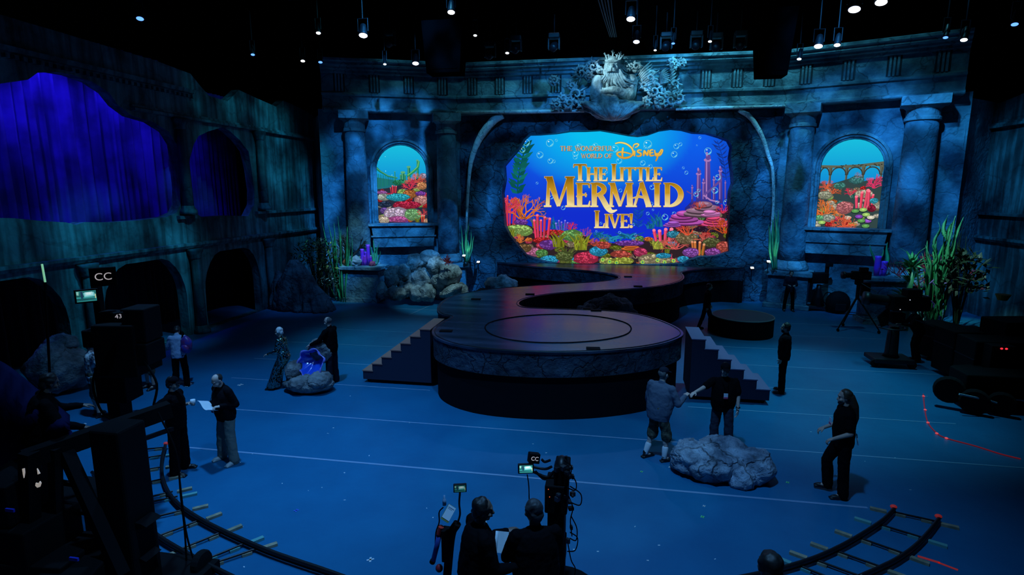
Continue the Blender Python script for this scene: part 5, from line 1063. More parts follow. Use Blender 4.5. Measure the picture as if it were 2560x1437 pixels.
for i in range(30):
    f = i / 29; a = math.radians(205 - 230 * f); x0, y0 = 1188 + 120 * math.cos(a), 300 - 135 * math.sin(a); o = 1 if f > .5 else -1
    L.append(([(1188 + 80 * math.cos(a), 280 - 120 * math.sin(a), .42), (x0, y0, .34), (x0 + o * rnd.uniform(10, 40), y0 + 70, .28), (x0 + o * rnd.uniform(20, 110) * (1.6 if o > 0 else .5), y0 + rnd.uniform(110, 170), .22)], rnd.uniform(14, 22)))
locks('hair', L)
m = MB(); m.tube([S3(1188 + 118 * math.cos(a), 215 + 22 * math.sin(a), .34 + .28 * math.sin(a)) for a in [math.pi * 2 * i / 24 for i in range(25)]], 20 * k, 8)
for x, h, dx in ((1095, 120, -45), (1130, 90, -12), (1190, 170, 2), (1250, 100, 20), (1290, 140, 40), (1310, 90, 70)):
    m.cone(S3(x, 205, .42), S3(x + dx, 205 - h, .40), 17 * k, 9 * k, 8); m.cone(S3(x + dx * .5, 205 - h * .5, .41), S3(x + dx * .5 + 28, 205 - h * .78, .40), 11 * k, 7 * k, 7); m.cone(S3(x + dx * .7, 205 - h * .65, .41), S3(x + dx * .7 - 26, 205 - h * .92, .40), 10 * k, 6 * k, 7)
m.build('coral_crown', SC, t, True, smooth=True)
# shell-like corbel under the figure
m = MB(); secs = []
for j in range(15):
    f = j / 14; w = math.sqrt(max(0, 1 - f ** 1.7)) ; ring = []
    for i in range(48):
        a = 2 * math.pi * i / 48; g = 1 + .20 * abs(math.sin(6.5 * a)) * (1 - f * .4) + .10 * math.sin(f * 14 + 2 * math.sin(6.5 * a)) + .06 * noise.noise(V((a * 3, f * 6, 0))) - .08
        ring.append(S3(1185 + 480 * w * g * math.cos(a), 940 + 330 * f, 0) + V((0, -.62 * w * g * math.sin(a) - .05, 0)))
    secs.append(ring)
m.loft(secs).build('shell_corbel', SC, t, True, smooth=True)
m = MB()
for i in range(16):
    f = (i - 7.5) / 7.5; q = [S3(1185 + 70 * f, 1230, .30), S3(1185 + 230 * f, 1120 + rnd.uniform(-20, 20), .58), S3(1185 + 400 * f, 1000 + rnd.uniform(-20, 20), .74 - .15 * abs(f)), S3(1185 + 540 * f, 930 + 40 * abs(f) + rnd.uniform(-40, 20), .62 - .30 * abs(f))]; q = spline(q, 4); m.tube(q, [k * (14 + 30 * math.sin(math.pi * min(1, j_ / (len(q) - 1) * .95 + .03))) for j_ in range(len(q))], 7)
m.build('acanthus_leaves', SC, t, True, smooth=True)
def scroll(m, cx, cy, r, turns, sgn, d, th):
    n = int(18 * turns); pts = []; rs = []
    for i in range(n + 1):
        f = i / n; a = sgn * f * turns * 2 * math.pi + cx * .01; rr = r * (1 - .88 * f); pts.append(S3(cx + rr * math.cos(a), cy + rr * math.sin(a), d + .25 * f)); rs.append(th * k * (1 - .5 * f))
    m.tube(pts, rs, 7)
def leafy(m, cx, cy, L, a, d, w):
    q = [S3(cx, cy, d), S3(cx + L * .5 * math.cos(a) + 20 * math.sin(a), cy + L * .5 * math.sin(a), d + .12), S3(cx + L * math.cos(a), cy + L * math.sin(a), d + .02)]
    m.tube(spline(q, 4), [w * k * v for v in (.5, .8, 1, 1, .95, .8, .6, .35, .08)], 8, flat=.5, up=(0, -1, 0))
for side, cs in (('scrollwork', [(640, 430, 130), (850, 320, 120), (960, 370, 60), (560, 800, 150), (430, 950, 100), (220, 980, 90), (650, 960, 80), (180, 560, 90), (330, 870, 80), (780, 480, 80), (480, 650, 90)]), ('scrollwork', [(1600, 320, 100), (1440, 330, 70), (1830, 520, 130), (2230, 290, 110), (1900, 740, 150), (2200, 900, 130), (2340, 860, 110), (1740, 640, 90), (2130, 820, 90), (2020, 930, 110), (2250, 620, 100), (2380, 260, 70), (1780, 930, 80)])):
    m = MB()
    for i, (cx, cy, r) in enumerate(cs):
        scroll(m, cx, cy, r, 1.6, 1 if i % 2 else -1, .05, 26)
        for j in range(7): a = j * .9 + i; leafy(m, cx + r * .4 * math.cos(a), cy + r * .4 * math.sin(a), r * rnd.uniform(.7, 1.25), a, .02, 34)
    m.build(side, SC, t, True, smooth=True)
m = MB()
for i in range(9): leafy(m, 1640 + i * 14, 470 + i * 26, 330 - i * 18, -.85 + i * .05, .05, 42)
for i in range(8): leafy(m, 2180 + i * 4, 690 - i * 50, 150, -.6 - i * .1, .02, 48); leafy(m, 2010, 480 + i * 20, 190, -.9 + i * .1, .05, 40)
m.build('wing_plumes', SC, t, True, smooth=True)
# ------------------------------------------------------------------ floor markings
TAPE = mat('pale blue tape', (0.20, 0.34, 0.52), .6)
def tape(a, b, w, label, grp='long tape lines across the floor', m=TAPE):
    a, b = V(a), V(b); d = (b - a); L = d.length; mb = MB(); mb.box((a + b) / 2 + V((0, 0, .0025)), (L, w, .003), math.atan2(d.y, d.x)); return tag(mb.build('floor_tape', m), label, 'tape', grp)
for Y, x0, x1, w, l in ((9.08, -8.3, 4.17, .05, 'long pale tape line nearest the camera operators'), (11.0, -9.0, 8.2, .035, 'long pale tape line passing under the people shaking hands'), (12.98, -10.0, -4.4, .03, 'pale tape line left of the stage, by the stair unit foot'), (12.98, 1.9, 7.5, .03, 'pale tape line right of the stage beside the stair unit foot'), (14.7, -10.5, -5.0, .03, 'pale tape line behind the shell rock'), (14.7, 2.4, 7.8, .03, 'pale tape line at the feet of the man standing alone'), (16.6, -11.5, -5.2, .03, 'pale tape line behind the two people at the shell rock'), (16.6, 2.4, 9.0, .03, 'pale tape line passing behind the man standing alone'), (18.5, -12.0, -5.2, .03, 'pale tape line left of the rear half of the stage'), (18.5, 2.6, 9.3, .03, 'pale tape line just in front of the round black riser'), (20.4, -11.5, -5.0, .025, 'rearmost but one tape line at the back left'), (20.4, 5.8, 9.6, .025, 'pale tape line beside the round black riser'), (22.3, -11.0, -5.4, .025, 'rearmost tape line in front of the boulder pile'), (22.3, 5.6, 9.5, .025, 'rearmost tape line in front of the tripod camera')): tape((x0, Y, 0), (x1, Y, 0), w, l)
tape(G(1022, 787), G(1090, 757), .03, 'slanting pale tape line left of the stage, in front of the boulder pile', None)
WHT = mat('white tape', (.75, .78, .8), .6); GRN = mat('green tape', (.15, .75, .3), .6); BLT = mat('blue tape', (.05, .15, .7), .6); RDT = mat('red tape', (.8, .05, .05), .6, emit=(.9, .05, .03), strength=.12)  # red tape has a faint glow put into its material
def cross(px, py, s, m, label, a=.5):
    c = G(px, py); mb = MB(); mb.box(c + V((0, 0, .004)), (s, s * .28, .003), a); mb.box(c + V((0, 0, .004)), (s, s * .28, .003), a + 1.4); tag(mb.build('spike_mark', m), label, 'tape mark')
cross(926, 1399, .10, WHT, 'white tape cross on the floor left of the operators'); cross(741, 1276, .08, BLT, 'blue tape mark on the floor right of the curved track'); cross(1756, 1292, .07, GRN, 'green tape cross in front of the lumpy rock'); cross(1604, 1179, .06, GRN, 'green tape mark left of the lumpy rock'); cross(1969, 1206, .07, GRN, 'green tape mark right of the lumpy rock'); cross(601, 962, .14, WHT, 'white tape scrap behind the man reading papers'); cross(1675, 1168, .06, WHT, 'white tape mark beside the lumpy rock left end'); cross(210, 1060, .1, WHT, 'white tape scrap on the floor by the crane beam'); cross(1760, 1265, .05, WHT, 'white scrap just behind the green cross')
rnd = random.Random(9)
for i in range(44):
    x, y = rnd.uniform(560, 2300), rnd.uniform(960, 1420)
    if 1060 < x < 1740 and y < 1080: continue
    c = G(x, y); mb = MB(); a = rnd.uniform(0, 3); mb.box(c + V((0, 0, .002)), (rnd.uniform(.015, .04), rnd.uniform(.01, .02), .003), a); tag(mb.build('tape_scrap', WHT), 'tiny pale tape scrap lying on the blue floor', 'scrap', 'tiny scraps on the floor')
def redtape(px0, py0, px1, py1, w, label):
    tape(G(px0, py0), G(px1, py1), w, label, None, RDT)
redtape(430, 1422, 455, 1411, .05, 'short red tape strip beside the curved track at the left'); redtape(2294, 1390, 2350, 1407, .05, 'red tape strip beside the right track, its near piece'); redtape(2345, 1406, 2395, 1425, .04, 'red tape strip beside the right track, its far piece')
pts = spline([G(x, y, .012) for x, y in ((2308, 985), (2312, 1022), (2320, 1056), (2342, 1082), (2366, 1095), (2440, 1115), (2500, 1134), (2552, 1147))], 6)
t = thing('red_cord', pts[0], 'red cord with bright knots marking the edge of the floor at the right', 'cord'); MB().tube(pts, .012, 6).build('line', mat('red cord', (.7, .03, .06), .5, emit=(.8, .03, .05), strength=.10), t, True)
for x, y in ((2309, 990), (2313, 1024), (2320, 1056), (2342, 1083), (2366, 1095)): m = MB(); m.ell(G(x, y, .02), (.03, .03, .02)); m.build('knot', mat('bright knot', (.9, .1, .12), .4, emit=(1, .1, .12), strength=.5), t, True, smooth=True)
# ------------------------------------------------------------------ camera dolly tracks
WOOD = mat('wood wedge', (.42, .34, .22), .7, mottle=(.25, .22, .14), mscale=8); WOODT = mat('teal painted wedge', (.12, .38, .36), .7)
def track(name, A_, B_, ties, label, ends):
    t = thing(name, G(*A_[0]), label, 'dolly track')
    for ln in (A_, B_):
        q = spline([G(x, y, .10) for x, y in ln], 8); MB().tube(q, .028, 8).build('rail', BMETAL, t, True, smooth=True); MB().tube([p - V((0, 0, .055)) for p in q], .016, 6).build('rail_foot', BMETAL, t, True)
    for i, (x0, y0, x1, y1, wd) in enumerate(ties):
        a, b = G(x0, y0, .045), G(x1, y1, .045); mb = MB(); mb.tube([a, b], .017, 8); mb.build('tie', BMETAL, t, True); d = (b - a).normalized()
        for e, o in ((a, -1), (b, 1)):
            if (o < 0 and wd & 1) or (o > 0 and wd & 2):
                for sft, ll in ((.17, .22), (-.12, .13)):
                    c = e + d * (o * sft); mb = MB(); mb.box((c.x, c.y, .02), (ll, .065, .04), math.atan2(d.y, d.x)); mb.build('wedge', WOODT if (i % 4 == 1) else WOOD, t, True)
    for x, y in ends: mb = MB(); mb.ell(G(x, y, .12), (.05, .04, .03)); mb.build('red_end_flag', RDT, t, True, smooth=True)
LA = [(414, 1110), (406, 1140), (404, 1175), (410, 1205), (425, 1235), (450, 1262), (490, 1290), (540, 1317), (600, 1345), (670, 1375), (740, 1400), (800, 1420), (870, 1445)]
LB = [(230, 1180), (300, 1250), (352, 1302), (395, 1338), (450, 1372), (520, 1410), (600, 1450)]
ties = [(300, 1128, 414, 1118, 2), (300, 1155, 405, 1138, 2), (300, 1185, 404, 1167, 2), (310, 1218, 412, 1196, 2), (320, 1255, 432, 1228, 2), (330, 1265, 444, 1240, 2), (352, 1300, 470, 1272, 3), (395, 1340, 505, 1298, 3), (452, 1372, 555, 1330, 3), (505, 1402, 608, 1360, 3), (520, 1412, 640, 1372, 3)]
track('dolly_track', LA, LB, ties, 'curved black camera dolly track with wooden wedges at the lower left', [(415, 1108)])
RA = [(2238, 1268), (2210, 1297), (2165, 1328), (2110, 1360), (2050, 1388), (1980, 1412), (1900, 1432), (1820, 1448)]
RB = [(2350, 1292), (2325, 1325), (2290, 1362), (2245, 1395), (2195, 1420), (2150, 1440)]
ties = [(2228, 1278, 2340, 1303, 3), (2190, 1308, 2308, 1344, 3), (2142, 1342, 2262, 1384, 3), (2082, 1374, 2206, 1418, 3), (2030, 1396, 2150, 1440, 1), (1990, 1410, 2100, 1455, 1)]
track('dolly_track', RA, RB, ties, 'straight-ended black camera dolly track with red flags at the lower right', [(2234, 1266), (2346, 1290)])
# ------------------------------------------------------------------ lighting rig
def truss(x0, x1, Y, z, label, s=.3):
    t = thing('lighting_truss', ((x0 + x1) / 2, Y, z), label, 'truss', 'black lighting trusses'); m = MB(); n = int((x1 - x0) / .6)
    for dy in (-s / 2, s / 2):
        for dz in (0, s): m.tube([(x0, Y + dy, z + dz), (x1, Y + dy, z + dz)], .025, 6)
    m.build('chords', BMETAL, t, True); m = MB()
    for i in range(n):
        a = x0 + (x1 - x0) * i / n; c = x0 + (x1 - x0) * (i + 1) / n
        for dy in (-s / 2, s / 2): m.tube([(a, Y + dy, z + (0 if i % 2 else s)), (c, Y + dy, z + (s if i % 2 else 0))], .014, 5)
    m.build('lacing', BMETAL, t, True)
truss(-13, 12, 22.0, 12.5, 'truss over the rear stage, just in front of the set cornice'); truss(-12, 12, 17.5, 12.4, 'truss over the middle of the stage floor'); truss(-11, 11, 13.0, 12.4, 'truss over the front half of the stage floor')
LENS = mat('lit lens', (.6, .7, 1), .3, emit=(0.55, 0.65, 1.0), strength=14.0); LENSB = mat('dim blue lens', (.3, .4, 1), .3, emit=(0.10, 0.28, 1.0), strength=2.2); LENSW = mat('white lens', (1, 1, 1), .3, emit=(.85, .92, 1.0), strength=6.0)
def stage_light(px, py, Y, r, lens, label, hang=1.0):
    p = AY(px, py, Y); t = thing('stage_light', p, label, 'stage light', 'lanterns of the lighting rig'); d = V((-p.x * .02 - .05, -.35, -1)).normalized()
    m = MB(); m.lathe([(r * 1.15, 0), (r * 1.15, .03), (r * 1.1, .05), (r * .95, .22), (r * .7, .36), (r * .3, .40)], (0, 0, 0), 18, axis=-d); m.build('housing', BMETAL, t, smooth=True)
    m = MB(); m.lathe([(r, -.012), (r * .2, -.03)], (0, 0, 0), 18, axis=-d); m.build('lens', lens, t)
    m = MB(); m.tube([V((-r * 1.3, 0, .12)), V((-r * 1.3, 0, .50)), V((r * 1.3, 0, .50)), V((r * 1.3, 0, .12))], .018, 6); m.tube([V((0, 0, .50)), V((0, 0, .50 + hang))], .02, 6); m.build('yoke', BMETAL, t)
    return t
for px, py, Y, r, ln, l in ((1128, 30, 18, .11, LENSW, 'bright white lantern high above the left half of the big screen'), (908, 88, 18, .13, LENS, 'bright blue-white lantern above the left arched window'), (796, 82, 20, .08, LENSW, 'small white lantern left of the brightest one at upper left'), (632, 136, 20, .07, LENSB, 'dim blue lantern above the side gallery'), (350, 46, 16, .10, LENSB, 'dim blue lantern at far upper left'), (757, 152, 22, .08, LENSW, 'white lantern just left of the facade end'), (801, 155, 22, .08, LENSB, 'blue lantern just at the left facade end'), (962, 160, 22, .06, LENSW, 'small lantern low over the left cornice'), (1039, 158, 22, .12, LENS, 'bright lantern over the cornice left of the hanging speaker'), (1268, 132, 22, .07, LENSW, 'pinkish lantern over the cornice right of the hanging speaker'), (1188, 88, 20, .06, LENSW, 'small lantern beside the hanging speaker top'), (1577, 47, 18, .12, LENS, 'bright lantern above the sea god sculpture'), (1591, 104, 20, .10, LENS, 'bright lantern just over the sculpture crown'), (1638, 125, 22, .05, LENSW, 'tiny lantern right of the sculpture crown'), (2136, 23, 17, .14, LENS, 'bright lantern at upper right above the right arched window'), (2203, 5, 16, .13, LENSW, 'white lantern at the top edge of the view, upper right'), (2046, 115, 20, .12, LENS, 'bright lantern over the right wing cornice'), (2093, 112, 20, .09, LENSW, 'small white lantern right of the bright one over the right cornice'), (1998, 147, 22, .07, LENSW, 'small lantern low over the right cornice beside the hanging horn'), (2364, 93, 18, .06, LENSB, 'small cyan lantern near the upper right corner'), (2410, 99, 18, .08, LENSW, 'small white lantern near the upper right corner'), (2537, 60, 16, .07, LENSB, 'dim teal lantern at the far upper right edge'), (1775, 103, 21, .06, LENSW, 'small lantern between the sculpture and the hanging horn'), (1683, 108, 21, .06, LENSB, 'dim blue lantern right above the sculpture wing')):
    stage_light(px, py, Y, r, ln, l)
def mover(px, py, Y, label):
    p = AY(px, py, Y); t = thing('moving_light', p, label, 'stage light', 'unlit moving lights over the set'); m = MB(); m.box((0, 0, .42), (.42, .34, .18)); m.build('base', BMETAL, t, mods=[('bevel', .03)])
    m = MB(); m.box((-.2, 0, .15), (.05, .2, .4)); m.box((.2, 0, .15), (.05, .2, .4)); m.build('arms', BMETAL, t); m = MB(); m.lathe([(.12, -.22), (.15, -.15), (.16, .05), (.12, .2), (.06, .24)], (0, 0, .05), 16, axis=(0.2, .8, .5)); m.build('head', BMETAL, t, smooth=True); m = MB(); m.tube([(0, 0, .5), (0, 0, 1.2)], .025, 6); m.build('clamp', BMETAL, t)
for px, py, Y, l in ((1290, 125, 22.5, 'unlit moving light over the cornice left of the sculpture'), (1225, 140, 22.5, 'unlit moving light close to the hanging speaker'), (1385, 120, 22.5, 'unlit moving light left of the sculpture crown'), (1665, 118, 22.5, 'unlit moving light right of the sculpture crown'), (1740, 115, 22.5, 'unlit moving light above the frieze right of the sculpture'), (1790, 120, 22.5, 'unlit moving light with a blue glint left of the hanging horn'), (1850, 115, 22.5, 'unlit moving light nearest the hanging horn'), (975, 110, 22.5, 'unlit moving light over the left wing cornice')): mover(px, py, Y, l)
def speaker_cab(px0, py0, px1, py1, Y, taper, name, label):
    a, b_ = AY(px0, py0, Y), AY(px1, py1, Y); c = (a + b_) / 2; t = thing(name, V((c.x, Y, b_.z)), label, 'speaker'); w = b_.x - a.x; h = a.z - b_.z; m = MB()
    m.loft([[V((sx * w / 2 * f, sy * .45 * f, z)) for sx, sy in ((-1, -1), (1, -1), (1, 1), (-1, 1))] for z, f in ((0, taper), (h, 1.0))]); SPK = mat('speaker black', (.0008, .0008, .001), .9, spec=0.0); m.build('cabinet', SPK, t, mods=[('bevel', .02)])
    m = MB(); m.box((0, -.46 * taper, h * .3), (w * taper * .85, .03, h * .45)); m.build('grille', SPK, t); m = MB(); m.tube([(0, 0, h), (0, 0, h + 1.8)], .03, 6); m.build('hanger', BLACK, t)
speaker_cab(1062, 60, 1165, 185, 20.5, .82, 'hanging_speaker', 'big black loudspeaker hanging in front of the left cornice')
speaker_cab(1888, 30, 1975, 192, 20.5, .72, 'hanging_speaker', 'black tapered loudspeaker hanging in front of the right cornice')
t = thing('cable_bundle', AY(1530, 95, 24.5), 'bundle of cables slanting down from the grid to the sculpture', 'cable')
for i in range(5): MB().tube(spline([AY(1490 + i * 9, -20, 19), AY(1508 + i * 6, 40, 21.5), AY(1525 + i * 4, 92, 24.5)], 5), .02 + .008 * (i % 2), 6).build('cable', mat('cable sheath', (.05, .07, .09), .6), t, True)
# floor uplights at the foot of the set
for px, py, Y, zb, l in ((1160, 641, 25.0, 1.66, 'tiny bright uplight under the seaweed left of the big screen'), (1196, 657, 24.6, 1.6, 'tiny uplight on the floor left of the stage back'), (1921, 656, 25.0, 1.62, 'tiny bright uplight under the seaweed right of the big screen'), (1880, 672, 24.6, 1.4, 'tiny uplight right of the stage back')):
    p = AY(px, py, Y); t = thing('uplight', p, l, 'uplight', 'tiny uplights beside the big screen'); m = MB(); m.box((0, 0, 0), (.16, .1, .08)); m.build('housing', BLACK, t); m = MB(); m.box((0, -.02, .05), (.12, .1, .02), rot=Matrix.Rotation(.5, 3, 'X')); m.build('lens', LENSW, t)
    m = MB(); m.tube([(0, .05, -.03), (0, .05, -min(.5, p.z - .02))], .015, 6); m.build('stand', BMETAL, t)
lamp_light('uplight_beam_left', AY(1163, 645, 24.9), AY(1166, 570, 25.3), 26, (.5, 1, .7), 70, .7, .05)
lamp_light('uplight_beam_right', AY(1926, 662, 24.9), AY(1934, 560, 25.3), 26, (.5, 1, .7), 70, .7, .05)
# ------------------------------------------------------------------ people
def cloth(name, c, bump=.25, rough=.85, **k): return mat(name, c, rough, bump=bump, bscale=60, spec=.06, **k)
SKIN = mat('skin', (.52, .34, .27), .5); SKINL = mat('light skin', (.66, .47, .40), .5); SKIND = mat('deep skin', (.20, .12, .09), .5)
HAIRB = mat('dark hair', (.012, .010, .010), .55, bump=.6, bscale=90); HAIRG = mat('grey hair', (.10, .10, .105), .6, bump=.6, bscale=90); HAIRW = mat('white hair', (.75, .75, .74), .5, bump=.6, bscale=90); HAIRD = mat('greying hair', (.035, .035, .04), .6, bump=.6, bscale=90); HAIRBR = mat('brown hair', (.06, .035, .02), .5, bump=.6, bscale=90)
BLACKC = cloth('black cloth', (.0035, .0035, .005)); BLACKC2 = cloth('black fleece', (.006, .006, .009)); NAVY = cloth('dark navy cloth', (.015, .02, .035)); JEANS = cloth('dark denim', (.03, .045, .075)); KHAKI = cloth('washed khaki', (.22, .23, .20)); CAMO = cloth('patterned short cloth', (.14, .13, .09), mottle=(.03, .035, .03), mscale=14)
DENIML = cloth('pale denim', (.30, .40, .58)); GREYB = cloth('grey blue jersey', (.10, .13, .19)); WPAT = cloth('white printed cloth', (.75, .78, .8), mottle=(.05, .05, .07), mscale=12); GREENS = cloth('dark green cloth', (.02, .16, .03)); GREYS = cloth('grey cloth', (.16, .2, .23))
SHOEW = mat('white shoe', (.6, .64, .64), .5); SHOEB = mat('black shoe', (.008, .008, .009), .5); SOCK = cloth('white sock', (.8, .82, .84)); EYE = mat('eye dark', (.02, .02, .02), .3); LIP = mat('lip', (.35, .15, .13), .5)
SEQ = bpy.data.materials.new('green black sequins'); SEQ.use_nodes = True; nt = SEQ.node_tree; b = nt.nodes['Principled BSDF']; tc = nt.nodes.new('ShaderNodeTexCoord'); vo = nt.nodes.new('ShaderNodeTexVoronoi'); vo.inputs['Scale'].default_value = 42
ge = nt.nodes.new('ShaderNodeNewGeometry'); v1 = nt.nodes.new('ShaderNodeVectorMath'); v1.operation = 'SUBTRACT'; v1.inputs[1].default_value = (.5, .5, .5); v2 = nt.nodes.new('ShaderNodeVectorMath'); v2.operation = 'SCALE'; v2.inputs['Scale'].default_value = 1.0
v3 = nt.nodes.new('ShaderNodeVectorMath'); v3.operation = 'ADD'; v4 = nt.nodes.new('ShaderNodeVectorMath'); v4.operation = 'NORMALIZE'; nt.links.new(tc.outputs['Object'], vo.inputs['Vector']); nt.links.new(vo.outputs['Color'], v1.inputs[0]); nt.links.new(v1.outputs[0], v2.inputs[0]); nt.links.new(v2.outputs[0], v3.inputs[0]); nt.links.new(ge.outputs['Normal'], v3.inputs[1]); nt.links.new(v3.outputs[0], v4.inputs[0]); nt.links.new(v4.outputs[0], b.inputs['Normal'])
b.inputs['Base Color'].default_value = (.20, .36, .30, 1); b.inputs['Metallic'].default_value = 1.0; b.inputs['Roughness'].default_value = .17
def unit(v): return V(v).normalized()
def person(base, rz, label, H=1.75, pose=None, skin=SKIN, top=None, bottom=None, shoes=SHOEB, hair=None, cap=None, fat=1.0, vox=.011, z0=0.0, legs=True, badge=None, sleeve='long', shorts=False, gown=False, sock=None, longhair=False, beard=None, topname='shirt', loose=1.0, bald=False):
    P_ = dict(lean=(0, .03, 1), twist=0, head=(0, -6), La=((-.18, .05, -1), (-.08, .25, -1)), Ra=((.18, .05, -1), (.08, .25, -1)), Ll=((-.08, .02, -1), (-.03, -.03, -1)), Rl=((.08, .02, -1), (.03, -.03, -1)), Lh=None, Rh=None, curl=35, Lf=-8, Rf=8)
    P_.update(pose or {}); s = H / 1.79; base = V((base[0], base[1], z0)); a = math.radians(rz)
    t = thing('person', base, label, 'person', rz=a); Rw = Matrix.Rotation(-a, 3, 'Z')
    def D_(v): return (Rw @ V(v[:3])).normalized() if len(v) > 3 else unit(v)
    tl, sl = .44 * s, .43 * s; J = {}
    ank = {}
    for sd, key in ((-1, 'L'), (1, 'R')):
        th, sh = P_[key + 'l']; hip = V((sd * .092 * s, 0, 0)); kn = hip + D_(th) * tl; an = kn + D_(sh) * sl; J[key] = [hip, kn, an]
    zp = .085 * s - min(J['L'][2].z, J['R'][2].z); mx = (J['L'][2] + J['R'][2]) / 2; off = V((-mx.x, -mx.y, zp))
    for key in 'LR': J[key] = [p + off for p in J[key]]
    Pv = off; sp = D_(P_['lean']); N = Pv + sp * .53 * s; tw = Matrix.Rotation(math.radians(P_['twist']), 3, 'Z'); sx = (tw @ V((1, 0, 0))); sx = (sx - sp * sx.dot(sp)).normalized(); sy = sp.cross(sx) * -1; sy = sy if sy.dot(tw @ V((0, 1, 0))) > 0 else -sy
    A_ = {}
    for sd, key in ((-1, 'L'), (1, 'R')):
        u, f = P_[key + 'a']; S0 = N - sp * .055 * s + sx * (sd * .178 * s * (1 + (fat - 1) * .3)); E0 = S0 + D_(u) * .285 * s; W0 = E0 + D_(f) * .25 * s; 
        if P_.get(key + 'T') is not None:      # reach for a point of the place
            T_ = V(P_[key + 'T']) - base; T_ = Rw @ T_; dv = T_ - S0; L_ = min(dv.length, .530 * s); dn = dv.normalized(); x_ = (.285 ** 2 * s * s - .25 ** 2 * s * s + L_ * L_) / (2 * L_); h_ = math.sqrt(max(0, .285 ** 2 * s * s - x_ * x_)); pole = V((sd * .5, -.2, -1)); pole = (pole - dn * pole.dot(dn)).normalized()
            E0 = S0 + dn * x_ + pole * h_; W0 = S0 + dn * L_; f = W0 - E0
        A_[key] = (S0, E0, W0, D_(f) if P_[key + 'h'] is None else D_(P_[key + 'h']))
    yaw, pit = P_['head']; RH = tw @ Matrix.Rotation(math.radians(yaw), 3, 'Z') @ Matrix.Rotation(math.radians(pit), 3, 'X'); Hc = N + sp * .06 * s + RH @ V((0, .02 * s, .115 * s))
    hp = lambda x, y, z: Hc + RH @ V((x * s, y * s, z * s))
    m = MB()
    # head and neck
    m.ell(hp(0, -.012, .03), (.074 * s, .093 * s, .088 * s), RH, 18, 12); m.ell(hp(0, .012, -.03), (.060 * s, .074 * s, .086 * s), RH, 16, 10); m.ell(hp(0, .052, -.088), (.030 * s, .028 * s, .022 * s), RH)
    m.cone(hp(0, .082, .008), hp(0, .104, -.030), .010 * s, .016 * s, 8); m.ell(hp(0, .076, .032), (.052 * s, .016 * s, .012 * s), RH)
    for sd in (-1, 1): m.ell(hp(sd * .074, -.005, -.008), (.012 * s, .022 * s, .032 * s), RH); m.ell(hp(sd * .036, .062, -.035), (.026 * s, .026 * s, .024 * s), RH)
    m.ell(hp(0, .086, -.060), (.026 * s, .012 * s, .012 * s), RH)
    m.cone(N - sp * .03 * s, hp(0, -.015, -.06), .060 * s, .054 * s, 14)
    # torso core, arms, hands
    def ringsec(c, rx, ry, n=20, fwd=0): return [c + sx * (rx * s * math.cos(2 * math.pi * i / n)) + sy * (ry * s * math.sin(2 * math.pi * i / n) + fwd * s) for i in range(n)]
    def torso(g, lo):
        bf = (fat - 1)
        prof = [(lo, .150 + .05 * bf, .105 + .03 * bf, 0), (.0, .168 + .08 * bf, .118 + .06 * bf, .0), (.14, .158 + .14 * bf, .112 + .14 * bf, .03 * bf * 2), (.26, .160 + .12 * bf, .112 + .12 * bf, .03 * bf * 2), (.38, .176 + .06 * bf, .118 + .05 * bf, .01), (.46, .168, .105, 0), (.50, .125, .085, -.005), (.535, .062, .06, 0)]
        return [ringsec(Pv + sp * (h * s), rx + g, ry + g, 22, fw_) for h, rx, ry, fw_ in prof]
    m.loft(torso(-.012, -.06))
    for key, sd in (('L', -1), ('R', 1)):
        S0, E0, W0, hd = A_[key]; m.cone(S0, E0, .050 * s, .040 * s); m.cone(E0, W0, .040 * s, .027 * s)
        side = hd.cross(V((0, 0, 1))); side = side.normalized() if side.length > .2 else (V((0, 1, 0)) - hd * hd.y).normalized()
        nrm = side.cross(hd).normalized()
        inward = (Pv + sp * .3 * s - W0)
        if abs(hd.z) > .75: # hanging hand: palm faces the thigh
            nrm = V((-sd, 0, 0)); nrm = (nrm - hd * nrm.dot(hd)).normalized(); side = nrm.cross(hd).normalized()
        else: nrm = -nrm if nrm.z > 0 else nrm
        thumb = side if side.dot(V((0, 1, .3)) if abs(hd.z) > .75 else inward) > 0 else -side
        Rm = Matrix((side, nrm, hd)).transposed(); m.ell(W0 + hd * .052 * s, (.041 * s, .018 * s, .056 * s), Rm); m.cone(W0 - hd * .02 * s, W0 + hd * .03 * s, .027 * s, .026 * s)
        for k, (o, L) in enumerate(((.030, .070), (.011, .080), (-.009, .074), (-.028, .058))):
            b0 = W0 + hd * .094 * s + thumb * (o * s); c1 = math.radians(P_['curl'] * (.7 + .12 * k)); d1 = (hd * math.cos(c1) + nrm * math.sin(c1)); d2 = (hd * math.cos(c1 * 2.1) + nrm * math.sin(c1 * 2.1)); k1 = b0 + d1 * (L * .52 * s); m.cone(b0 - hd * .02 * s, k1, .0098 * s, .0090 * s, 8); m.cone(k1, k1 + d2 * (L * .5 * s), .0090 * s, .0078 * s, 8)
        b0 = W0 + hd * .028 * s + thumb * .032 * s; d1 = (thumb * .62 + hd * .72 + nrm * .25).normalized(); k1 = b0 + d1 * .042 * s; d2 = (hd * .9 + thumb * .12 + nrm * .4).normalized(); m.cone(b0, k1, .0125 * s, .0105 * s, 8); m.cone(k1, k1 + d2 * .032 * s, .0105 * s, .0085 * s, 8)
    for key in 'LR':
        h, kn, an = J[key]; m.cone(h, kn, .080 * s, .052 * s, 14); m.cone(kn, an, .054 * s, .036 * s, 14); m.ell(kn.lerp(an, .28) - V((0, .02 * s, 0)), (.048 * s, .048 * s, .10 * s)); m.cone(an, an + V((0, .10 * s, -.05 * s)), .036 * s, .03 * s)
    m.build('body', skin, t, mods=[('remesh', vox * .8), ('smooth', 2)])
    for sd in (-1, 1): e = MB(); e.ell(hp(sd * .030, .079, .012), (.014 * s, .008 * s, .007 * s), RH, 10, 6); e.build('eye', EYE, t, smooth=True)
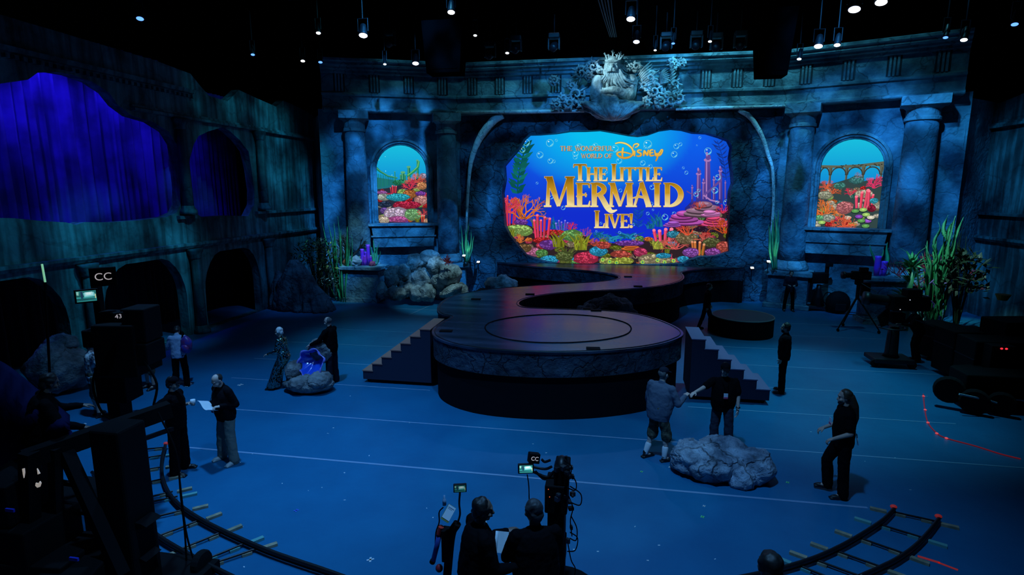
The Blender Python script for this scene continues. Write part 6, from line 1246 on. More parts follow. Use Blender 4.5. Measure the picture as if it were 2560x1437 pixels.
    e = MB(); e.ell(hp(0, .096, -.060), (.022 * s, .006 * s, .006 * s), RH, 10, 6); e.build('mouth', LIP, t, smooth=True)
    # upper garment
    if top:
        m = MB(); g = .014 * loose; m.loft(torso(g, -.10 if not shorts else -.14))
        for key in 'LR':
            S0, E0, W0, hd = A_[key]; m.ell(S0, (.064 * s, .062 * s, .060 * s)); m.cone(N - sp * .03 * s, S0 + sp * .0, .064 * s, .060 * s, 12)
            if sleeve == 'long': m.cone(S0, E0, (.064 + .006 * loose) * s, (.052 + .006 * loose) * s, 14); m.cone(E0, E0.lerp(W0, .97), (.052 + .006 * loose) * s, .040 * s, 14)
            else: m.cone(S0, S0.lerp(E0, .72), (.066 + .004 * loose) * s, (.062 + .006 * loose) * s, 14)
        m.cone(N - sp * .02 * s, N + sp * .035 * s, .070 * s, .064 * s, 16)
        m.build(topname, top, t, mods=[('remesh', vox), ('smooth', 3), ('displace', .022 * s, .09 * s)])
    # trousers / shorts / gown
    if bottom and not gown:
        m = MB(); prof = [(-.07, .13, .10), (.0, .172 + .07 * (fat - 1), .122 + .06 * (fat - 1)), (.07, .168 + .10 * (fat - 1), .120 + .09 * (fat - 1)), (.12, .160 + .12 * (fat - 1), .116 + .1 * (fat - 1))]; m.loft([ringsec(Pv + sp * (h * s), rx + .006, ry + .006) for h, rx, ry in prof])
        for key in 'LR':
            h, kn, an = J[key]; m.cone(h, kn, (.092 + .006 * loose) * s, (.062 + .012 * loose) * s, 16)
            if shorts: m.cone(kn + (h - kn) * .1, kn + (an - kn) * .12, (.078 + .01 * loose) * s, (.082 + .008 * loose) * s, 16)
            else: m.cone(kn, an + (an - kn) * .06, (.060 + .014 * loose) * s, (.050 + .016 * loose) * s, 16)
        m.build('shorts' if shorts else 'trousers', bottom, t, mods=[('remesh', vox), ('smooth', 3), ('displace', .026 * s, .10 * s)])
    if gown:
        m = MB(); secs = []; fm = (J['L'][2] + J['R'][2]) / 2; km = (J['L'][1] + J['R'][1]) / 2
        for c, rx, ry in ((Pv + sp * .14 * s, .17, .14), (Pv, .19, .17), (Pv.lerp(km, .5), .20, .16), (km, .19, .15), (km.lerp(fm, .5), .20, .16), (fm + V((0, 0, -.02)), .23, .19)):
            secs.append([c + V((rx * s * (1 + .06 * math.sin(i * 2.1)) * math.cos(2 * math.pi * i / 28), ry * s * (1 + .06 * math.sin(i * 1.7)) * math.sin(2 * math.pi * i / 28), 0)) for i in range(28)])
        m.loft(secs).build('gown', bottom, t, smooth=True, mods=[('displace', .04, .12)])
    # shoes
    for key, sd in (('L', -1), ('R', 1)):
        h, kn, an = J[key]; fa = math.radians(P_[key + 'f']); fd = V((-math.sin(fa) * -1 * 1.0, math.cos(fa), 0)); fd = V((math.sin(fa), math.cos(fa), 0)); z = an.z - .085 * s
        m = MB(); R2 = Matrix.Rotation(-fa, 3, 'Z'); m.ell((an.x, an.y, z + .045 * s), (.044 * s, .052 * s, .046 * s), R2); c = V((an.x, an.y, z)) + fd * .085 * s; m.ell(c + V((0, 0, .036 * s)), (.046 * s, .105 * s, .036 * s), R2); m.box(V((an.x, an.y, z + .014 * s)) + fd * .06 * s, (.086 * s, .27 * s, .026 * s), -fa); m.cone(an - V((0, 0, .02 * s)), an + V((0, 0, .02 * s)), .044 * s, .046 * s)
        m.build('shoe', shoes, t, mods=[('remesh', vox * .8), ('smooth', 2)])
        if sock: m = MB(); m.cone(an - V((0, 0, .01)), an.lerp(kn, .42), .045 * s, .058 * s, 14); m.build('sock', sock, t, smooth=True)
    if hair:
        m = MB()
        if bald: m.ell(hp(0, -.040, .020), (.082 * s, .080 * s, .084 * s), RH, 18, 12)
        else:
            m.ell(hp(0, -.026, .044), (.083 * s, .094 * s, .086 * s), RH, 18, 12); m.ell(hp(0, -.062, -.02), (.072 * s, .052 * s, .075 * s), RH)
            for sd in (-1, 1): m.ell(hp(sd * .066, -.02, .02), (.022 * s, .05 * s, .05 * s), RH)
        if longhair:
            m.cone(hp(0, -.07, .0), hp(.0, -.12, -.16), .07 * s, .07 * s); m.cone(hp(0, -.12, -.16), hp(0, -.15, -.34), .07 * s, .035 * s); m.cone(hp(0, -.15, -.34), hp(0, -.13, -.46), .035 * s, .015 * s)
        m.displace(.012, 22, 3, 2); m.build('hair', hair, t, mods=[('remesh', vox * .7), ('smooth', 1)])
    if beard: m = MB(); m.ell(hp(0, .045, -.085), (.056 * s, .055 * s, .05 * s), RH); m.displace(.01, 25, 2, 2); m.build('beard', beard, t, smooth=True)
    if cap:
        m = MB(); m.ell(hp(0, -.010, .060), (.086 * s, .103 * s, .076 * s), RH, 20, 12); m.ell(hp(0, .115, .042), (.068 * s, .075 * s, .010 * s), RH @ Matrix.Rotation(-.12, 3, 'X'), 16, 6); m.ell(hp(0, -.01, .136), (.01, .01, .006), RH); m.build('cap', cap, t, mods=[('remesh', .006), ('smooth', 2)])
    if badge:
        c = Pv + sp * (badge * s) + sy * ((.165 + .20 * (fat - 1)) * s) + sx * .01; Rb = Matrix((sx, sy, sp)).transposed(); m = MB(); m.box(c + sy * .012, (.075, .006, .105), rot=Rb); b_ = m.build('badge', mat('badge white', (.75, .8, .9), .4), t); m = MB(); m.box(c + sy * .016 - sp * .035, (.073, .004, .03), rot=Rb); m.build('badge_band', mat('badge red', (.7, .08, .2), .4), b_)
        m = MB(); m.tube([c + sp * .05, c + sp * .2 * s + sx * .03, N + sx * .07 + sy * .06], .004, 6); m.tube([c + sp * .05, c + sp * .2 * s - sx * .03, N - sx * .07 + sy * .06], .004, 6); m.build('lanyard', BLACKC, t)
    M_ = Matrix.Translation(base) @ Matrix.Rotation(a, 4, 'Z')
    return dict(root=t, LW=M_ @ (A_['L'][2] + A_['L'][3] * .08), RW=M_ @ (A_['R'][2] + A_['R'][3] * .08), N=M_ @ N, P=M_ @ Pv, head=M_ @ Hc, sy=Matrix.Rotation(a, 3, 'Z') @ sy, sx=Matrix.Rotation(a, 3, 'Z') @ sx, M=M_)
PAPER = mat('paper', (.75, .8, .85), .7)
def paper(c, rot, size, label, bend=.03, m=PAPER):
    mb = MB(); R_ = Euler(rot).to_matrix(); n = 8; vs = []
    for z in (0, .002):
        for i in range(n + 1):
            for j in (-1, 1): f = i / n - .5; vs.append(V(c) + R_ @ V((f * size[0], j * size[1] / 2, z + bend * math.sin(f * 5) + bend * f)))
    k = 2 * (n + 1); fs = []
    for i in range(n): fs += [(2 * i, 2 * i + 1, 2 * i + 3, 2 * i + 2), (k + 2 * i, k + 2 * i + 2, k + 2 * i + 3, k + 2 * i + 1)]
    fs += [(0, 2, k + 2, k), (1, k + 1, k + 3, 3)]
    mb.add(vs, fs); return tag(mb.build('paper_sheet', m, smooth=True), label, 'paper')
# man reading papers
r = person(G(572, 1152), 158, 'balding person in dark hoodie and khaki trousers reading papers at lower left', 1.77, dict(lean=(.02, .05, 1), head=(8, -32), Ra=((.30, -.30, -1), (-.28, .95, .0)), La=((-.28, -.30, -1), (.40, .9, .08)), Rl=((.16, .05, -1), (.12, -.02, -1)), Ll=((-.05, .06, -1), (-.10, -.05, -1)), curl=55), SKINL, BLACKC2, KHAKI, SHOEW, HAIRB, vox=.010, badge=.16, topname='hoodie', fat=1.25, loose=2.4, bald=True)
c = (r['LW'] + r['RW']) / 2; paper(r['LW'] * .45 + r['RW'] * .55 + r['sy'] * .05 + V((0, 0, .03)), (.35, .1, math.radians(158)), (.46, .20), 'open white papers held by the man in the dark hoodie', .05); 
# cap man beside the crane
r = person(G(452, 1180), -78, 'person in black cap and baggy black clothes leaning an arm on the crane', 1.80, dict(lean=(.0, -.02, 1), head=(-4, -6), Ra=((.35, -.75, -.6), (.1, -.75, -.1)), La=((-.12, -.15, -1), (.25, .75, .30)), Rl=((.10, .0, -1), (.04, -.04, -1)), curl=60), SKIN, BLACKC, BLACKC, SHOEB, HAIRB, BLACKC2, 1.1, .010, loose=2.2, sleeve='short')
m = MB(); c = r['LW'] + V((.02, 0, .0)); m.lathe([(.036, -.05), (.042, .05), (.040, .05), (.034, -.045)], c, 18); tag(m.build('paper_cup', mat('cup white', (.75, .78, .82), .5), smooth=True), 'white paper cup held by the person in the black cap', 'cup')
# woman with backpack
r = person(G(455, 966), 18, 'person seen from behind in pale denim jacket, black leggings and white shoes', 1.62, dict(lean=(-.04, .12, 1), head=(10, -38), La=((-.35, .15, -1), (.1, .7, -.3)), Ra=((.3, .2, -1), (-.2, .7, -.3)), Rl=((.10, .05, -1), (.04, -.06, -1)), Ll=((-.06, .03, -1), (-.06, -.04, -1))), SKIN, DENIML, BLACKC, SHOEW, HAIRB, vox=.012, topname='jacket', loose=2.0)
t = thing('backpack', r['P'] + r['sx'] * .26 - r['sy'] * .12 + V((0, 0, .05)), 'blue backpack hanging from the shoulder of the person in pale denim', 'bag'); BPK = mat('blue nylon', (.02, .04, .35), .4, mottle=(.2, .03, .12), mscale=9)
m = MB(); m.ell((0, 0, .2), (.15, .11, .23)); m.displace(.02, 9, 2); m.build('bag_body', BPK, t, smooth=True); m = MB(); m.ell((.02, -.09, .12), (.11, .06, .11)); m.build('front_pocket', BPK, t, smooth=True); m = MB(); m.tube(spline([(-.08, 0, .4), (-.12, .03, .52), (-.16, .12, .45), (-.14, .1, .2)], 5), .018, 8); m.build('strap', BLACKC, t, smooth=True)
# people behind the crane
person(G(245, 1040), -30, 'person in white printed shirt and patterned shorts behind the camera crane', 1.76, dict(head=(0, -12), La=((-.15, -.05, -1), (-.05, .3, -1)), Ra=((.3, .3, -.8), (.1, .9, .1)), Ll=((-.04, .02, -1), (0, -.02, -1))), SKINL, WPAT, CAMO, SHOEB, HAIRB, vox=.012, sleeve='short', shorts=True)
person(G(292, 1052), -50, 'person in dark green shirt hidden behind the camera crane', 1.74, dict(head=(0, -10), Ra=((.3, .5, -.7), (0, 1, .1)), La=((-.2, .5, -.7), (.1, 1, .1))), SKIN, GREENS, NAVY, SHOEB, HAIRB, BLACKC, vox=.013, sleeve='short')
person(G(378, 970), 160, 'person in grey shirt, cap and shorts beside the camera crane arm', 1.74, dict(head=(0, -20), Ra=((.3, .3, -.8), (-.3, .8, .2)), La=((-.3, .3, -.8), (.3, .8, .2))), SKIN, GREYS, CAMO, SHOEB, HAIRB, BLACKC, vox=.013, sleeve='short', shorts=True)
# the two at the shell rock
b0 = G(686, 970)
r = person(b0, 98, 'white-haired person in a long sequined gown leaning back on the shell rock', 1.68, dict(lean=(.02, .10, 1), head=(0, -10), Ll=((-.06, .52, -1), (-.03, .30, -1)), Rl=((.06, .50, -1), (.03, .34, -1)), La=((-.2, .15, -1), (.0, .95, -.25)), Ra=((.2, .15, -1), (.0, .9, -.3)), curl=45), SKIN, SEQ, SEQ, SHOEB, HAIRW, vox=.011, gown=True, topname='sequin_top', loose=2.2)
r = person(G(822, 962) + V((.05, .15, 0)), 84, 'grey-haired person in black top resting a hand on the shell rock', 1.80, dict(lean=(0, .02, 1), head=(0, -14), LT=AY(776, 862, 12.75), RT=AY(784, 868, 13.0), curl=25), SKINL, BLACKC, NAVY, SHOEB, HAIRG, fat=1.2, vox=.011, loose=1.8, bald=True)
# handshake pair
bb = G(1800, 1128); ba = G(1636, 1148); SHK = AY(1719, 990, 10.25)
pA = person(ba, -62, 'heavy person in cap, grey-blue sweatshirt and shorts shaking hands', 1.82, dict(lean=(0, .08, 1), twist=28, head=(-10, -8), RT=SHK + V((-.045, -.01, .0)), La=((-.22, -.05, -1), (-.1, .15, -1)), Ll=((-.06, -.05, -1), (-.03, -.34, -1)), Rl=((.06, .28, -1), (.03, -.10, -1)), curl=40), SKINL, GREYB, CAMO, SHOEB, HAIRG, NAVY, 1.5, .010, sleeve='long', shorts=True, sock=SOCK, loose=2.2, topname='sweatshirt', bald=True)
pB = person(bb, 158, 'person in black polo and dark cap shaking hands behind the lumpy rock', 1.80, dict(lean=(0, .03, 1), twist=22, head=(-4, -4), RT=SHK + V((.045, .01, .012)), La=((-.25, .02, -1), (-.08, .3, -1)), Ll=((-.10, .04, -1), (-.02, -.05, -1)), Rl=((.08, .02, -1), (.03, -.03, -1)), curl=35), SKINL, BLACKC, JEANS, SHOEB, HAIRB, BLACKC2, 1.35, .010, sleeve='short', badge=.27, loose=1.8, topname='polo_shirt')
m = MB(); cW = pB['LW']; m.tube([cW + V((.035 * math.cos(a_ * .5236), .035 * math.sin(a_ * .5236), .13)) for a_ in range(13)], .009, 6); m.build('wristwatch', BLACKC, pB['root'], True)
# man standing alone
person(G(1953, 980), 72, 'bearded person in black jacket standing alone right of the stage', 1.80, dict(lean=(0, -.01, 1), head=(0, -4), La=((-.12, .02, -1), (.02, .25, -1)), Ra=((.12, .02, -1), (-.02, .25, -1))), SKIN, BLACKC2, BLACKC, SHOEB, HAIRB, fat=1.1, vox=.011, beard=HAIRB, loose=1.6, topname='jacket')
# long haired person
r = person(G(2086, 1236), 84, 'person in black with long hair and a badge stepping forward at lower right', 1.85, dict(lean=(.0, .02, 1), head=(0, -8), La=((-.2, -.12, -1), (.12, .85, -.45)), Ra=((.2, .0, -1), (-.1, .8, -.4)), Ll=((-.06, -.02, -1), (-.02, -.06, -1)), Rl=((.06, .42, -1), (.02, -.10, -1)), curl=50), SKIN, BLACKC, BLACKC, SHOEB, HAIRBR, fat=1.15, vox=.010, sleeve='short', longhair=True, loose=1.8, beard=HAIRB)
m = MB(); c = r['P'] + r['sy'] * .22 + V((0, 0, .30)); m.box(c, (.006, .085, .11), 0); tb = m.build('badge', mat('badge white', (.75, .8, .9), .4), r['root'], True); m = MB(); m.box(c + V((-.004, -.002, -.04)), (.006, .083, .03)); m.build('badge_band', mat('badge red', (.7, .08, .2), .4), r['root'], True)
paper(r['P'] - r['sy'] * .165 - r['sx'] * .1 + V((0, 0, .06)), (1.4, .1, math.radians(84)), (.26, .12), 'folded white papers in the back pocket of the long-haired person', .02)
# far figures
person(G(1760, 824), -86, 'person in black striding past the back of the stage by the round riser', 1.74, dict(lean=(0, .05, 1), Ll=((-.05, -.20, -1), (-.03, -.32, -1)), Rl=((.05, .30, -1), (.03, -.02, -1)), La=((-.15, .2, -1), (0, .4, -1)), Ra=((.15, -.25, -1), (0, .0, -1))), SKIN, BLACKC, NAVY, SHOEB, HAIRB, vox=.014)
person(G(1970, 777), 175, 'distant person in dark clothes standing before the pedestal, right of the stage', 1.72, dict(La=((-.25, .1, -1), (.4, .8, .1)), Ra=((.25, .1, -1), (-.4, .8, .1)), Ll=((-.12, 0, -1), (-.06, 0, -1)), Rl=((.12, 0, -1), (.06, 0, -1))), SKIN, NAVY, BLACKC, SHOEB, HAIRB, vox=.014)
person(G(2290, 902), 80, 'dark camera operator behind the pedestal camera at the right', 1.72, dict(lean=(0, .30, 1), head=(0, -15), La=((-.2, .5, -.8), (.1, 1, .1)), Ra=((.2, .5, -.8), (-.1, 1, .1)), Ll=((-.08, .2, -1), (-.04, -.25, -1)), Rl=((.08, .15, -1), (.04, -.2, -1))), SKIND, BLACKC, BLACKC, SHOEB, HAIRB, fat=1.3, vox=.014, loose=2)
# crew nearest the viewer
h1 = 1.76; q = G(1183, 1244, h1 + .36)
opA = person((q.x, q.y), -58, 'person in black nearest the centre camera, in profile, gesturing over papers', h1, dict(lean=(0, .10, 1), head=(-14, -8), La=((-.1, .45, -.9), (.05, 1, .12)), Ra=((.25, .25, -1), (.05, 1, -.05)), curl=30), SKIND, BLACKC, BLACKC, SHOEB, HAIRB, fat=1.3, vox=.009, loose=2.2, z0=.36)
h2 = 1.74; q = G(1343, 1258, h2 + .36)
opB = person((q.x, q.y), 22, 'person with short greying hair, black clothes, seen from behind beside the centre camera', h2, dict(lean=(0, .10, 1), head=(20, -12), La=((-.25, .3, -.9), (.35, .9, .0)), Ra=((.22, .25, -1), (.1, .9, -.1)), curl=40), SKIND, BLACKC, BLACKC, SHOEB, HAIRD, fat=1.4, vox=.009, loose=2.2, z0=.36)
h3 = 1.74; q = G(1936, 1386, h3 + .75)
person((q.x, q.y), 10, 'dark head of a person at the bottom edge beside the right track', h3, dict(), SKIND, BLACKC, BLACKC, SHOEB, HAIRB, vox=.011, loose=1.6, z0=.75)
t = thing('camera_riser', (q.x, q.y, 0), 'black riser under the person at the bottom edge', 'riser'); m = MB(); m.box((0, 0, .70), (1.0, .9, .10)); m.build('deck', BLACK, t)
for x in (-.45, .45):
    for y in (-.4, .4): m = MB(); m.box((x, y, .325), (.06, .06, .65)); m.build('leg', BLACK, t)
paper(AY(1254, 1355, 5.0), (1.05, .05, .12), (.135, .20), 'white script page held up between the two people at the centre camera', .01)
paper(AY(1207, 1326, 5.15), (.9, .2, .8), (.12, .17), 'white sheet lit behind the person in profile', .01)
# ------------------------------------------------------------------ camera equipment
SCRG = mat('monitor bezel', (.006, .006, .007), .5)
def text_mesh(body, size, name, m, parent, loc, rot, world=True):
    cu = bpy.data.curves.new(name, 'FONT'); cu.body = body; cu.size = size; cu.extrude = .001; cu.align_x = 'CENTER'; cu.align_y = 'CENTER'
    o = bpy.data.objects.new(name, cu); COL.objects.link(o); dg = bpy.context.evaluated_depsgraph_get(); me = bpy.data.meshes.new_from_object(o.evaluated_get(dg)); bpy.data.objects.remove(o)
    me.materials.clear(); me.materials.append(m); o = bpy.data.objects.new(name, me); COL.objects.link(o); o.parent = parent
    M = Matrix.Translation(V(loc)) @ rot.to_4x4()
    if world: M = (Matrix.Translation(parent.location) @ parent.rotation_euler.to_matrix().to_4x4()).inverted() @ M
    o.matrix_local = M; return o
def facing(p, tilt=0.0, yaw=0.0):
    """rotation whose +z looks from p toward the viewer side, x right, y up"""
    d = V((0, 0, CAM_H)) - V(p); d.z *= .35; z = d.normalized(); z = Matrix.Rotation(yaw, 3, 'Z') @ z; x = V((0, 0, 1)).cross(z).normalized(); y = z.cross(x); return Matrix((x, y, z)).transposed() @ Matrix.Rotation(tilt, 3, 'X')
def monitor(p, w, h, label, seed, bright, yaw=0.0, hood=0):
    p = V(p); R_ = facing(p, 0, yaw); t = thing('camera_monitor', p, label, 'monitor'); L = lambda x, y, z=0: p + R_ @ V((x, y, z))
    m = MB(); m.box(L(0, 0, -.025), (w * 1.2, h * 1.3, .05), rot=R_); m.build('case', SCRG, t, True, mods=[('bevel', .006)])
    gradient_panel(lambda x, y, d=0: L((x - .5) * w, (.5 - y) * h, .002 + d), 0, 1, 0, 1, 8, 6, lambda x, y: mix3(tuple(v * bright for v in srgb(40, 120, 120)), tuple(v * bright for v in srgb(10, 40, 40)), y), 'screen', t)
    pt = Painter(lambda x, y, d: L((x - .5) * w, (.5 - y) * h, .003 + d * .01), seed)
    for c, pl in bright_pics(bright): pt.poly(pl, c)
    pt.build('screen_image', t); return t, L
def bright_pics(k):
    s = lambda *c: tuple(v * k for v in srgb(*c))
    return [(s(50, 150, 150), [(0, .55), (1, .6), (1, 1), (0, 1)]), (s(20, 70, 80), [(.0, .7), (.9, .72), (1, .9), (0, .95)]), (s(120, 205, 210), [(.35, .2), (.9, .15), (.95, .55), (.4, .6)]), (s(190, 240, 245), [(.42, .15), (.82, .12), (.86, .42), (.45, .48)]), (s(240, 255, 255), [(.5, .18), (.72, .18), (.74, .36), (.52, .38)]), (s(30, 60, 90), [(.22, .05), (.32, .05), (.34, .7), (.22, .7)]), (s(140, 200, 190), [(.02, .05), (.14, .05), (.12, .4), (.02, .35)]), (s(200, 210, 160), [(.93, .35), (.98, .35), (.98, .75), (.93, .75)])]
GLOWT = mat('lit sign text', (.7, .66, .66), .5, emit=(.62, .55, .56), strength=.55)
def sign_box(p, w, h, text, size, label, yaw=0.0, roll=0.0):
    p = V(p); R_ = facing(p, 0, yaw) @ Matrix.Rotation(roll, 3, 'Z'); t = thing('sign_box', p, label, 'sign'); m = MB(); m.box(p + R_ @ V((0, 0, -.05)), (w, h, .1), rot=R_); m.build('case', BLACK, t, True, mods=[('bevel', .008)])
    text_mesh(text, size, 'lettering', GLOWT, t, p + R_ @ V((0, 0, .003)), R_); return t
def bar(m, a, b, w, h=None):
    a, b = V(a), V(b); d = (b - a); L = d.length; z = d.normalized(); x = V((0, 0, 1)).cross(z); x = x.normalized() if x.length > .1 else V((1, 0, 0)); y = z.cross(x); m.box((a + b) / 2, (w, h or w, L), rot=Matrix((x, y, z)).transposed()); return m
def gwheel(m, c, r, w, axis): m.lathe([(r * .5, -w / 2), (r * .9, -w / 2), (r, -w / 4), (r, w / 4), (r * .9, w / 2), (r * .5, w / 2)], c, 20, axis=axis)
# ---- the crane at the lower left
cb = V((-5.95, 5.35, 0)); t = thing('camera_crane', cb, 'huge black camera crane filling the lower left corner', 'camera crane'); Yc = 5.35
def CP(x, y, Y=Yc): return AY(x, y, Y)
a0, a1 = CP(292, 1075), CP(330, 1437)
m = MB(); cx = CP(310, 1200).x; zt = CP(305, 1062).z; m.box((cx, Yc, zt / 2), (.40, .40, zt)); m.build('column', BLACK, t, True, mods=[('bevel', .03)])
m = MB(); m.box((cx, Yc, .06), (1.3, 1.3, .12)); m.build('base_plate', BLACK, t, True)
for wx in (-.5, .5):
    for wy in (-.5, .5): m = MB(); gwheel(m, V((cx + wx, Yc + wy, .16)), .16, .1, (1, 0, 0)); m.build('wheel', RUBBER, t, True)
m = MB(); bar(m, CP(60, 1150, 4.9), CP(425, 1022, 6.2), .16, .20); m.build('arm', BLACK, t, True)
m = MB(); bar(m, CP(338, 1104, 5.5), CP(430, 1072, 6.3), .05); m.build('lower_rail', BLACK, t, True)
for y in (1300, 1385): p = CP(362, y); m = MB(); m.loft([[p + V((-.25, dy, -.05)), p + V((-.25, dy, .05)), p + V((.05, dy, .03)), p + V((.13, dy, -.005)), p + V((.0, dy, -.05))] for dy in (-.12, .12)]); m.build('bracket', BLACK, t, True)
m = MB(); bar(m, CP(165, 1130, 5.2), CP(305, 1437, 5.0), .13); m.build('brace', BLACK, t, True)
m = MB(); bar(m, CP(137, 1120, 5.1), CP(146, 1437, 5.1), .10); m.build('strut', BLACK, t, True)
m = MB(); bar(m, CP(72, 1130, 4.9), CP(80, 1437, 4.9), .14); m.build('strut', BLACK, t, True)
for y, x0, x1 in ((1205, 150, 205), (1275, 150, 240), (1360, 150, 285)): m = MB(); bar(m, CP(x0, y), CP(x1, y + 8), .05); m.build('cross_bar', BLACK, t, True)
m = MB()
for i, (x, y, w_, h_) in enumerate(((60, 1330, .9, .5), (120, 1400, 1.0, .35), (30, 1230, .5, .5), (210, 1420, .6, .3))): p = CP(x, y, 5.0); m.box(p, (w_, .7, h_), .1 * i)
m.build('counterweights', BLACK, t, True, mods=[('bevel', .02)])
for x, y in ((25, 1275), (185, 1397)): p = CP(x, y, 4.6); m = MB(); m.box(p, (.11, .02, .035)); m.build('blue_label', mat('blue label', (.02, .04, .6), .5), t, True)
for pl in ([(55, 1172), (60, 1171), (61, 1182), (59, 1195), (57, 1186)], [(92, 1171), (95, 1176), (99, 1184), (94, 1186)], [(89, 1207), (95, 1209), (99, 1203), (102, 1208), (99, 1217), (93, 1219), (88, 1214)]):
    MB().prism([CP(x, y, 4.55) for x, y in pl], (0, .01, 0)).build('pale_label', mat('pale label', (.8, .75, .68), .6, emit=(.8, .72, .64), strength=.35), t, True)  # the lit look of the labels is put in as their own glow
# navy cover cloth draped at the far left
COV = cloth('navy cover', (.006, .009, .05)); t = thing('cover_cloth', CP(60, 1100, 5.6), 'dark navy cover draped over equipment at the left edge', 'cloth'); m = MB(); n = 16; vs = []
for i in range(n + 1):
    f = i / n; x = -60 + 235 * f; top = 868 + 130 * f + 60 * max(0, f - .35) * 1.0; bot = 1235 - 110 * f
    for j in range(n + 1):
        g = j / n; y = top + (max(bot, top + 10) - top) * g; p = AY(x, y, 5.6 - .35 * math.sin(math.pi * g) + .08 * math.sin(i * 1.4 + j * .6)); vs.append(p)
m.add(vs, [(i * (n + 1) + j, i * (n + 1) + j + 1, (i + 1) * (n + 1) + j + 1, (i + 1) * (n + 1) + j) for i in range(n) for j in range(n)])
o = m.build('draped_sheet', COV, t, True, smooth=True); sd = o.modifiers.new('thickness', 'SOLIDIFY'); sd.thickness = .03
# crane head with camera
Yh = 7.2; t = thing('crane_camera', AY(300, 900, Yh), 'black broadcast camera with hood on the crane head, under the CC sign', 'camera'); hp_ = lambda x, y, d=0: AY(x, y, Yh + d)
for nm, x0, y0, x1, y1, d in (('camera_body', 268, 800, 372, 930, .6), ('lens_hood', 352, 850, 392, 905, .45), ('viewfinder_arm', 232, 700, 262, 820, .12), ('battery', 228, 818, 262, 862, .4), ('pan_head', 262, 925, 335, 1000, .4), ('tilt_plate', 268, 905, 352, 935, .5), ('top_handle', 262, 775, 345, 806, .2), ('matte_box', 325, 765, 385, 850, .4), ('head_post', 282, 995, 322, 1075, .25)):
    a, b_ = hp_(x0, y0), hp_(x1, y1); m = MB(); m.box(((a.x + b_.x) / 2, Yh, (a.z + b_.z) / 2), (b_.x - a.x, d, a.z - b_.z), .15 if nm != 'head_post' else 0); m.build(nm, BLACK, t, True, mods=[('bevel', .02)])
m = MB(); m.lathe([(.13, 0), (.13, .45), (.11, .46)], hp_(330, 880), 20, axis=(.15, 1, -.1)); m.build('lens', BMETAL, t, True, smooth=True)
for pts in ([(250, 900), (232, 960), (255, 1030), (300, 1060)], [(360, 900), (392, 960), (384, 1020), (400, 1050)]): MB().tube(spline([hp_(x, y, -.2) for x, y in pts], 5), .018, 6).build('cable', BLACK, t, True)
for pts in ([(395, 1030), (440, 1130), (452, 1240), (462, 1330), (468, 1440)], [(448, 1190), (462, 1310), (478, 1380), (500, 1440)]): MB().tube(spline([AY(x, y, 5.9) for x, y in pts], 5), .012, 6).build('hanging_cable', BLACK, t, True)
p = hp_(258, 692, -.1); sign_box(p, .33, .28, 'CC', .155, 'black sign box reading CC above the crane camera')
p = hp_(296, 791, -.5); sign_box(p, .12, .11, '43', .085, 'tiny lit number sign on the crane camera body')
monitor(hp_(216, 740, -.2), .24, .16, 'small bright monitor on the crane camera left of the CC sign', 3, .8)
m = MB(); bar(m, hp_(105, 660, -.1), hp_(113, 705, -.1), .02); tt_ = m.build('light_tube', mat('green lit tube', (.3, .8, .5), .4, emit=(.35, .9, .5), strength=.5)); tag(tt_, 'thin greenish light tube glowing at the far left by the dark arch', 'light')
m = MB(); bar(m, hp_(113, 706, -.1), hp_(128, 1010, -.1), .025); tag(m.build('tube_stand', BLACK), 'thin black stand holding the greenish light tube', 'stand')
# platform and its operator
pq = V((-6.75, 5.6, 0)); t = thing('crane_platform', pq, 'dark operator platform of the crane at the lower left', 'platform'); m = MB(); m.box((0, 0, 1.07), (.7, .9, .08)); m.build('deck', BLACK, t)
for sx_ in (-.3, .3):
    for sy_ in (-.4, .4): m = MB(); m.box((sx_, sy_, .515), (.06, .06, 1.03)); m.build('leg', BLACK, t)
qh = G(66, 932, 2.83)
person((qh.x, qh.y), -35, 'dark crew member leaning at the crane in front of the far left boulder', 1.72, dict(lean=(.10, .25, 1), head=(10, -20), Ra=((.4, .3, -.8), (.2, .8, -.3)), La=((-.2, .5, -.8), (.1, .9, -.1))), SKIND, BLACKC, BLACKC, SHOEB, HAIRB, fat=1.25, vox=.011, z0=1.11, loose=2)
# ---- centre camera
Ym = 6.1; cp = lambda x, y, d=0: AY(x, y, Ym + d); c0 = cp(1395, 1300); t = thing('studio_camera', (c0.x, Ym, 0), 'tall black studio camera rig with cables in front centre, beside the grey-haired operator', 'camera')
def blk(nm, x0, y0, x1, y1, d, mt=BLACK, dy=0, bev=.015):
    a, b_ = cp(x0, y0, dy), cp(x1, y1, dy); m = MB(); m.box(((a.x + b_.x) / 2, Ym + dy, (a.z + b_.z) / 2), (b_.x - a.x, d, a.z - b_.z)); return m.build(nm, mt, t, True, mods=[('bevel', bev)])
blk('camera_body', 1366, 1195, 1420, 1268, .34); blk('rear_module', 1372, 1262, 1412, 1345, .3); blk('viewfinder', 1388, 1152, 1424, 1200, .3); blk('pan_head', 1376, 1340, 1414, 1400, .26); blk('pedestal_column', 1384, 1395, 1412, 1437, .2)
zc = cp(1398, 1437).z; m = MB(); m.lathe([(.12, 0), (.10, zc)], (cp(1398, 1437).x, Ym, 0), 18); m.build('pedestal_tube', BLACK, t, True); m = MB(); m.lathe([(.5, .05), (.5, .18), (.2, .25)], (cp(1398, 1437).x, Ym, 0), 24); m.build('pedestal_base', BLACK, t, True)
m = MB(); m.ell(cp(1404, 1168), (.09, .14, .14)); m.build('headset_hood', BMETAL, t, True, smooth=True); m = MB(); bar(m, cp(1415, 1140), cp(1420, 1195), .03); m.build('antenna_block', BMETAL, t, True)
rnd = random.Random(4)
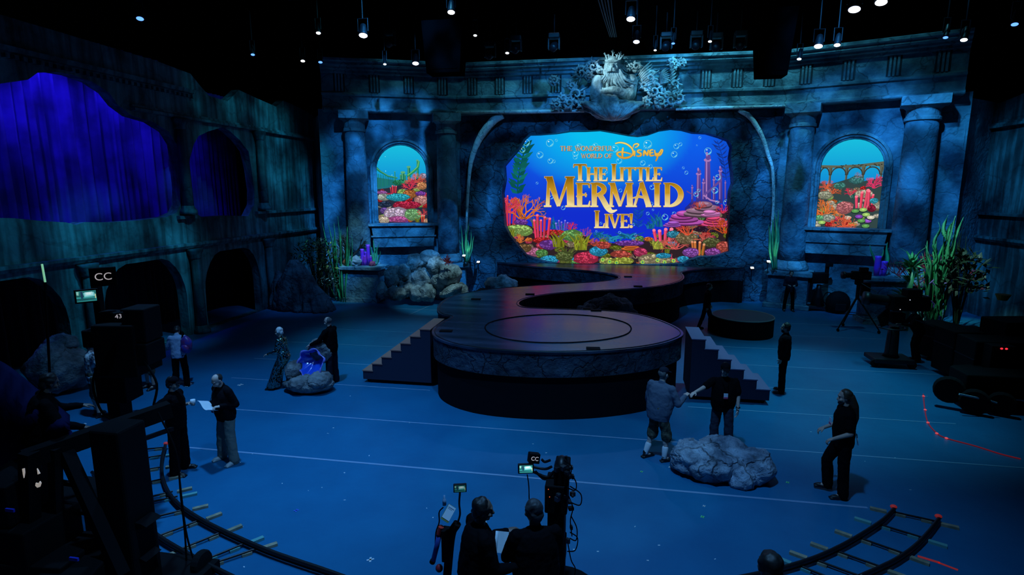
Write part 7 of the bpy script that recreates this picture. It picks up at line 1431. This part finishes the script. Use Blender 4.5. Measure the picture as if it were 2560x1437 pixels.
for i in range(26):
    x, y = rnd.uniform(1385, 1432), rnd.uniform(1150, 1360); p = cp(x, y, rnd.uniform(-.2, .1)); m = MB(); m.box(p, (rnd.uniform(.02, .07), .05, rnd.uniform(.02, .06)), rnd.uniform(0, 1), None); m.build('connector_box', BMETAL if i % 4 else GMETAL, t, True, mods=[('bevel', .004)])
for pts in ([(1425, 1180), (1440, 1205), (1438, 1225), (1420, 1220)], [(1425, 1215), (1452, 1235), (1450, 1262), (1425, 1255)], [(1428, 1290), (1442, 1320), (1440, 1350), (1424, 1345)], [(1425, 1330), (1444, 1345), (1438, 1375), (1418, 1378)], [(1420, 1360), (1428, 1400), (1438, 1420), (1436, 1440)], [(1410, 1150), (1428, 1165), (1424, 1190), (1408, 1192)], [(1422, 1240), (1432, 1270), (1426, 1300), (1430, 1340)], [(1318, 1186), (1322, 1215), (1323, 1262)]): MB().tube(spline([cp(x, y, -.1) for x, y in pts], 6), .007, 6).build('cable', BLACK, t, True)
for pts in ([(1328, 1166), (1362, 1172), (1380, 1166)], [(1330, 1178), (1368, 1192), (1385, 1178)], [(1354, 1148), (1362, 1154), (1376, 1150)], [(1338, 1178), (1358, 1196), (1372, 1196)]): MB().tube(spline([cp(x, y) for x, y in pts], 5), .016, 8).build('monitor_arm', BMETAL, t, True)
for x, y in ((1371, 1223), (1374, 1242)): m = MB(); m.ell(cp(x, y, -.18), (.006, .006, .006)); m.build('tally_lamp', mat('red tally', (.8, .1, .03), .4, emit=(1, .15, .03), strength=.5), t, True)
monitor(cp(1315, 1172, -.05), .155, .085, 'small bright monitor on an arm of the centre camera, under its CC sign', 5, 1.3, yaw=.1)
sign_box(cp(1337, 1147, 0), .13, .115, 'CC', .065, 'small black sign box reading CC on the centre camera', .25, -.18)
dq = G(1265, 1250, 2.1); t = thing('camera_dolly', (dq.x, dq.y, 0), 'black dolly platform under the two people at the centre camera', 'dolly'); m = MB(); m.box((0, -.05, .28), (1.9, 1.1, .16)); m.build('deck', BLACK, t, mods=[('bevel', .02)])
for x in (-.8, .8):
    for y in (-.45, .35): m = MB(); gwheel(m, V((x, y, .12)), .12, .08, (0, 1, 0)); m.build('wheel', RUBBER, t)
# ---- second rig left of the centre operators
Y2 = 5.7; c2 = lambda x, y, d=0: AY(x, y, Y2 + d); monitor(c2(1150, 1221), .125, .07, 'small hooded monitor on a chain-like arm left of the person in profile', 6, .35)
pb = c2(1110, 1420); t = thing('camera_support', (pb.x, Y2, 0), 'black camera support with blue and red padded handle left of the person in profile', 'camera support')
MB().tube(spline([c2(1150, 1228), c2(1148, 1258), c2(1150, 1285), c2(1143, 1310)], 5), .012, 8).build('gooseneck', BMETAL, t, True); MB().tube(spline([c2(1143, 1308), c2(1128, 1340), c2(1118, 1437), (pb.x, Y2, .3)], 5), .05, 10).build('post', BLACK, t, True); m = MB(); m.lathe([(.35, 0), (.35, .05), (.06, .3)], (pb.x, Y2, 0), 20); m.build('foot', BLACK, t, True)
MB().tube([c2(1098, 1335), c2(1092, 1365), c2(1083, 1402)], [.030, .030, .028], 12).build('blue_grip', mat('blue foam', (.03, .07, .35), .7), t, True, smooth=True); m = MB(); m.tube([c2(1103, 1316), c2(1098, 1334)], .034, 12); m.build('red_collar', mat('red collar', (.75, .04, .02), .5), t, True); m = MB(); m.ell(c2(1098, 1420), (.045, .04, .05)); m.build('red_knob', mat('red knob', (.4, .02, .03), .5), t, True, smooth=True); MB().tube([c2(1083, 1400), c2(1080, 1406)], .034, 12).build('grip_end', BLACK, t, True)
MB().tube(spline([c2(1108, 1268), c2(1098, 1280), c2(1098, 1305), c2(1090, 1330), c2(1088, 1370)], 5), .008, 6).build('cable', BLACK, t, True); m = MB(); m.box(c2(1117, 1360), (.10, .12, .4)); m.build('side_box', BLACK, t, True, mods=[('bevel', .01)])
m = MB(); m.lathe([(.022, 0), (.024, .06), (.016, .075), (.010, .085), (.010, .12)], c2(1111, 1262), 14); tag(m.build('water_bottle', mat('clear bottle', (.3, .45, .65), .15), smooth=True), 'small clear bottle on top of the support, above the tilted clipboard', 'bottle')
pc = c2(1121, 1283, -.1); t = thing('clipboard', pc, 'tilted clipboard with a white sheet and olive edge left of the person in profile', 'clipboard'); R_ = facing(pc) @ Matrix.Rotation(-.62, 3, 'Z') @ Matrix.Rotation(-.4, 3, 'X'); m = MB(); m.box(pc, (.10, .18, .012), rot=R_); m.build('board', mat('olive board', (.25, .26, .08), .6), t, True); m = MB(); m.box(pc + R_ @ V((0, .008, .009)), (.095, .155, .004), rot=R_); m.build('sheet', PAPER, t, True)
m = MB(); m.box(pc + R_ @ V((0, .06, .012)), (.075, .008, .001), rot=R_); m.box(pc + R_ @ V((-.01, .045, .012)), (.055, .004, .001), rot=R_); m.build('print_lines', mat('grey print', (.15, .2, .3), .7), t, True)
# ---- pedestal camera at right
b = G(2222, 912); t = thing('pedestal_camera', b, 'black pedestal camera with steering ring at the right, beside its dark operator', 'camera'); k = view_depth(b) / F
m = MB(); m.box((-.02, 0, .20), (1.05, .75, .13)); m.build('base', BMETAL, t, mods=[('bevel', .03)])
for x, y in ((-.5, -.3), (.45, -.3), (0, .35)): m = MB(); gwheel(m, V((x, y, .12)), .12, .09, (.3, 1, 0)); m.build('wheel', RUBBER, t)
m = MB(); m.lathe([(.22, .26), (.17, .35), (.15, .9), (.13, 1.15)], (.02, 0, 0), 20); m.build('column', BMETAL, t, smooth=True); m = MB(); m.tube([(-.12 + .02, -.1, .3), (-.1, -.12, 1.1)], .02, 8); m.build('side_pipe', BMETAL, t)
MB().tube([(.34 * math.cos(i * .2618) - .05, .34 * math.sin(i * .2618), 1.12) for i in range(25)], .022, 8).build('steering_ring', BMETAL, t, smooth=True)
m = MB(); m.box((.05, 0, 1.42), (.35, .3, .3)); m.build('pan_head', BLACK, t, mods=[('bevel', .03)]); m = MB(); m.box((.30, 0, 1.85), (1.0, .4, .42), .1); m.build('camera_body', BLACK, t, mods=[('bevel', .03)])
m = MB(); m.lathe([(.13, 0), (.15, .1), (.15, .5), (.19, .52), (.19, .68)], (-.15, .02, 1.88), 22, axis=(-1, .15, .08)); m.build('lens', BMETAL, t, smooth=True); m = MB(); m.box((.35, -.05, 2.16), (.4, .3, .2), .1); m.build('viewfinder', BLACK, t, mods=[('bevel', .02)]); m = MB(); m.tube([(.5, -.1, 1.4), (.9, -.3, 1.25)], .02, 8); m.build('pan_bar', BMETAL, t)
m = MB(); m.prism([(-.45, -.02, 1.42), (-.15, -.02, 1.75), (-.15, -.02, 1.2), (-.32, -.02, 1.12)], (0, .05, 0)); m.build('prompt_hood', BLACK, t)
for x, z in ((.22, 1.98), (.0, 1.70)): m = MB(); m.ell((x, -.26, z), (.012, .012, .012)); m.build('indicator', mat('white indicator', (1, 1, 1), .4, emit=(.8, .85, 1), strength=1.0), t)
# ---- tripod camera
b = G(2137, 828); t = thing('tripod_camera', b, 'small black camera on a wheeled tripod in front of the right planter', 'camera')
top_ = V((0, .1, 1.25))
for i, (x, y) in enumerate(((-.62, -.15), (.68, -.25), (-.12, .75))):
    m = MB(); m.tube([top_, (x, y, .12)], [.035, .022], 8); m.build('leg', BMETAL, t); m = MB(); gwheel(m, V((x, y, .06)), .06, .04, (1, .4, 0)); m.build('caster', RUBBER, t)
m = MB(); m.tube([(-.30, -.05, .62), (.34, -.1, .62), (-.06, .4, .62), (-.30, -.05, .62)], .014, 6); m.build('spreader', BMETAL, t); m = MB(); m.lathe([(.06, 1.15), (.06, 1.7)], (0, .1, 0), 14); m.build('centre_column', BMETAL, t); m = MB(); m.box((0, .1, 1.78), (.22, .2, .2)); m.build('fluid_head', BLACK, t, mods=[('bevel', .02)]); m = MB(); m.box((.05, .1, 2.02), (.62, .22, .3)); m.build('camera_body', BLACK, t, mods=[('bevel', .03)]); m = MB(); m.lathe([(.09, 0), (.10, .25), (.13, .27), (.13, .36)], (-.22, .1, 2.02), 18, axis=(-1, -.1, .0)); m.build('lens', BMETAL, t, smooth=True); m = MB(); m.box((.1, .05, 2.24), (.26, .15, .14)); m.build('viewfinder', BLACK, t); m = MB(); m.tube([(.05, 0, 1.75), (.45, -.25, 1.5)], .015, 6); m.build('pan_bar', GMETAL, t); m = MB(); m.box((.28, .2, 1.5), (.3, .2, .5)); m.build('cable_bag', BLACK, t, mods=[('bevel', .05)])
# ---- standby pedestal and round case behind it
b = G(2042, 775); t = thing('standby_camera', b, 'dark camera on a low dolly before the column pedestal right of the stage', 'camera'); m = MB(); m.box((0, 0, .16), (.85, .5, .12)); m.build('base', GMETAL, t, mods=[('bevel', .02)])
for x in (-.35, .35): m = MB(); gwheel(m, V((x, -.2, .08)), .08, .06, (0, 1, 0)); m.build('wheel', RUBBER, t)
m = MB(); m.lathe([(.28, .2), (.2, .6), (.1, .9), (.09, 1.1)], (0, 0, 0), 16); m.build('column', BMETAL, t, smooth=True); m = MB(); m.box((-.05, 0, 1.38), (.7, .35, .45), .2); m.build('camera_body', BLACK, t, mods=[('bevel', .04)]); m = MB(); m.box((.25, 0, 1.72), (.12, .12, .5), .1); m.build('viewfinder_post', BLACK, t); m = MB(); m.box((.3, -.05, 1.95), (.25, .15, .16)); m.build('viewfinder', BLACK, t)
b = G(2092, 782); t = thing('cable_case', b, 'rounded dark equipment case between the two right-hand cameras', 'case'); m = MB(); m.ell((0, 0, .42), (.48, .35, .5)); m.v = [V((p.x, p.y, max(p.z, 0))) for p in m.v]; m.build('shell', BLACK, t, smooth=True); m = MB(); m.box((0, -.33, .3), (.4, .05, .28)); m.build('lid', BMETAL, t, mods=[('bevel', .02)]); m = MB(); m.tube(spline([(-.45, -.1, .3), (-.65, -.2, .6), (-.5, -.1, .85), (-.2, 0, .8)], 5), .02, 6); m.build('hose', BLACK, t)
# ---- dark gear pile on the far right
b = G(2440, 1035); t = thing('equipment_cart', b, 'black equipment cart with big wheels and a pale bar at the right edge', 'cart'); kx = view_depth(b) / F
RP = lambda x, y, d=0: AY(x, y, b.y + d)
for x, y, r_ in ((2392, 985, 34), (2432, 1032, 32), (2500, 1036, 30)): m = MB(); p = RP(x, y); gwheel(m, V((p.x, b.y + (0 if x != 2392 else .3), max(p.z, r_ * kx))), r_ * kx, .2, (.5, 1, 0)); m.build('wheel', RUBBER, t, True)
m = MB(); p = RP(2490, 990, .5); m.box((p.x, b.y + .5, .62), (1.7, .7, .5)); m.build('bed', BLACK, t, True, mods=[('bevel', .03)]); m = MB(); bar(m, RP(2398, 985, -.1), RP(2470, 1000, -.1), .035); bar(m, RP(2470, 1000, -.1), RP(2492, 1007, -.1), .03); m.build('pale_bar', mat('pale bar', (.6, .66, .75), .35), t, True); m = MB(); bar(m, RP(2470, 1000, -.1), RP(2474, 1018, -.1), .04); m.build('bar_bracket', GMETAL, t, True)
for i, (x, y, w_, h_, d_, l) in enumerate(((2500, 860, 1.5, 1.3, 1.6, 'tall black road case behind the equipment cart'), (2420, 800, 1.1, 1.2, 3.0, 'black road case under the paddle-leaved bush'), (2545, 800, 1.3, 1.6, 2.6, 'tallest black road case at the right edge'), (2455, 905, .8, .7, .9, 'small black crate stacked by the equipment cart'), (2350, 800, .8, 1.0, 4.6, 'black flight case in front of the tall kelp'))):
    p = RP(x, y, d_); tt_ = thing('road_case', (p.x, b.y + d_, 0), l, 'case'); m = MB(); m.box((0, 0, h_ / 2 + .1), (w_, .8, h_), .1 * i); m.build('case', BLACK, tt_, mods=[('bevel', .03)])
    m = MB(); m.box((0, 0, h_ * .72), (w_ + .01, .81, .03), .1 * i); m.build('lid_band', GMETAL if i == 2 else BMETAL, tt_)
    for sx_ in (-.4, .4): m = MB(); gwheel(m, V((sx_ * w_, -.25, .06)), .06, .05, (0, 1, 0)); m.build('caster', RUBBER, tt_)
p = RP(2500, 867, 1.0); t = thing('power_unit', (p.x, b.y + 1.0, 0), 'dark power unit with two red lamps at the right', 'power unit'); m = MB(); m.box((0, 0, p.z / 2), (.5, .3, p.z + .1)); m.build('case', BLACK, t)
for dx in (-.06, .04): m = MB(); m.ell((dx, -.16, p.z), (.03, .015, .022)); m.build('red_lamp', mat('red lamp', (1, .05, .05), .4, emit=(1, .03, .05), strength=1.2), t, smooth=True)
STB = mat('violet blue strut', (.10, .09, .30), .5); b2 = G(2340, 880); t = thing('light_stand', b2, 'violet-blue folding stand behind the pedestal camera operator', 'stand'); SP_ = lambda x, y: AY(x, y, b2.y)  # struts are coloured violet blue
m = MB(); bar(m, SP_(2312, 892), SP_(2350, 840), .05); m.build('leg', STB, t, True); m = MB(); bar(m, SP_(2330, 820), SP_(2356, 824), .04); m.build('arm', STB, t, True); m = MB(); bar(m, SP_(2350, 790), SP_(2358, 850), .05); m.build('post', STB, t, True); m = MB(); bar(m, SP_(2352, 845), SP_(2372, 880), .05); m.build('leg', STB, t, True)
p = AY(2375, 814, 18.5); m = MB(); m.ell(p, (.035, .03, .03)); tt_ = tag(m.build('work_lamp', mat('white indicator', (1, 1, 1), .4), smooth=True), 'tiny white work lamp shining over the road cases at the right', 'lamp')
p = AY(2506, 750, 19.5); m = MB(); m.lathe([(.12, 0), (.2, .18)], p, 16); tag(m.build('yellow_bucket', mat('yellow plastic', (.5, .3, .02), .5)), 'small yellow bucket in the dark arch of the right gallery', 'bucket')
